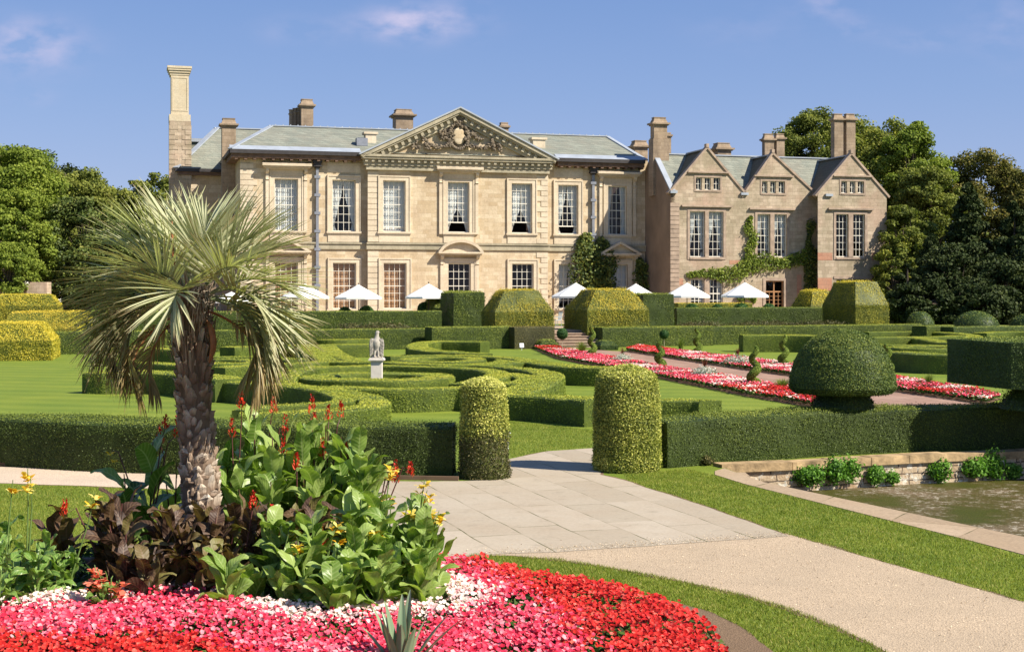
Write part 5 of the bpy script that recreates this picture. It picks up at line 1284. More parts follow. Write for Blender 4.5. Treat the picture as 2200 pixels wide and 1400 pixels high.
# carved arms and garlands
mb = MB(); vf = vC - .22
def fz(px, py): return FL(px, py, vf)
cu, cz = fz(985, 293)
mb.blob((cu, vf, cz), (.62, .18, .85), 10, nz=.03)
for k in range(30):
    t = k / 30 * 6.283; mb.blob((cu + .82 * math.cos(t), vf - .08, cz + 1.05 * math.sin(t)), (.17, .2, .17), 5, nz=.2)
crown, cz2 = fz(985, 268)
for k in range(26): mb.blob((crown + rng.normal() * .28, vf - .12 - rng.uniform(0, .15), cz2 + rng.uniform(-.25, .55)), (.13, .16, .16), 5, nz=.3)
paths = [[(972, 300), (950, 296), (945, 285), (955, 280)], [(965, 312), (945, 315), (925, 315), (912, 300), (905, 298)], [(920, 322), (912, 308)], [(900, 316), (888, 318), (892, 308)],
         [(998, 300), (1018, 290), (1025, 300), (1034, 298)], [(1002, 312), (1020, 317), (1040, 318), (1055, 310), (1056, 300)], [(1060, 324), (1056, 305)], [(1068, 312), (1076, 320), (1070, 322)], [(972, 286), (962, 290), (955, 286)], [(998, 285), (1010, 288), (1020, 283)]]
for pth in paths:
    pts = smooth_curve([(*fz(*p), 0) for p in pth], .10)
    for q in pts:
        for r_ in range(2): mb.blob((q[0] + rng.normal() * .07, vf - .1 - rng.uniform(0, .18), q[1] + rng.normal() * .08), (rng.uniform(.08, .15), .13, rng.uniform(.07, .14)), 5, nz=.3)
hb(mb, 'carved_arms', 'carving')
hb(MB().blob((cu, vf - .16, cz), (.5, .1, .68), 12), 'shield', 'stone')
a, b = fz(963, 326), fz(1006, 326); hb(MB().box(a[0], b[0], vf - .2, vf + .1, zt0, zt0 + .12), 'carving_plinth', 'carving')

# small dormer-like plinth blocks flanking the pediment
for a, b, yt, yb in ((783, 811, 283, 315), (1143, 1174, 295, 322)):
    v = 1.5; u0, zt = FL(a, yt, v); u1, _ = FL(b, yt, v)
    hb(MB().box(u0 + .1, u1 - .1, v, v + .9, 14.8, zt - .18).box(u0 - .05, u1 + .05, v - .1, v + 1.0, zt - .18, zt), 'parapet_block', 'trim')
# skylight
u0, z0_ = FL(765, 305, 1.0)
hb(MB().box(u0, u0 + .9, .6, 1.4, z0_ - .35, z0_ + .3), 'skylight', 'pipe')

# downpipes with rainwater heads
def downpipe(px, ytop, ybot, v):
    u, zt = FL(px, ytop, v); _, zb = FL(px, ybot, v); mb = MB()
    mb.box(u - .11, u + .11, v - .26, v - .06, max(zb, 1.0), zt - .55)
    z = zt - 1.4
    while z > zb + .5: mb.box(u - .24, u + .24, v - .30, v, z, z + .22); z -= 1.45
    ob = hb(mb, 'downpipe', 'pipe')
    m2 = MB(); m2.box(u - .38, u + .38, v - .5, v, zt - .16, zt).box(u - .30, u + .30, v - .42, v, zt - .42, zt - .16).box(u - .2, u + .2, v - .32, v, zt - .6, zt - .42).box(u - .34, u + .34, v - .46, v, zt - .47, zt - .42).box(u - .07, u + .07, v - .2, v - .06, zt, zt + .5)
    hb(m2, 'rainwater_head', 'gutter', ob)
downpipe(681, 346, 668, 0); downpipe(1273, 361, 530, 0)

# chimneys
def chimney(px0, px1, ytop, v, ybot, mt='chim', pots=0, neck=.0, base=True, dp=None, taper=False, plinthz=None):
    u0, zt = FL(px0, ytop, v); u1, _ = FL(px1, ytop, v); _, zb = FL(px0, ybot, v); W = u1 - u0; dp = dp or W
    mb = MB(); cap = .12 * W + .03; sh = .1 * W
    a, b = u0 + cap, u1 - cap; v0, v1 = v + cap, v + dp - cap
    zs = zt - .55 * min(1.3, W)
    mb.box(a, b, v0, v1, zb, zs)
    mb.box(a - cap * .45, b + cap * .45, v0 - cap * .45, v1 + cap * .45, zs, zs + .10)
    mb.box(a - cap, b + cap, v0 - cap, v1 + cap, zs + .10, zs + .24)
    ca, cb = a - cap * .3, b + cap * .3
    mb.add([(ca, v0, zs + .24), (cb, v0, zs + .24), (cb, v1, zs + .24), (ca, v1, zs + .24), (ca + sh, v0 + sh, zt - .08), (cb - sh, v0 + sh, zt - .08), (cb - sh, v1 - sh, zt - .08), (ca + sh, v1 - sh, zt - .08)], [(4, 5, 6, 7), (0, 1, 5, 4), (1, 2, 6, 5), (2, 3, 7, 6), (3, 0, 4, 7)])
    mb.box(ca + sh - .05, cb - sh + .05, v0 + sh - .05, v1 - sh + .05, zt - .08, zt)
    if plinthz: mb.box(a - .12, b + .12, v0 - .12, v1 + .12, zb, plinthz).box(a - .06, b + .06, v0 - .06, v1 + .06, plinthz, plinthz + .1)
    ob = hb(mb, 'chimney', mt); return ob
chimney(472, 513, 252, 5.0, 700)                                     # beside the left corner
chimney(643, 679, 211, 8.5, 300)
for px, yt in ((622, 236), (630, 233), (638, 232)):
    u, zt = FL(px + 4, yt, 10); _, zb = FL(px, 300, 10)
    hb(MB().lathe([(.22, zb), (.2, zt - .5), (.27, zt - .42), (.27, zt - .35), (.2, zt - .3), (.2, zt - .1), (.26, zt)], (u, 10), 12), 'chimney', 'chim')
chimney(845, 896, 232, 8.5, 300); chimney(1074, 1097, 262, 8.5, 310)
chimney(1361, 1399, 300, 5.0, 420)
chimney(1539, 1579, 305, .5, 420)
for a, b in ((1641, 1669), (1667, 1691)): chimney(a, b, 286, -1.2, 420, dp=.9)
for a, b in ((1791, 1818), (1817, 1844)): chimney(a, b, 243, -2.5, 430, dp=1.0)
# tall pale stack
v = 9.0; u0, zt = FL(361, 141, v); u1, _ = FL(411, 141, v); mb = MB(); zn = FL(361, 245, v)[1]; zb = 1.0
mb.box(u0 + .25, u1 - .2, v + .2, v + 1.7, zn, zt - .75).box(u0 + .1, u1 - .05, v + .05, v + 1.85, zn - .55, zn)
for k, (e, z) in enumerate(((.16, .75), (.08, .55), (0, .35), (-.05, .18))): mb.box(u0 + e, u1 - e, v + e, v + 1.9 - e, zt - z, zt - z + .19)
mb.box(u0 + .33, u1 - .28, v + .17, v + .2, zn + .3, zn + .38).box(u0 + .33, u0 + .42, v + .17, v + .2, zn + .38, zt - 1.0).box(u1 - .37, u1 - .28, v + .17, v + .2, zn + .38, zt - 1.0).box(u0 + .33, u1 - .28, v + .17, v + .2, zt - 1.0, zt - .92)
ob = hb(mb, 'chimney', 'palechim')
mb = MB(); mb.box(u0 + .12, u1 - .02, v + .05, v + 1.9, zb, zn - .55)
z = 12.5; k = 0
while z < zn - .9:
    l = .75 if k % 2 else .5; mb.box(u0 + .09, u0 + .09 + l, v + .02, v + .1, z + .02, z + .4); mb.box(u1 - l, u1 + .02, v + .02, v + .1, z + .02, z + .4); z += .42; k += 1
hb(mb, 'chimney_base', 'wing', ob)

# rear-left wing
vW = 9.5; wl0 = U(395, vW); wl1 = uL + .5; ezw = FL(395, 366, vW)[1]; DW = 10
wall([wl0, wl1], .98, lambda u: ezw - .3, vW, [])
mb = MB(); mb.add([(wl0, vW + DW, .98), (wl0, vW, .98), (wl0, vW, ezw - .3), (wl0, vW + DW, ezw - .3)], [(0, 1, 2, 3)]); hb(mb, 'wall', 'stone')
quoins(wl0, vW, 6, ezw - .6, 1, la=1.1, lb=.9)
hb(MB().box(wl0 - .55, wl1, vW - .6, vW + .02, ezw - .42, ezw - .15).box(wl0 - .55, wl0 + .02, vW + .02, vW + DW, ezw - .42, ezw - .15), 'soffit', 'soffit')
hb(MB().box(wl0 - .75, wl1, vW - .8, vW - .45, ezw - .15, ezw + .12).box(wl0 - .75, wl0 - .4, vW - .45, vW + DW, ezw - .15, ezw + .12), 'gutter', 'gutter')
vr_ = vW + 5.0; ra, zra = FL(466, 276, vr_); rb = uL + 8
mb = MB(); A = (wl0 - .7, vW - .7, ezw + .1); B = (rb, vW - .7, ezw + .1); P = (ra, vr_, zra); Q = (rb, vr_, zra); Dd = (wl0 - .7, vW + DW + .7, ezw + .1); Cc = (rb, vW + DW + .7, ezw + .1)
mb.add([A, B, Q, P], [(0, 1, 2, 3)]); mb.add([Dd, A, P], [(0, 1, 2)]); mb.add([Cc, Dd, P, Q], [(0, 1, 2, 3)]); hb(mb, 'roof', 'slate')
ml = MB(); ml.bar(tuple(np.array(A) + (0, 0, .05)), tuple(np.array(P) + (0, 0, .05)), .5, .1); ml.bar(tuple(np.array(P) + (0, 0, .05)), tuple(np.array(Q) + (0, 0, .05)), .3, .1); ml.bar(tuple(np.array(Dd) + (0, 0, .05)), tuple(np.array(P) + (0, 0, .05)), .5, .1)
hb(ml, 'ridge_lead', 'lead')
va = vW + 5.2; a, za = FL(394, 297, va); b, _ = FL(446, 297, va)
dm = hb(MB().box(a + .1, b, va, va + 2, ezw - 1, za - .3), 'dormer', 'slate'); hb(MB().box(a - .15, b + .2, va - .2, va + 2.2, za - .3, za), 'dormer_roof', 'lead', dm)

# ---------------------------------------------------------------- gabled wing
vA, vB = -5.8, -7.6
g0, g1, g2 = U(1441, vA), U(1599, vA), U(1757, vA)
g3a, g3b = U(1757, vB), U(1905, vB)
def gable(ua, ub, zf, apx, v, holes, zeav):
    au, az_ = apx
    top = lambda u: zf + (az_ - zf) * max(0.0, 1 - abs(u - au) / ((au - ua) if u < au else (ub - au)))
    wall([ua, au, ub], .98, top, v, holes, mt='wing', reveal=.28)
    # gable coping
    mb = MB()
    for ue in (ua, ub):
        s_ = 1 if ue == ua else -1
        d = np.array([au - ue, az_ - zf]); d /= np.linalg.norm(d); nr = np.array([-d[1], d[0]]) * s_
        p0 = np.array([ue, zf]) - d * .25; p1 = np.array([au, az_])
        poly = [tuple(p0), tuple(p1), (au, az_ + .17 / abs(nr[1])), tuple(p0 + nr * .17)]
        mb.prism_y(poly, v - .10, v + .45)
    mb.box(au - .12, au + .12, v - .14, v + .3, az_ + .12, az_ + .42)
    hb(mb, 'gable_coping', 'wingtrim')
    # roof running back from the gable
    mb = MB(); vb_ = -1.8
    for ue in (ua, ub):
        q = [(ue, v + .3, zf - .05), (au, v + .3, az_ - .05), (au, vb_, az_ - .05), (ue, vb_, zf - .05)]
        mb.add(q, [(0, 1, 2, 3) if ue == ua else (3, 2, 1, 0)])
    hb(mb, 'roof', 'darkslate')
    ml = MB(); ml.bar((au, v + .45, az_ - .0), (au, vb_, az_ + .0), .4, .10); hb(ml, 'ridge_lead', 'lead')
def wz(px0, px1, y0, y1, v):
    u0, u1 = U(px0, v), U(px1, v); zt = np.mean([FL(px0, y0, v)[1], FL(px1, y0, v)[1]]); zb = np.mean([FL(px0, y1, v)[1], FL(px1, y1, v)[1]]); return (u0, u1, zb, zt)
G1 = dict(up=[wz(1482, 1514, 454, 552, vA), wz(1522, 1554, 454, 552, vA)], at=[wz(1495, 1508, 381, 408, vA), wz(1514, 1527, 381, 408, vA), wz(1533, 1547, 381, 408, vA)], dn=[wz(1484, 1513, 599, 662, vA), wz(1524, 1553, 599, 662, vA)])
G2 = dict(up=[wz(1627, 1654, 460, 552, vA), wz(1663, 1690, 460, 552, vA)], at=[wz(1637, 1649, 389, 415, vA), wz(1655, 1667, 389, 415, vA), wz(1673, 1686, 389, 415, vA)], dn=[wz(1645, 1684, 603, 676, vA)])
G3 = dict(up=[wz(1796, 1822, 460, 552, vB), wz(1832, 1858, 460, 552, vB)], at=[wz(1807, 1820, 389, 415, vB), wz(1826, 1838, 389, 415, vB), wz(1843, 1856, 389, 415, vB)], dn=[wz(1797, 1829, 599, 662, vB), wz(1833, 1867, 599, 662, vB)])
ap1, ap2, ap3 = FL(1519, 320, vA), FL(1660, 332, vA), FL(1829, 333, vB)
zf = 11.6
gable(g0, g1 - .02, zf, ap1, vA, G1['up'] + G1['at'] + G1['dn'], zf)
gable(g1 - .02, g2, zf - .15, ap2, vA, G2['up'] + G2['at'] + G2['dn'], zf)
gable(g3a, g3b, zf - .1, ap3, vB, G3['up'] + G3['at'] + G3['dn'], zf)
for Gd, v in ((G1, vA), (G2, vA), (G3, vB)):
    for k, h in enumerate(Gd['up']):
        window(*h, v, 3, 6, 'full' if False else ('tied' if Gd is not G3 else None), reveal=.28, bars=.032, meet=True)
    for h in Gd['at']: window(*h, v, 2, 2, 'side' if Gd is G3 else None, reveal=.28, bars=.04, meet=False)
    mb = MB(); u0, u1 = Gd['up'][0][0], Gd['up'][1][1]; z0_, z1_ = Gd['up'][0][2], Gd['up'][0][3]; mu0, mu1 = Gd['up'][0][1], Gd['up'][1][0]
    mb.box(u0 - .22, u0 - .003, v - .05, v + .02, z0_ - .2, z1_ + .2).box(u1 + .003, u1 + .22, v - .05, v + .02, z0_ - .2, z1_ + .2).box(u0 - .003, u1 + .003, v - .05, v + .02, z1_ + .003, z1_ + .2).box(u0 - .003, u1 + .003, v - .09, v + .02, z0_ - .2, z0_ - .003).box(mu0 + .003, mu1 - .003, v - .10, v + .25, z0_, z1_)
    mb.box(u0 - .75, u1 + .75, v - .22, v + .02, z1_ + .36, z1_ + .50)
    a0, a1 = Gd['at'][0][0], Gd['at'][2][1]; za, zb_ = Gd['at'][0][2], Gd['at'][0][3]
    mb.box(a0 - .15, a0 - .003, v - .04, v + .02, za - .14, zb_ + .14).box(a1 + .003, a1 + .15, v - .04, v + .02, za - .14, zb_ + .14).box(a0 - .003, a1 + .003, v - .04, v + .02, zb_ + .003, zb_ + .14).box(a0 - .003, a1 + .003, v - .06, v + .02, za - .14, za - .003)
    mb.box(a0 - .75, a1 + .75, v - .2, v + .02, zb_ + .36, zb_ + .48)
    hb(mb, 'window_surround', 'wingtrim')
for Gd, v in ((G1, vA), (G3, vB)):
    for h in Gd['dn']: window(*h, v, 3, 4, 'side' if Gd is G1 else None, reveal=.28, bars=.05, mt='sash')
    mb = MB(); u0, u1 = Gd['dn'][0][0], Gd['dn'][1][1]; z1_ = Gd['dn'][0][3]
    mb.box(u0 - .25, u1 + .25, v - .06, v + .02, z1_ + .003, z1_ + .22).box(Gd['dn'][0][1] + .003, Gd['dn'][1][0] - .003, v - .06, v + .2, Gd['dn'][0][2], z1_)
    hb(mb, 'window_surround', 'wingtrim')
# wooden glazed door
u0, u1, z0_, z1_ = G2['dn'][0]; v = vA; mb = MB(); vr = v + .16; um = (u0 + u1) / 2; zt = z1_ - .85
mb.box(u0, u0 + .09, vr, vr + .1, z0_, z1_).box(u1 - .09, u1, vr, vr + .1, z0_, z1_).box(u0 + .09, u1 - .09, vr, vr + .1, z1_ - .09, z1_).box(u0 + .09, u1 - .09, vr, vr + .1, zt - .12, zt).box(um - .07, um + .07, vr, vr + .1, z0_, zt - .12).box(um - .05, um + .05, vr, vr + .1, zt, z1_ - .09)
for a, b in ((u0 + .09, um - .07), (um + .07, u1 - .09)):
    mb.box((a + b) / 2 - .02, (a + b) / 2 + .02, vr + .02, vr + .06, z0_ + .6, zt - .12)
    for z in np.linspace(z0_ + .6, zt - .12, 5)[:-1]: mb.box(a, (a + b) / 2 - .02, vr + .02, vr + .06, z - .02, z + .02); mb.box((a + b) / 2 + .02, b, vr + .02, vr + .06, z - .02, z + .02)
    mb.box(a, b, vr + .02, vr + .06, z0_, z0_ + .6)
dr = hb(mb, 'door', 'browntimber'); hb(MB().add([(u0 + .05, vr + .05, z0_ + .6), (u1 - .05, vr + .05, z0_ + .6), (u1 - .05, vr + .05, z1_ - .05), (u0 + .05, vr + .05, z1_ - .05)], [(0, 1, 2, 3)]), 'pane', 'glass', dr)
hb(MB().box(u0 - .25, u0 - .003, v - .05, v + .02, z0_, z1_ + .22).box(u1 + .003, u1 + .25, v - .05, v + .02, z0_, z1_ + .22).box(u0 - .003, u1 + .003, v - .05, v + .02, z1_ + .003, z1_ + .22), 'door_surround', 'wingtrim', dr)
# wing sides, back, interior, main roof of the wing
mb = MB(); vBk = 2.4; vM = -1.8; zM = FL(1470, 333, vM)[1]
pr = [(vA, .98), (vBk, .98), (vBk, zf), (vM, zM), (vA, zf)]
mb.prism_x(pr, g0, g0 + .4)
hb(mb, 'wall', plain('brown_side_wall', (.24, .17, .115), .9, var=.2, scale=.5, bmp=.2))  # plain brown, darker than the gable fronts
mb = MB(); mb.box(g2 - .02, g2 + .3, vB + .02, vA + .3, .98, zf - .1); mb.prism_x([(vB + .02, .98), (vBk, .98), (vBk, zf), (vM, zM), (vB + .02, zf)], g3b - .3, g3b - .005)
hb(mb, 'wall', 'wing')
hb(MB().box(g0 + .4, g3b - .3, vBk - .2, vBk, .98, zf).box(g0 + .45, g3b - .35, vA + 2.2, vA + 2.3, 1, zf + .5).box(g0 + .45, g3b - .35, vA + .35, vA + 2.2, 6.7, 6.9).box(g0 + .45, g3b - .35, vA + .35, vA + 2.2, zf + .1, zf + .2), 'dark_room_backing', 'interior')  # back wall, plus dark planes painted to look like unlit wing rooms
mb = MB(); mb.add([(g0 + .1, vA, zf + .0), (g3b, vA, zf), (g3b, vM, zM), (g0 + .1, vM, zM)], [(0, 1, 2, 3)]); mb.add([(g3b, vBk + .3, zf), (g0 + .1, vBk + .3, zf), (g0 + .1, vM, zM), (g3b, vM, zM)], [(0, 1, 2, 3)])
hb(mb, 'roof', 'slate'); hb(MB().bar((g0, vM, zM + .04), (g3b, vM, zM + .04), .35, .1).bar((g0 + .15, vA - .05, zf + .1), (g0 + .15, vM, zM + .14), .45, .12), 'ridge_lead', 'lead')
hb(MB().bar((g0 + .2, vM, zM + .12), (g0 + .2, vBk + .2, zf + .12), .45, .14), 'gable_coping', 'wingtrim')
quoins(g0, vA, 1.0, zf - .6, 1, la=.75, lb=.75, mt='wingtrim', ha=.36)
chimney(1402, 1441, 250, vM - .8, 420, dp=1.3, plinthz=FL(1402, 300, vM)[1])
chimney(1428, 1446, 284, vM + 1.6, 420, dp=1.0)
# red sandstone patches
for a, b, y0, y1, v in ((1757, 1788, 543, 559, vB), (1873, 1902, 543, 559, vB), (1757, 1787, 597, 625, vB), (1870, 1904, 592, 610, vB), (1567, 1592, 559, 568, vA), (1712, 1722, 590, 665, vA), (1455, 1468, 598, 612, vA)):
    u0, u1, zb_, zt_ = wz(a, b, y0, y1, v); hb(MB().box(u0, u1, v - .012, v + .01, zb_, zt_), 'red_stone_patch', 'redstone')
# small white lead pieces at the gable feet
hb(MB().box(g1 - .35, g1 + .3, vA - .2, vA + .5, zf - .15, zf + .05).box(g2 - .3, g2 + .35, vB - .2, vB + .6, zf - .25, zf - .05).box(g0 - .1, g0 + .5, vA - .25, vA + .5, zf - .12, zf + .1), 'kneeler', 'lead')

# ---------------------------------------------------------------- climbers on the walls
def climber(path, v, rads, n, mt, label, size=.10, sprawl=.25):
    pts = [(*FL(px, py, v), 0) for px, py in path]; C = smooth_curve(pts, .15); rr = np.interp(np.linspace(0, 1, len(C)), np.linspace(0, 1, len(rads)), rads)
    i = rng.integers(0, len(C), n); q = rng.normal(size=(n, 2)); q /= np.linalg.norm(q, axis=1)[:, None]; r = (rng.random(n) ** .6) * rr[i] * (1 + .6 * wn(np.column_stack([C[i][:, :2], np.zeros(n)]), 1.6))
    u = C[i, 0] + q[:, 0] * r; z = C[i, 1] + q[:, 1] * r; dv = v - .08 - np.abs(rng.normal(size=n)) * sprawl * np.clip(rr[i], .3, 1)
    W = np.array([LW(a, b, c) for a, b, c in zip(u, dv, z)]); fn = np.tile([TS * .8, -TC * .8, .5], (n, 1))
    mb = MB(); cards(mb, W, fn, size, .45 + rng.uniform(-.35, .35, n) + wn(W, 1.2) * .12, spread=.8)
    st_ = MB(); st_.tube([LW(c[0], v - .05, c[1]) for c in C[::3]], .035, 5); o = LW(C[0, 0], v - .05, 1.0)
    e = empty('climbing_plant', o); tag(e, label, 'climbing plant', 'climbers on the house walls')
    for m_, nm, mm in ((mb, 'foliage', mt), (st_, 'stem', 'bark')): ob = m_.build(nm, M[mm], e, origin=o); ob.location = (0, 0, 0)
climber([(1480, 590), (1530, 587), (1565, 592), (1590, 580), (1615, 568), (1645, 562), (1680, 566), (1715, 556), (1742, 548)], vA, [.25, .35, .5, .8, .85, .75, .6, .6, .6], 3800, 'vine', 'bright green vine trailing sideways over the wing between ground and upper windows')
climber([(1612, 562), (1608, 535), (1618, 510), (1606, 490), (1612, 468)], vA, [.6, .6, .45, .55, .3], 1300, 'vine', 'bright green vine climbing left of the middle gable window')
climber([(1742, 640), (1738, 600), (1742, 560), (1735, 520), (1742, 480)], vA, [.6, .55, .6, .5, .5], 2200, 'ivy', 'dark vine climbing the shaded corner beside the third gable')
climber([(1590, 640), (1600, 625), (1618, 645)], vA, [.5, .7, .5], 900, 'vine', 'leafy vine foot behind the parasol next to the wing door')
climber([(1262, 640), (1262, 600), (1258, 560), (1255, 525), (1258, 510)], 0, [1.0, 1.25, 1.2, .75, .3], 4200, 'ivy', 'thick climber reaching the first floor between the two right bays', .13, .7)
climber([(1296, 640), (1296, 600), (1298, 560), (1290, 520)], 0, [.8, .9, .8, .4], 2600, 'ivy', 'dark climber half right of the thick one', .13, .5)
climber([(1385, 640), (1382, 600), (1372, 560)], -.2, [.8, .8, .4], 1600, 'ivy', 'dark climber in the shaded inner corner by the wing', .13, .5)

# ---------------------------------------------------------------- parasols, chair, box balls on the terrace
def parasol_proto():
    e = empty('parasol'); n = 8; R_ = 1.72; mb = MB()
    for k in range(n):
        a0, a1 = 2 * math.pi * (k + .5) / n, 2 * math.pi * (k + 1.5) / n; am = (a0 + a1) / 2
        P = []
        for i, (r, z) in enumerate(((.02, 3.08), (.5, 2.80), (1.0, 2.52), (1.45, 2.28), (1.72, 2.12))):
            p0 = np.array([r * math.cos(a0), r * math.sin(a0), z]); p1 = np.array([r * math.cos(a1), r * math.sin(a1), z]); pm = (p0 + p1) / 2 - np.array([0, 0, .03 * r])
            P.append([p0, pm, p1])
        mb.grid(np.array(P))
        e0, e1 = P[-1][0], P[-1][2]; mb.grid(np.array([[e0, e1], [e0 - (0, 0, .14), e1 - (0, 0, .14)]]))
    mb.build('canopy', M['canvas'], e)
    MB().tube([(0, 0, 0), (0, 0, 3.12)], .03, 8).blob((0, 0, 3.16), (.05, .05, .07), 5).build('pole', M['pole'], e)
    mr = MB()
    for k in range(n): a = 2 * math.pi * (k + .5) / n; mr.bar((0, 0, 2.98), (1.68 * math.cos(a), 1.68 * math.sin(a), 2.09), .02, .02)
    mr.build('ribs', M['pole'], e); MB().lathe([(.32, 0), (.32, .06), (.06, .1), (.05, .3)], n=14).build('base', M['pole'], e)
    return e
pr0 = parasol_proto(); gp = 'white parasols on the terrace'
for i, (px, ytip, yr, lb) in enumerate(((770, 609, 637, 'white parasol in front of the two shuttered french windows, right of the palm'), (921, 607, 637, 'white parasol left of the dark yew blocks'), (1237, 605, 636, 'white parasol showing between the two widest yew blocks'), (1366, 607, 633, 'white parasol mostly hidden behind the widest yew block'), (1476, 605, 632, 'white parasol at the left corner of the gabled wing'), (1600, 604, 631, 'white parasol next to the wing door'), (655, 607, 638, 'white parasol half covered by the right palm fronds'), (497, 625, 646, 'white parasol seen through the palm fronds beside the trunk'))):
    d = 1.97 / ((yr + 2 - ytip) / FPX) / 2.0; d = min(max(d, 99), 108)
    x = sx(px, d); e = pr0 if i == 0 else copy_tree(pr0); tipz = EYE - (ytip - HY) / FPX * d
    s_ = (tipz - 1.0) / 3.16
    e.location = (x, d, 1.0); e.scale = (1, 1, s_); e.rotation_euler = (0, 0, i * .2); tag(e, lb, 'parasol', gp)
bb = [(741, 662, 14, 'tiny box ball left of the first visible parasol pole'), (787, 660, 17, 'box ball right of the first visible parasol pole'), (912, 652, 15, 'box ball under the parasol by the dark yew blocks'), (1486, 655, 16, 'box ball at the corner parasol of the wing'), (1541, 656, 12, 'smallest box ball before the wing, between the two parasols'), (1592, 654, 17, 'box ball below the parasol next to the wing door'), (1652, 655, 14, 'box ball right before the wing door'), (452, 658, 13, 'box ball behind the palm trunk')]
for i, (px, yc, r_, lb) in enumerate(bb):
    d = 100.5; x = sx(px, d); r = r_ / FPX * d; zc = EYE - (yc + r_ - HY) / FPX * d + .08; mb = MB()
    hgt = zc + r - 1.0
    revolve(mb, [(r * .5, 0), (r * .9, hgt * .35)] + [(r * math.cos(t), hgt - r * .95 + r * .95 * math.sin(t)) for t in np.linspace(0, 1.55, 8)], (0, 0), 22, .03, 700, .05, .5)
    o = mb.build('box_ball', M['ball']); o.location = (x, d, 1.0); tag(o, lb, 'shrub', 'clipped box balls on the terrace')
ch = empty('garden_chair', (sx(1196, 96), 96, 1.0), R(-60)); tag(ch, 'pale blue-grey metal garden chair at the top of the steps', 'chair')
cm = plain('pale_blue_metal', (.42, .50, .54), .4, .3)
MB().box(-.25, .25, -.24, .24, .44, .475).build('seat', cm, ch)
mb = MB(); 
for i in range(7): x = -.22 + i * .0733; mb.bar((x, .24, .48), (x, .33, 1.02), .02, .02)
mb.bar((-.26, .335, 1.04), (.26, .335, 1.04), .03, .04); mb.build('backrest', cm, ch)
for x, y in ((-.24, -.22), (.24, -.22), (-.24, .24), (.24, .24)): MB().bar((x, y, 0), (x * .95, y * .95, .44), .03, .03).build('leg', cm, ch)
for x in (-.27, .27): MB().bar((x, .3, .68), (x, -.22, .68), .03, .03).bar((x, -.22, .44), (x, -.22, .68), .025, .025).build('armrest', cm, ch)

# ---------------------------------------------------------------- far left garden wall, pier, ball, white cottage
gw = empty('garden_wall', D(30, 640, 112)); gw.location.z = 1.0; tag(gw, 'old stone garden wall behind the yellow blocks at the far left', 'wall')
b_ = D(62, 620, 112); a_ = D(-140, 620, 112)
MB().box(a_[0] - gw.location.x, b_[0] - gw.location.x, -.3, .3, 0, 2.55).build('wall_face', M['rubble'], gw)
MB().box(a_[0] - gw.location.x, b_[0] - gw.location.x, -.4, .4, 2.55, 2.75).build('coping', M['coping'], gw)
MB().box(b_[0] - gw.location.x, b_[0] - gw.location.x + 1.6, -.5, .6, 0, 3.2).build('pier', M['wing'], gw)
bl = D(57, 613, 111.6); tag(MB().blob((0, 0, .27), (.28, .28, .28), 8).build('stone_ball', M['pedestal']), 'round stone ball resting on the far left garden wall', 'stone ball').location = (bl[0], bl[1], 3.76)
ct = empty('white_cottage', D(75, 640, 170)); ct.location.z = 1.0; tag(ct, 'white cottage glimpsed through the trees at the far left', 'house')
mb = MB().box(-4, 1.8, 0, 6, 0, 6.3); mb.build('wall', plain('white_render', (.75, .70, .66), .9, var=.08), ct)
mb = MB().prism_x([(-.4, 6.3), (6.4, 6.3), (3, 8.4)], -4.3, 2.1); mb.build('roof', M['darkslate'], ct)
for x in (-2.9, -.9): o = MB().box(x, x + .9, -.03, .05, 3.8, 5.1).build('window', M['interior'], ct)

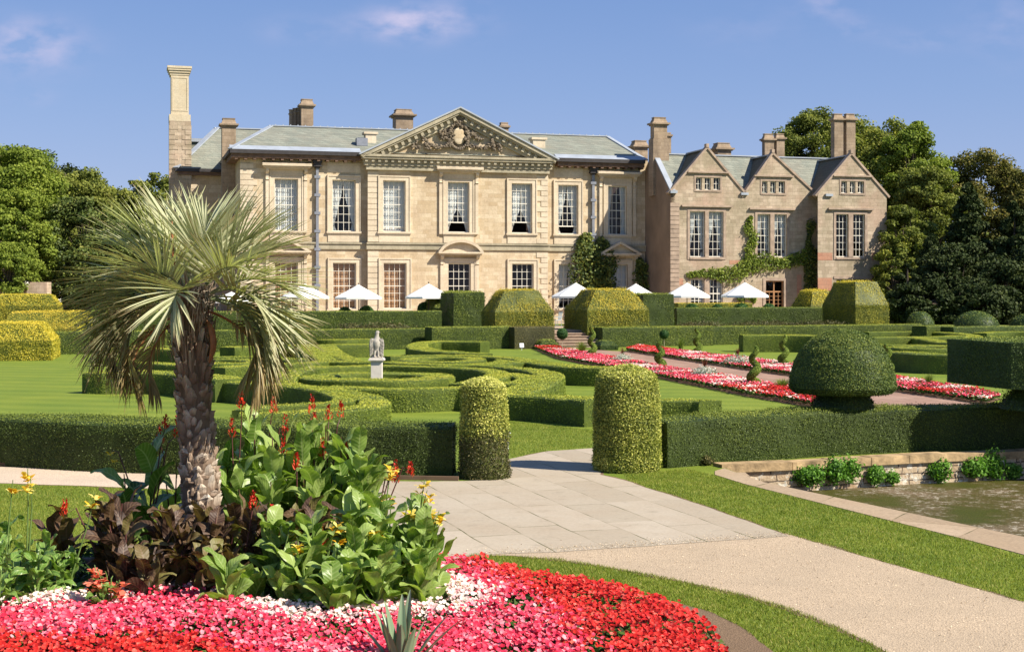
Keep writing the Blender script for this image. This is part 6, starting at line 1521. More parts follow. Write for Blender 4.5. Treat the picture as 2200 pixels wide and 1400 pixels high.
# ================================================================== TREES
def tree(name, px, ytop, d, rx, h_, mt, label, clusters=60, per=260, size=.2, seed=0, ybot=None, cr=None, shape='round', trunk=True, group='trees round the house'):
    if shape == 'round': clusters = int(clusters * 1.7); per = int(per * .75); size *= .82; cr = cr or rx * .23
    r_ = np.random.default_rng(seed + 100); x = sx(px, d); zt = EYE - (ytop - HY) / FPX * d; zb = zt - h_
    ht = (zt - 1.0)
    C = []
    while len(C) < clusters:
        q = r_.normal(size=3); q /= np.linalg.norm(q); rr = r_.uniform(.35, 1) ** .45
        if shape == 'cone':
            t = r_.uniform(0, 1) ** .75; a = r_.uniform(0, 6.28); rad = rx * (1 - t) ** .9 * (.55 + .45 * r_.random() ** .5) + .1
            C.append((rad * math.cos(a), rad * math.sin(a), zb + t * (h_ - .3)))
        elif shape == 'column':
            t = r_.uniform(0, 1); a = r_.uniform(0, 6.28); rad = rx * min(1, (1 - t) * 3.5) ** .6 * (.6 + .4 * r_.random())
            C.append((rad * math.cos(a), rad * math.sin(a), zb + t * (h_ - .3)))
        else:
            C.append((q[0] * rx * rr, q[1] * rx * .8 * rr, zb + h_ / 2 + q[2] * h_ / 2 * rr))
    C = np.array(C); K = len(C)
    cr_ = cr or rx * .26
    rad = cr_ * r_.uniform(.6, 1.15, K)
    if shape in ('cone', 'column'): rad *= np.clip(1.15 - (C[:, 2] - zb) / h_, .25, 1)
    n = per * K; i = np.repeat(np.arange(K), per); q = r_.normal(size=(n, 3)); q /= np.linalg.norm(q, axis=1)[:, None]
    P = C[i] + q * (r_.random(n) ** .45 * rad[i])[:, None] * np.array([1.15, 1.15, .75 if shape == 'round' else .8])
    hi_ = P[:, 2] > zt; P[hi_, 2] = zt - r_.uniform(0, 1, hi_.sum()) ** 2 * h_ * .35; nn = q + np.array([.2, -.2, .5]); nn /= np.linalg.norm(nn, axis=1)[:, None]
    tone = r_.uniform(-.10, .10, K)
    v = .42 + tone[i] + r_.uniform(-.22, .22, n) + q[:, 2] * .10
    if shape == 'round':
        m_ = int(n * .75); q = r_.normal(size=(m_, 3)); q /= np.linalg.norm(q, axis=1)[:, None]; r3 = r_.uniform(.55, 1.04, m_)[:, None]
        lum = 1 + .16 * wn(q * 3 + seed, 1.6)[:, None] + .08 * wn(q * 3 + seed, 4.5)[:, None]
        P2 = np.array([x, d, zb + h_ / 2]) + q * r3 * lum * np.array([rx * 1.02, rx * .85, h_ / 2]); hi_ = P2[:, 2] > zt + .25; P2[hi_, 2] -= r_.uniform(.3, h_ * .3, hi_.sum())
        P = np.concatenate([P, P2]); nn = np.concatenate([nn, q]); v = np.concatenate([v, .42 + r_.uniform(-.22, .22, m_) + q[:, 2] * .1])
    mb = MB(); cards(mb, P, nn, size, v, aspect=.7, spread=.75)
    e = empty(name, (x, d, 1.0)); tag(e, label, 'tree', group)
    o = mb.build('crown', M[mt], e); o.location = (0, 0, -1.0)
    tb = MB(); tr_ = max(.18, rx * .07)
    tb.tube([(0, 0, 0), (.1, 0, (zb - 1) + h_ * .15), (0, .1, (zb - 1) + h_ * .55), (0, 0, (zt - 1) - h_ * .08)], [tr_ * 1.3, tr_, tr_ * .6, tr_ * .15], 8)
    o = tb.build('trunk', M['bark'], e)
    if shape == 'round':
        lb_ = MB()
        for k in r_.choice(K, min(K, 22), replace=False):
            c = C[k] - (0, 0, 1.0); s0 = np.array([0, 0, max(1.5, (zb - 1) + (c[2] - zb + 1) * .4)]); mid = (s0 + c) / 2 + (0, 0, .3)
            lb_.tube([s0, mid, c], [tr_ * .45, tr_ * .25, tr_ * .08], 5)
        lb_.build('limbs', M['bark'], e)
    return e
# left side
tree('broadleaf_tree', 0, 305, 120, 5.5, 12.5, 'treeA', 'big bright green tree cut by the left edge', 120, 420, .17, 1)
tree('broadleaf_tree', 45, 405, 116, 3.4, 8.6, 'treeA', 'lower bright green tree standing before the white cottage', 80, 380, .15, 2)
tree('broadleaf_tree', 20, 520, 112, 2.6, 4.5, 'treeA', 'fresh green bush-like tree over the garden wall at the far left', 50, 300, .12, 3)
tree('cedar_tree', 62, 318, 150, 6.0, 9.5, 'conif_shade', 'dark cedar top rising behind the bright left trees', 70, 300, .22, 4)
tree('broadleaf_tree', 140, 352, 132, 4.8, 11, 'treeC', 'rounded mid-green tree right of the big bright left one', 110, 380, .17, 5)
tree('broadleaf_tree', 190, 372, 140, 3.0, 10, 'treeC', 'narrow mid-green tree next to the sky gap on the left', 70, 320, .18, 6)
tree('yew_tree', 185, 425, 118, 4.2, 9.5, 'ivy', 'dull dark yew behind the left palm fronds', 80, 340, .15, 7)
tree('broadleaf_tree', 222, 405, 160, 3.4, 12, 'treeC', 'small distant tree at the bottom of the left sky gap', 60, 260, .2, 8)
tree('broadleaf_tree', 300, 388, 135, 3.6, 12, 'treeC', 'tree between the sky gap and the tall pale chimney', 80, 340, .17, 9)
tree('broadleaf_tree', 345, 372, 150, 3.6, 13, 'treeB', 'tree touching the tall pale chimney', 70, 300, .18, 10)
tree('broadleaf_tree', 262, 470, 118, 4.0, 7.5, 'ivy', 'dark tree behind the top palm fronds', 70, 300, .15, 11)
tree('broadleaf_tree', 105, 500, 122, 3.5, 6, 'treeB', 'olive tree just right of the white cottage', 60, 300, .15, 27)
# right side
tree('broadleaf_tree', 1745, 226, 150, 5.0, 16, 'treeC', 'tall tree rising left of the paired right-hand chimneys', 120, 400, .18, 12)
tree('broadleaf_tree', 1712, 262, 152, 2.2, 9, 'treeC', 'small crown at the left side of the tall tree behind the chimneys', 40, 300, .18, 28)
tree('broadleaf_tree', 1880, 250, 142, 6.0, 17, 'treeB', 'widest olive-green tree directly right of the paired chimneys', 150, 420, .18, 13)
tree('broadleaf_tree', 1960, 262, 138, 4.0, 15, 'treeA', 'sunlit green tree at the right shoulder of the widest one', 90, 380, .17, 14)
tree('broadleaf_tree', 2000, 340, 132, 3.6, 14, 'treeC', 'mid-green tree below the right shoulder of the skyline', 90, 360, .17, 15)
tree('broadleaf_tree', 2108, 318, 138, 4.6, 15, 'treeD', 'rusty-tinged tree on the skyline near the right edge', 110, 360, .17, 16)
tree('broadleaf_tree', 2205, 355, 136, 3.8, 14, 'treeD', 'rusty tree cut by the right edge', 80, 340, .17, 17)
tree('broadleaf_tree', 1945, 440, 118, 2.8, 10, 'treeC', 'tree hugging the right end of the wing', 70, 340, .15, 18)
tree('broadleaf_tree', 1925, 505, 116, 2.2, 8, 'treeB', 'olive tree at the wing corner above the golden yew', 60, 300, .14, 19)
tree('conifer_tree', 2082, 385, 116, 3.6, 13, 'conif_shade', 'tall pointed dark conifer left of the right edge group', 130, 260, .16, 20, shape='cone', cr=1.3)
tree('conifer_tree', 2000, 500, 112, 3.2, 9.5, 'conif_shade', 'broad dark conifer behind the small distant dome', 110, 260, .15, 21, shape='cone', cr=1.2)
tree('conifer_tree', 2180, 430, 114, 3.6, 11.5, 'conif_shade', 'blue-dark conifer at the right edge', 120, 260, .16, 22, shape='cone', cr=1.3)
tree('cypress_tree', 1950, 560, 106, .95, 4.6, 'conif_shade', 'slim dark columnar cypress right of the wing', 60, 240, .11, 23, shape='column', cr=.5)
tree('broadleaf_tree', 2060, 520, 108, 3.4, 7, 'conif_shade', 'shrubby tree in deep-shade colours above the large distant dome', 80, 300, .14, 24)  # broadleaf crown in conifer darks: the wood's deep shade painted as leaf colour
tree('broadleaf_tree', 2160, 560, 106, 3.2, 5.5, 'conif_shade', 'shrubby tree in deep-shade colours between the two right distant domes', 70, 300, .14, 25)
tree('conifer_tree', 2062, 612, 103, 1.6, 3.6, 'conif_shade', 'small grey-green conifer before the dark wood', 50, 220, .1, 26, shape='cone', cr=.6)
tree('broadleaf_tree', 1985, 600, 104, 2.6, 4.0, 'conif_shade', 'undergrowth tree in deep-shade colours behind the small distant dome', 60, 300, .14, 29)  # this undergrowth too has deep shade painted into its leaves
tree('broadleaf_tree', 2120, 610, 103.5, 3.0, 3.8, 'conif_shade', 'undergrowth tree in deep-shade colours behind the large distant dome', 60, 300, .14, 30)
tree('broadleaf_tree', 2230, 520, 108, 3.4, 7, 'conif_shade', 'undergrowth tree in deep-shade colours at the right frame edge', 70, 300, .14, 31)
# far wood closing the horizon
mb = MB(); n = 60000; xs = rng.uniform(-260, 300, n); xs = xs[(xs < -38) | (xs > 40)]; n = len(xs)
dd = 195 + 12 * np.sin(xs * .05) + rng.uniform(0, 12, n); zz = 1 + rng.random(n) ** .8 * (9 + 2.5 * np.sin(xs * .21) + 1.5 * np.sin(xs * .53 + 1))
cards(mb, np.stack([xs, dd, zz], 1), np.tile([.2, -.9, .4], (n, 1)), .55, rng.uniform(.1, .8, n)); tag(mb.build('far_wood', M['treeC']), 'far-off wood closing the horizon beyond the house', kind='stuff')
# ================================================================== PALM
PD = 15.5; PX = lambda px: (px - CX) / FPX * PD
PZ = lambda py: EYE - (py - HY) / FPX * PD
px0 = PX(436)
palm = empty('palm_tree', (px0, PD, 0)); tag(palm, 'grey-green feather palm with thick scaly trunk in the middle of the flower bed', 'palm tree')
tpath = [(PX(438) - px0, 0, .0), (PX(432) - px0, 0, PZ(1085)), (PX(424) - px0, 0, PZ(950)), (PX(416) - px0, 0, PZ(850)), (PX(414) - px0, 0, PZ(760)), (PX(413) - px0, 0, PZ(690)), (PX(420) - px0, 0, PZ(620))]
TP = smooth_curve(tpath, .05)
def tpt(z):
    return np.array([np.interp(z, TP[:, 2], TP[:, 0]), 0, z])
zT = PZ(640)
rad = lambda z: np.interp(z, [0, .9, 1.6, 2.4, 2.8, 3.0, 3.25], [.235, .22, .195, .185, .18, .16, .12])
mb = MB(); zs = np.linspace(0, zT + .1, 60)
mb.tube([tpt(z) for z in zs], [rad(z) * .93 for z in zs], 24, .15)
k = 0; z = .1
ga = 2.39996
while z < zT:
    a = k * ga + rng.normal() * .3; low = z < 2.35 + rng.normal() * .12
    hgt = rng.uniform(.07, .19) if low else rng.uniform(.16, .42); wd = rng.uniform(.04, .10) if low else rng.uniform(.025, .05)
    out = .032 if low else .06 + .06 * (z - 2.4)
    c = tpt(z); r = rad(z); n_ = np.array([math.cos(a), math.sin(a), 0]); s_ = np.array([-math.sin(a), math.cos(a), 0])
    P = []; skew = rng.normal() * .02
    tl = np.linspace(0, 1, 5)
    for t in tl:
        w_ = wd * (1.0 - .55 * t ** 1.5 if not low else (math.sin(math.pi * (t * .75 + .22)) ** .7)); o = r * .93 + .01 + out * t ** (1.2 if low else 1.6) + rng.normal() * .003
        row = []
        for s in (-1, -.5, 0, .5, 1):
            row.append(c + n_ * (o - .03 * s * s * (1 + t) + rng.normal() * .005) + s_ * (s * w_ * rng.uniform(.88, 1.1) + skew * t) + np.array([0, 0, (t - .3) * hgt + rng.normal() * .006]))
        P.append(row)
    P = np.array(P); rr_ = rng.uniform(.3, 1.0) if low else rng.uniform(.35, 1.0)
    at_ = np.broadcast_to((rr_ * (1.0 - .75 * (1 - tl) ** 1.5))[:, None], P.shape[:2])
    mb.grid(P, at_); # thickness lip
    lip = np.stack([P[-1], P[-1] - n_ * .05 - np.array([0, 0, .01])]); mb.grid(lip, .05 + .0 * lip[..., 0])
    z += .0085 if low else .0075; k += 1
# fibres in the neck
for _ in range(260):
    zf_ = rng.uniform(2.5, zT + .15); a = rng.uniform(0, 6.28); c = tpt(zf_); r = rad(zf_) + rng.uniform(.02, .10); q = c + np.array([math.cos(a), math.sin(a), 0]) * r
    e_ = q + np.array([math.cos(a) * rng.uniform(0, .12), math.sin(a) * rng.uniform(0, .12), rng.uniform(-.02, .35)])
    s_ = np.array([-math.sin(a), math.cos(a), 0]) * rng.uniform(.004, .012)
    mb.add([q - s_, q + s_, e_ + s_ * .3, e_ - s_ * .3], [(0, 1, 2, 3)], rng.uniform(.2, .8))
mb.build('trunk', M['trunk'], palm)
CR = np.array([PX(421) - px0, 0, PZ(640)])
def frond(az, el, Lr=1.15, droop=1.0, pet=.32, ll=.62, mt='frond', tone=0.0, start=None, nl=46, vee=.35, hang=.35, seed=0):
    r_ = np.random.default_rng(seed + 500); n = 30; ds = Lr / n
    p = np.array(start if start is not None else CR, float) + np.array([math.cos(az), math.sin(az), 0]) * .07; e = el; pts = [p.copy()]; dirs = []
    for i in range(n):
        d = np.array([math.cos(az) * math.cos(e), math.sin(az) * math.cos(e), math.sin(e)]); dirs.append(d); p = p + d * ds; pts.append(p.copy())
        e -= droop * ds * (.35 + 1.3 * i / n); az += r_.normal() * .004
    pts = np.array(pts); dirs.append(dirs[-1]); dirs = np.array(dirs)
    mr = MB(); mr.tube(pts, np.interp(np.linspace(0, 1, n + 1), [0, .15, 1], [.022, .013, .004]), 6)
    mb = MB(); k = 5; tt = np.linspace(0, 1, k)
    for j in range(nl):
        t = pet + (1 - pet) * (j / (nl - 1)) ** .9; fi = t * n; i = min(int(fi), n - 1); f = fi - i
        c = pts[i] * (1 - f) + pts[i + 1] * f; d = dirs[i]; s = np.cross(d, [0, 0, 1.0]); s /= np.linalg.norm(s) + 1e-6; u = np.cross(s, d)
        sp_ = (t - pet) / (1 - pet); ang = R(68) * (1 - sp_) + R(14) * sp_; L_ = ll * (.62 + .5 * math.sin(math.pi * min(1, sp_ * .8 + .15))) * r_.uniform(.88, 1.1)
        for sg in (-1, 1):
            a = ang * r_.uniform(.88, 1.12); v0 = d * math.cos(a) + (s * sg * math.cos(vee) + u * math.sin(vee)) * math.sin(a); v0 += r_.normal(size=3) * .045; v0 /= np.linalg.norm(v0)
            q = c.copy(); C_ = [q.copy()]; v = v0.copy()
            for _ in range(k - 1):
                q = q + v * L_ / (k - 1); C_.append(q.copy()); v = v + np.array([0, 0, -hang * .30 * r_.uniform(.5, 1.6)]); v /= np.linalg.norm(v)
            C_ = np.array(C_); wv = np.cross(v0, u); wv /= np.linalg.norm(wv) + 1e-6
            wd = .0165 * np.array([.7, 1.0, .95, .65, .10]) * r_.uniform(.85, 1.15)
            nu_ = np.cross(wv, v0); P = np.stack([C_ - wv * wd[:, None] + nu_ * wd[:, None] * .5, C_, C_ + wv * wd[:, None] + nu_ * wd[:, None] * .5], 1)
            tn = np.clip(.55 + tone + r_.uniform(-.2, .2), 0, 1); at_ = np.zeros((k, 3, 3)); at_[..., 0] = tn - (tt[:, None] > .7) * (.15 + .35 * (tt[:, None] > .9)) - (.25 if r_.random() < .12 else 0); at_[..., 1] = np.array([-1, .5, 1])[None]; at_[..., 2] = tt[:, None]
            mb.grid(P, at_)
    o = mb.build('frond', M[mt], palm); ob = mr.build('rachis', M['petiole' if mt == 'frond' else 'spathe'], o)
# azimuth: 0 = right, pi/2 = away, -pi/2 = to the viewer
FR = [(1.5, 1.45, .80, .6), (2.5, 1.32, .85, .6), (.5, 1.30, .85, .6), (3.3, 1.15, .9, .7), (-1.3, 1.25, .7, .9), (-.15, 1.12, .9, .8),
      (2.9, .95, 1.0, .9), (.25, .92, 1.0, .9), (-.8, .80, .85, 1.3), (1.4, .85, 1.0, .9), (-2.3, .80, .85, 1.4),
      (3.3, .58, 1.02, 1.2), (-.1, .55, 1.02, 1.2), (2.3, .4, 1.0, 1.2), (-2.7, .42, .95, 1.5), (-.55, .38, .98, 1.6), (-1.75, .45, .75, 2.1),
      (3.0, .15, 1.05, 1.2), (.1, .12, 1.05, 1.3), (3.6, .1, 1.0, 1.5), (-.3, .0, 1.02, 1.6)]
for i, (a, e, l, dr_) in enumerate(FR): frond(a + rng.normal() * .05, e, l * rng.uniform(.95, 1.06), dr_, seed=i, nl=26, tone=.12 if e > .8 else (.02 if e > .3 else -.08), ll=.74, vee=.45, hang=.17)
for i, (a, e, l, dr_, t) in enumerate(((3.2, .15, 1.4, 1.7, -.15), (-3.0, .05, 1.4, 1.6, -.2), (3.3, .05, 1.25, 1.9, -.25), (2.9, -.05, 1.25, 1.7, -.3), (-2.8, -.1, 1.1, 1.8, -.25), (.15, .0, 1.2, 1.9, -.22), (-.35, -.1, 1.2, 1.8, -.2), (.5, -.1, 1.15, 1.8, -.3))):
    frond(a, e, l, dr_, seed=60 + i, tone=t, hang=.55, ll=.6, nl=32)
for i, (a, e, l) in enumerate(((-.3, -.25, 1.2), (.1, -.35, 1.3), (3.3, -.4, 1.2), (2.8, -.5, 1.1))):
    frond(a, e, l, 1.4, seed=90 + i, mt='deadfrond', hang=1.1, nl=26, ll=.5, start=CR - (0, 0, .12))
def strip(path, w_, name, mt, par):
    P = smooth_curve(path, .04); n = len(P); t = np.linspace(0, 1, n); wd = w_ * np.sin(np.pi * np.clip(t * .92 + .06, 0, 1)) ** .7
    sd = np.array([.35, -.93, 0]); sd = np.array([.93, .35, 0]); g_ = np.stack([P - sd * wd[:, None], P + np.array([0, -.02, 0]), P + sd * wd[:, None]], 1); MB().grid(g_).build(name, M[mt], par, smooth=True)
strip([(PX(448) - px0, -.12, PZ(685)), (PX(462) - px0, -.2, PZ(705)), (PX(468) - px0, -.22, PZ(740)), (PX(458) - px0, -.2, PZ(778))], .035, 'spathe', 'spathe', palm)
strip([(PX(388) - px0, -.25, PZ(575)), (PX(385) - px0, -.3, PZ(540)), (PX(384) - px0, -.3, PZ(478))], .016, 'spathe', 'spathe', palm)
strip([(PX(428) - px0, -.25, PZ(560)), (PX(432) - px0, -.3, PZ(530)), (PX(438) - px0, -.3, PZ(498))], .016, 'spathe', 'spathe', palm)
mb = MB(); c = np.array([PX(438) - px0, -.2, PZ(640)])
for _ in range(900):
    q = rng.normal(size=3); q /= np.linalg.norm(q); p = c + q * np.array([.10, .07, .20]); e_ = p + q * .03 + np.array([0, 0, rng.uniform(-.09, .02)]); s_ = np.cross(q, [0, 0, 1]) * .005
    mb.add([p - s_, p + s_, e_ + s_, e_ - s_], [(0, 1, 2, 3)], rng.uniform(.3, .9))
mb.blob(c, (.09, .06, .19), 8, .2); mb.build('husk', M['trunk'], palm)

# ================================================================== CANNAS AND BEDDING
def leafblade(mb, base, az, el, L_, W, droop=1.2, tone=.5, fold=.25, rip=.02, twist=0.0, r_=rng):
    n = 12; ds = L_ / n; p = np.array(base, float); e = el; C = [p.copy()]; Dd = []
    for i in range(n):
        d = np.array([math.cos(az) * math.cos(e), math.sin(az) * math.cos(e), math.sin(e)]); Dd.append(d); p = p + d * ds; C.append(p.copy()); e -= droop * ds / L_ * (.3 + 1.5 * i / n)
    Dd.append(Dd[-1]); C = np.array(C); Dd = np.array(Dd); t = np.linspace(0, 1, n + 1)
    wd = W / 2 * np.where(t < .1, t / .1 * .35, 1) * (np.sin(np.pi * np.clip(t, .001, .999) ** .85) ** .75) + .004
    side = np.array([-math.sin(az), math.cos(az), 0.0]); side = side * math.cos(twist) + np.array([0, 0, 1.0]) * math.sin(twist)
    U_ = np.cross(side[None], Dd); U_ /= np.linalg.norm(U_, axis=1)[:, None]; U_ *= np.sign(U_[:, 2:3] + 1e-3)
    ss = np.array([-1, -.66, -.33, 0, .33, .66, 1.0]); ph_ = r_.uniform(0, 6.28)
    P = C[:, None] + side[None, None] * (ss[None, :] * wd[:, None])[..., None] + U_[:, None] * ((np.abs(ss)[None] * fold - .35 * fold * ss[None] ** 2) * wd[:, None] + rip * np.sin(t[:, None] * 13 + ph_ + ss[None] * 2) * np.abs(ss)[None])[..., None]
    at_ = np.zeros((n + 1, 7, 3)); at_[..., 0] = tone; at_[..., 1] = ss[None]; at_[..., 2] = t[:, None]
    mb.grid(P, at_)
def bloom(mb, c, up, kind, s=1.0):
    if kind == 'red':
        n = 46; hh = rng.uniform(.12, .20) * s
        z = rng.random(n); a = rng.uniform(0, 6.28, n); r = .028 * (1 - z) + .008
        for k in range(n):
            b = c + up * z[k] * hh + np.array([math.cos(a[k]), math.sin(a[k]), 0]) * r[k]; d = np.array([math.cos(a[k]) * .55, math.sin(a[k]) * .55, .85]); L_ = rng.uniform(.035, .06) * (1.15 - z[k] * .6)
            sd = np.array([-math.sin(a[k]), math.cos(a[k]), 0]) * .009
            mb.add([b - sd * .4, b + d * L_ * .6 - sd, b + d * L_, b + d * L_ * .6 + sd, b + sd * .4], [(0, 1, 2, 3, 4)], rng.uniform(.1, 1) * (1 - .75 * (z[k] > .7)))
    else:
        for f in range(rng.integers(2, 4)):
            cc = c + np.array([rng.normal() * .025, rng.normal() * .025, rng.uniform(-.07, .04)])
            for k in range(6):
                a = k * 1.05 + rng.normal() * .3; d = np.array([math.cos(a) * .8, math.sin(a) * .8, rng.uniform(.1, .9)]); L_ = rng.uniform(.05, .075) * s; sd = np.array([-math.sin(a), math.cos(a), 0]) * .02 * s
                tn = rng.uniform(.1, 1); mid = cc + d * L_ * .6 + np.array([0, 0, .008]); mb.add([cc, mid - sd, cc + d * L_ - np.array([0, 0, .012]) - sd * .4, cc + d * L_ - np.array([0, 0, .012]) + sd * .4, mid + sd], [(0, 1, 2, 3, 4)], tn)
def canna(px, ybase_d, h, label, nleaf=9, L_=.42, W=.17, mt='canna', stem='stem', fl=None, flz=None, stems=1, spread=.10, tone=.5, group=None, el=(.9, 1.25), flpx=None, z0=.02):
    d = ybase_d; x = sx(px, d); e = empty('canna_plant', (x, d, z0)); tag(e, label, 'canna', group)
    ml, mst = MB(), MB()
    for s in range(stems):
        bx, by = (rng.normal() * spread, rng.normal() * spread) if stems > 1 else (0, 0); hs_ = h * (rng.uniform(.8, 1.0) if s else 1.0)
        lean = rng.normal(size=2) * .06
        mst.tube([(bx, by, 0), (bx + lean[0] * .5, by + lean[1] * .5, hs_ * .5), (bx + lean[0], by + lean[1], hs_ * .95)], [.016, .012, .006], 6)
        a0 = rng.uniform(0, 6.28)
        for k in range(nleaf):
            t = (k + .5) / nleaf; z = hs_ * (.08 + .78 * t); az = a0 + k * 2.5 + rng.normal() * .35
            ll_ = L_ * (1.05 - .35 * t) * rng.uniform(.8, 1.15)
            leafblade(ml, (bx + lean[0] * t, by + lean[1] * t, z), az, rng.uniform(*el), ll_, W * rng.uniform(.7, 1.2) * (1 - .2 * t), rng.uniform(.3, 2.3), np.clip(tone + rng.uniform(-.35, .35), 0, 1), rip=.014, twist=rng.normal() * .45)
    ml.build('foliage', M[mt], e, smooth=True)
    if fl:
        for (fx, fy, kind) in fl:
            zz = EYE - (fy - HY) / FPX * d - z0; xx = sx(fx, d) - x; tip = np.array([xx, rng.normal() * .05, zz])
            mst.tube([(xx * .3, 0, h * .5), (xx * .8, 0, (h + zz) * .45 + .05), tip - (0, 0, .08 if kind == 'red' else .0)], [.010, .007, .004], 6)
            fm = MB(); bloom(fm, tip - (0, 0, .1), np.array([0, 0, 1.0]), 'red' if kind == 'red' else 'y', 1.35)
            fm.build('flower', M[{'red': 'canred', 'yel': 'canyel', 'sal': 'cansal'}[kind]], e)
    mst.build('stem', M[stem], e)
    return e
gr = 'green cannas behind the palm'; gb = 'bronze-leaved cannas at the palm foot'; gy = 'green cannas in the front of the bed'
# tall green ones with red spikes
for px, d, h, fl, lb in ((505, 16.6, 1.50, [(522, 858, 'red'), (497, 925, 'red')], 'green canna with red spike nearest the palm trunk on its right'),
    (560, 16.8, 1.62, [(588, 870, 'red'), (612, 915, 'red')], 'green canna with red spike, second right of the palm trunk'),
    (600, 16.3, 1.45, [(608, 960, 'red')], 'green canna whose leaves rise highest left of the red spikes'),
    (650, 16.7, 1.60, [(670, 872, 'red'), (672, 905, 'red')], 'green canna with the tallest red spike'),
    (700, 16.5, 1.52, [(706, 888, 'red'), (731, 880, 'red'), (694, 965, 'red')], 'green canna carrying two close red spikes'),
    (752, 16.4, 1.42, [(742, 970, 'red'), (747, 975, 'yel')], 'green canna right of the paired red spikes'),
    (800, 16.1, 1.25, [(850, 1020, 'red'), (882, 1005, 'red'), (842, 995, 'yel')], 'outermost right green canna of the back row, red and yellow buds'),
    (470, 17.0, 1.30, [], 'green canna hidden just behind the palm trunk'),
    (540, 15.9, 1.15, [(552, 1085, 'red')], 'shorter green canna before the back row'),
    (640, 15.8, 1.15, [(637, 990, 'red')], 'shorter green canna in the middle of the back row'),
    (730, 15.8, 1.10, [], 'shorter green canna right in the back row')):
    canna(px, d, h * 1.18, lb, 11, .58, .245, 'canna', 'redstem', fl, group=gr, stems=3, spread=.17, el=(1.12, 1.46), tone=.74)
canna(318, 16.4, 1.62, 'green canna with the two largest paddle leaves left of the palm trunk', 8, .74, .34, 'canna', 'redstem', [(355, 905, 'red'), (372, 925, 'red'), (238, 968, 'yel')], group=gr, el=(1.15, 1.45), tone=.45)
canna(285, 16.2, 1.25, 'broad green canna low left of the palm trunk', 8, .66, .30, 'canna', 'redstem', [], group=gr, el=(.8, 1.3), tone=.3)
canna(372, 16.6, 1.35, 'light green canna almost touching the palm trunk from the left', 7, .5, .2, 'canna', 'redstem', [(345, 935, 'red')], group=gr, el=(1.0, 1.4), tone=.6)
# bronze
bz = [(150, 15.2, .85), (190, 14.9, .95), (232, 14.7, 1.05), (262, 15.2, 1.0), (300, 14.6, .95), (335, 15.0, .98), (372, 14.6, .95), (405, 14.9, .92), (440, 14.5, .95), (478, 14.9, .98), (515, 14.6, .95), (552, 15.0, .98), (590, 14.7, .92), (625, 15.1, .95), (665, 15.0, .9), (705, 15.2, .85), (250, 14.25, .62), (340, 14.15, .62), (430, 14.05, .6), (520, 14.15, .62), (395, 14.3, .7), (600, 14.3, .6)]
for i, (px, d, h) in enumerate(bz):
    fl = {2: [(146, 1085, 'red')], 13: [(690, 1160, 'red')], 12: [(586, 1108, 'red')], 10: [(549, 1070, 'red')]}.get(i, [])
    lb = 'bronze canna ' + ['at the left end of the dark clump', 'second from the left end', 'with the biggest brown leaf', 'behind the biggest brown leaf', 'left of the palm trunk, front', 'left of the palm trunk, back', 'just left below the trunk', 'directly before the trunk base', 'in front of the trunk, right half', 'just right below the trunk', 'right of the trunk, front', 'right of the trunk, back', 'under the small red bud', 'before the short green cannas', 'near the yellow flowers', 'at the right end of the dark clump', 'low down above the salmon flowers', 'low in the front row, left middle', 'low in the front row, centre', 'low in the front row, right middle', 'between front row and trunk', 'low beside the pale green leaves'][i]
    canna(px, d, h * 1.06, lb, 9, .50, .18, 'bronze', 'redstem', fl, group=gb, stems=2, spread=.11, el=(1.05, 1.47), tone=.52)
# front right green with yellow flowers
fy = [(590, 14.3, .85, [(632, 1130, 'yel')], 'front green canna at the left of the yellow flowers, with the long pale leaf'), (640, 13.9, .72, [(640, 1150, 'yel')], 'low front green canna drooping over the white flowers'),
      (690, 14.2, .9, [(722, 1115, 'yel'), (726, 1140, 'yel')], 'front green canna carrying the lowest left yellow flowers'), (735, 14.6, 1.0, [(784, 1065, 'yel')], 'front green canna with a single tall pale yellow flower'),
      (775, 14.0, .85, [(803, 1128, 'yel')], 'front green canna with a round yellow flower before the leaves'), (805, 14.6, 1.08, [(842, 1000, 'yel'), (838, 1065, 'yel')], 'front green canna with the tallest yellow flower'),
      (845, 14.3, .98, [(880, 1085, 'yel'), (895, 1080, 'yel')], 'front green canna with small faded yellow flowers'), (885, 14.5, .98, [(912, 1030, 'yel'), (918, 1052, 'yel')], 'front green canna with two bright yellow flowers against the paving'),
      (915, 14.2, .9, [(925, 1095, 'yel'), (943, 1098, 'yel')], 'rightmost front green canna with yellow buds'), (700, 13.6, .6, [], 'lowest front green canna above the white flowers'), (770, 13.55, .6, [], 'low front green canna left of the agave'),
      (835, 13.7, .62, [], 'low front green canna behind the agave'), (890, 13.8, .62, [], 'low front green canna at the right corner of the clump'), (560, 13.8, .55, [], 'low front green canna under the long pale leaf'), (860, 15.0, .8, [], 'green canna in the second row at the right edge of the clump')]
for px, d, h, fl, lb in fy: canna(px, d, h * 1.16, lb, 9, .50, .205, 'canna', 'stem', fl, group=gy, stems=3, spread=.14, el=(1.0, 1.45), tone=.76)
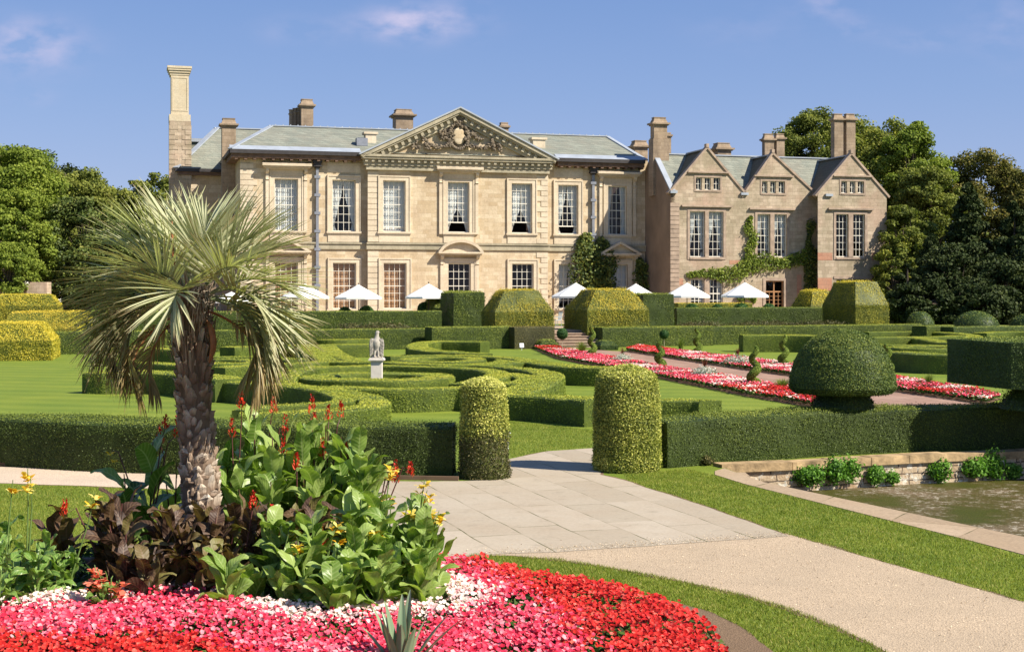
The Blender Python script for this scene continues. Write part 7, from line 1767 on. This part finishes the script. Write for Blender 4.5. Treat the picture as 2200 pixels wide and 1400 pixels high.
# left green-yellow and salmon
gl = 'green cannas at the left of the bed'
for px, d, h, fl, lb in ((-60, 14.6, .9, [], 'yellow-edged canna cut by the left frame'), (5, 14.7, .95, [(28, 1030, 'yel')], 'yellow-edged canna with yellow flower at the left frame'), (55, 14.4, .85, [(62, 1005, 'yel'), (72, 1020, 'yel')], 'yellow-edged canna with two yellow flowers'),
    (95, 14.1, .75, [], 'yellow-edged canna with the clearest striped leaves'), (30, 13.9, .62, [], 'lowest yellow-edged canna above the white flowers'), (130, 14.4, .7, [(205, 1058, 'yel')], 'yellow-edged canna beside the bronze leaves')):
    canna(px, d, h, lb, 9, .36, .115, 'cannayg', 'stem', fl, group=gl, stems=3, spread=.11, el=(.7, 1.35), tone=.6)
canna(235, 13.75, .45, 'short green canna with salmon-pink flowers before the bronze leaves', 7, .26, .10, 'cannayg', 'stem', [(200, 1215, 'sal'), (210, 1222, 'sal'), (218, 1232, 'sal'), (240, 1238, 'sal'), (255, 1250, 'sal'), (262, 1245, 'sal'), (205, 1240, 'sal'), (228, 1225, 'sal')], group=gl, stems=2, spread=.08)
# agave
ag = empty('agave', (sx(862, 11.7), 11.7, .1)); tag(ag, 'grey-green spiky agave at the bottom edge among the pink flowers', 'agave')
for i, (a, e_, l) in enumerate(((2.9, 1.25, .62), (2.6, 1.4, .62), (3.4, 1.38, .50), (1.6, 1.45, .66), (1.2, 1.42, .70), (.2, 1.5, .56), (-.2, 1.28, .52), (.1, 1.0, .62), (-.1, .85, .66), (-1.5, 1.3, .5), (-2.2, 1.25, .5), (-.9, 1.25, .48), (3.1, 1.0, .5), (2.2, 1.1, .55))):
    m_ = MB(); leafblade(m_, (math.cos(a) * .04, math.sin(a) * .04, 0), a, e_, l, .085, .15, rng.uniform(.3, .9), .6, 0); m_.build('leaf', M['agave'], ag, smooth=True)

# the bedding itself
q = rand_in(bed, 1250); q = q[q[:, 1] > 9.3]
def gz(px, py): return G(px, py, .25)[:2]
white = [gz(*p) for p in [(-250, 1282), (0, 1300), (90, 1310), (160, 1306), (250, 1296), (320, 1278), (400, 1272), (470, 1296), (560, 1325), (640, 1344), (740, 1338), (830, 1322), (920, 1322), (1000, 1316), (1045, 1295), (1020, 1265), (960, 1235), (900, 1200), (700, 1170), (400, 1150), (0, 1180), (-250, 1200)]]
pink = [gz(*p) for p in [(-400, 1330), (0, 1364), (150, 1378), (300, 1374), (430, 1368), (500, 1385), (560, 1440), (900, 1500), (1150, 1480), (1270, 1420), (1240, 1370), (1180, 1320), (1120, 1268), (1040, 1222), (975, 1196), (930, 1180), (700, 1150), (0, 1150), (-400, 1180)]]
jit = np.column_stack([q[:, 0] + .10 * wn(np.column_stack([q, 0 * q[:, 0]]), 3.0) + rng.normal(size=len(q)) * .14, q[:, 1] + .1 * wn(np.column_stack([q, 0 * q[:, 0]]), 3.3, 1) + rng.normal(size=len(q)) * .12])
iw = inpoly(jit, white); ip = inpoly(jit, pink) & ~iw; ir = ~iw & ~ip
# plants' own area carries no flowers
core = [gz(*p) for p in [(-300, 1250), (0, 1262), (200, 1280), (420, 1262), (560, 1300), (700, 1312), (850, 1290), (940, 1240), (900, 1185), (0, 1100), (-300, 1150)]]
keep = ~inpoly(q, core)
edge = np.array([np.min(np.hypot(q[:, 0] - p[0], q[:, 1] - p[1])) for p in bed[:1]])
dist = np.full(len(q), 9.0)
for p in bed: dist = np.minimum(dist, np.hypot(q[:, 0] - p[0], q[:, 1] - p[1]))
hgt = .20 + .07 * np.clip(dist / .35, 0, 1) + .05 * wn(np.column_stack([q, 0 * q[:, 0]]), 2.2) + rng.normal(size=len(q)) * .022 - .12 * np.clip(1 - dist / .12, 0, 1)
gap = (wn(np.column_stack([q, 0 * q[:, 0]]), 6.0, 1) > .45) | (wn(np.column_stack([q, 0 * q[:, 0]]), 15.0, 2) > .75)
for nm, mt, sel, cn in (('red_bedding_flowers', 'petred', ir, 'red'), ('pink_bedding_flowers', 'petpink', ip, 'pink'), ('white_bedding_flowers', 'petwhite', iw, 'white')):
    s = sel & keep & ~(gap & (rng.random(len(q)) < .75)); mbb = MB(); vv = rng.uniform(0, 1, s.sum())
    flowers(q[s], hgt[s], .0225, vv, mb=mbb, tilt=.38, cup=.3, lean=(.2, -.45)); tag(mbb.build(nm, M[mt]), cn + ' impatiens carpeting the round foreground bed', kind='stuff')
ql = rand_in(bed, 900); ql = ql[ql[:, 1] > 9.3]; dl = np.full(len(ql), 9.0)
for p in bed: dl = np.minimum(dl, np.hypot(ql[:, 0] - p[0], ql[:, 1] - p[1]))
hl_ = (.17 + .06 * np.clip(dl / .35, 0, 1) + .05 * wn(np.column_stack([ql, 0 * ql[:, 0]]), 2.2)) * rng.uniform(.55, 1.12, len(ql))
mb = MB(); cards(mb, np.column_stack([ql, hl_]), np.tile([.1, -.3, 1.0], (len(ql), 1)), .038, rng.uniform(.0, .9, len(ql)), aspect=.5, spread=.5)
tag(mb.build('bedding_leaves', M['bedleaf']), 'green leaves under the foreground impatiens', kind='stuff')

# ================================================================== GRASS BLADES near the camera
def blades(poly, dens, label, h=(.018, .042)):
    p = rand_in(poly, dens)
    p = p[~inpoly(p, [b[:2] for b in pond])]
    n = len(p); a = rng.uniform(0, 6.28, n); hh = rng.uniform(*h, n); ln = rng.normal(size=(n, 2)) * .014; w_ = .0042
    b = np.column_stack([p, np.full(n, .0)]); s = np.column_stack([np.cos(a), np.sin(a), 0 * a]) * w_; t = b + np.column_stack([ln, hh])
    V = np.stack([b - s, b + s, t], 1).reshape(-1, 3); mb = MB(); mb.add(V, np.arange(3 * n).reshape(n, 3), np.repeat(rng.uniform(.1, .95, n), 3))
    tag(mb.build('lawn_grass', M['grass']), label, kind='stuff')
blades([G(*p) for p in [(1345, 1031), (1400, 1050), (1500, 1081), (1600, 1116), (1697, 1150), (1900, 1208), (2200, 1294), (2260, 1312), (2260, 1212), (2082, 1162), (1870, 1109), (1600, 1041), (1536, 1021), (1480, 1008), (1420, 1012), (1340, 1018)]], 2600, 'short grass of the lawn wedge beside the pond')
blades([G(*p) for p in [(1015, 1191), (1200, 1200), (1400, 1234), (1600, 1277), (1700, 1306), (1800, 1346), (1905, 1399), (1990, 1440), (1720, 1440), (1660, 1400), (1590, 1347), (1530, 1317), (1440, 1290), (1300, 1256), (1150, 1226), (1000, 1200)]], 3600, 'short grass strip around the flower bed')
blades([G(*p) for p in [(-60, 1040), (200, 1046), (400, 1054), (520, 1064), (560, 1100), (480, 1180), (-60, 1180)]], 2200, 'short grass left of the palm')
blades([G(*p) for p in [(1097, 984), (1180, 968), (1270, 962), (1280, 925), (1200, 915), (1092, 905)]], 1500, 'short grass seen through the gap between the columns')
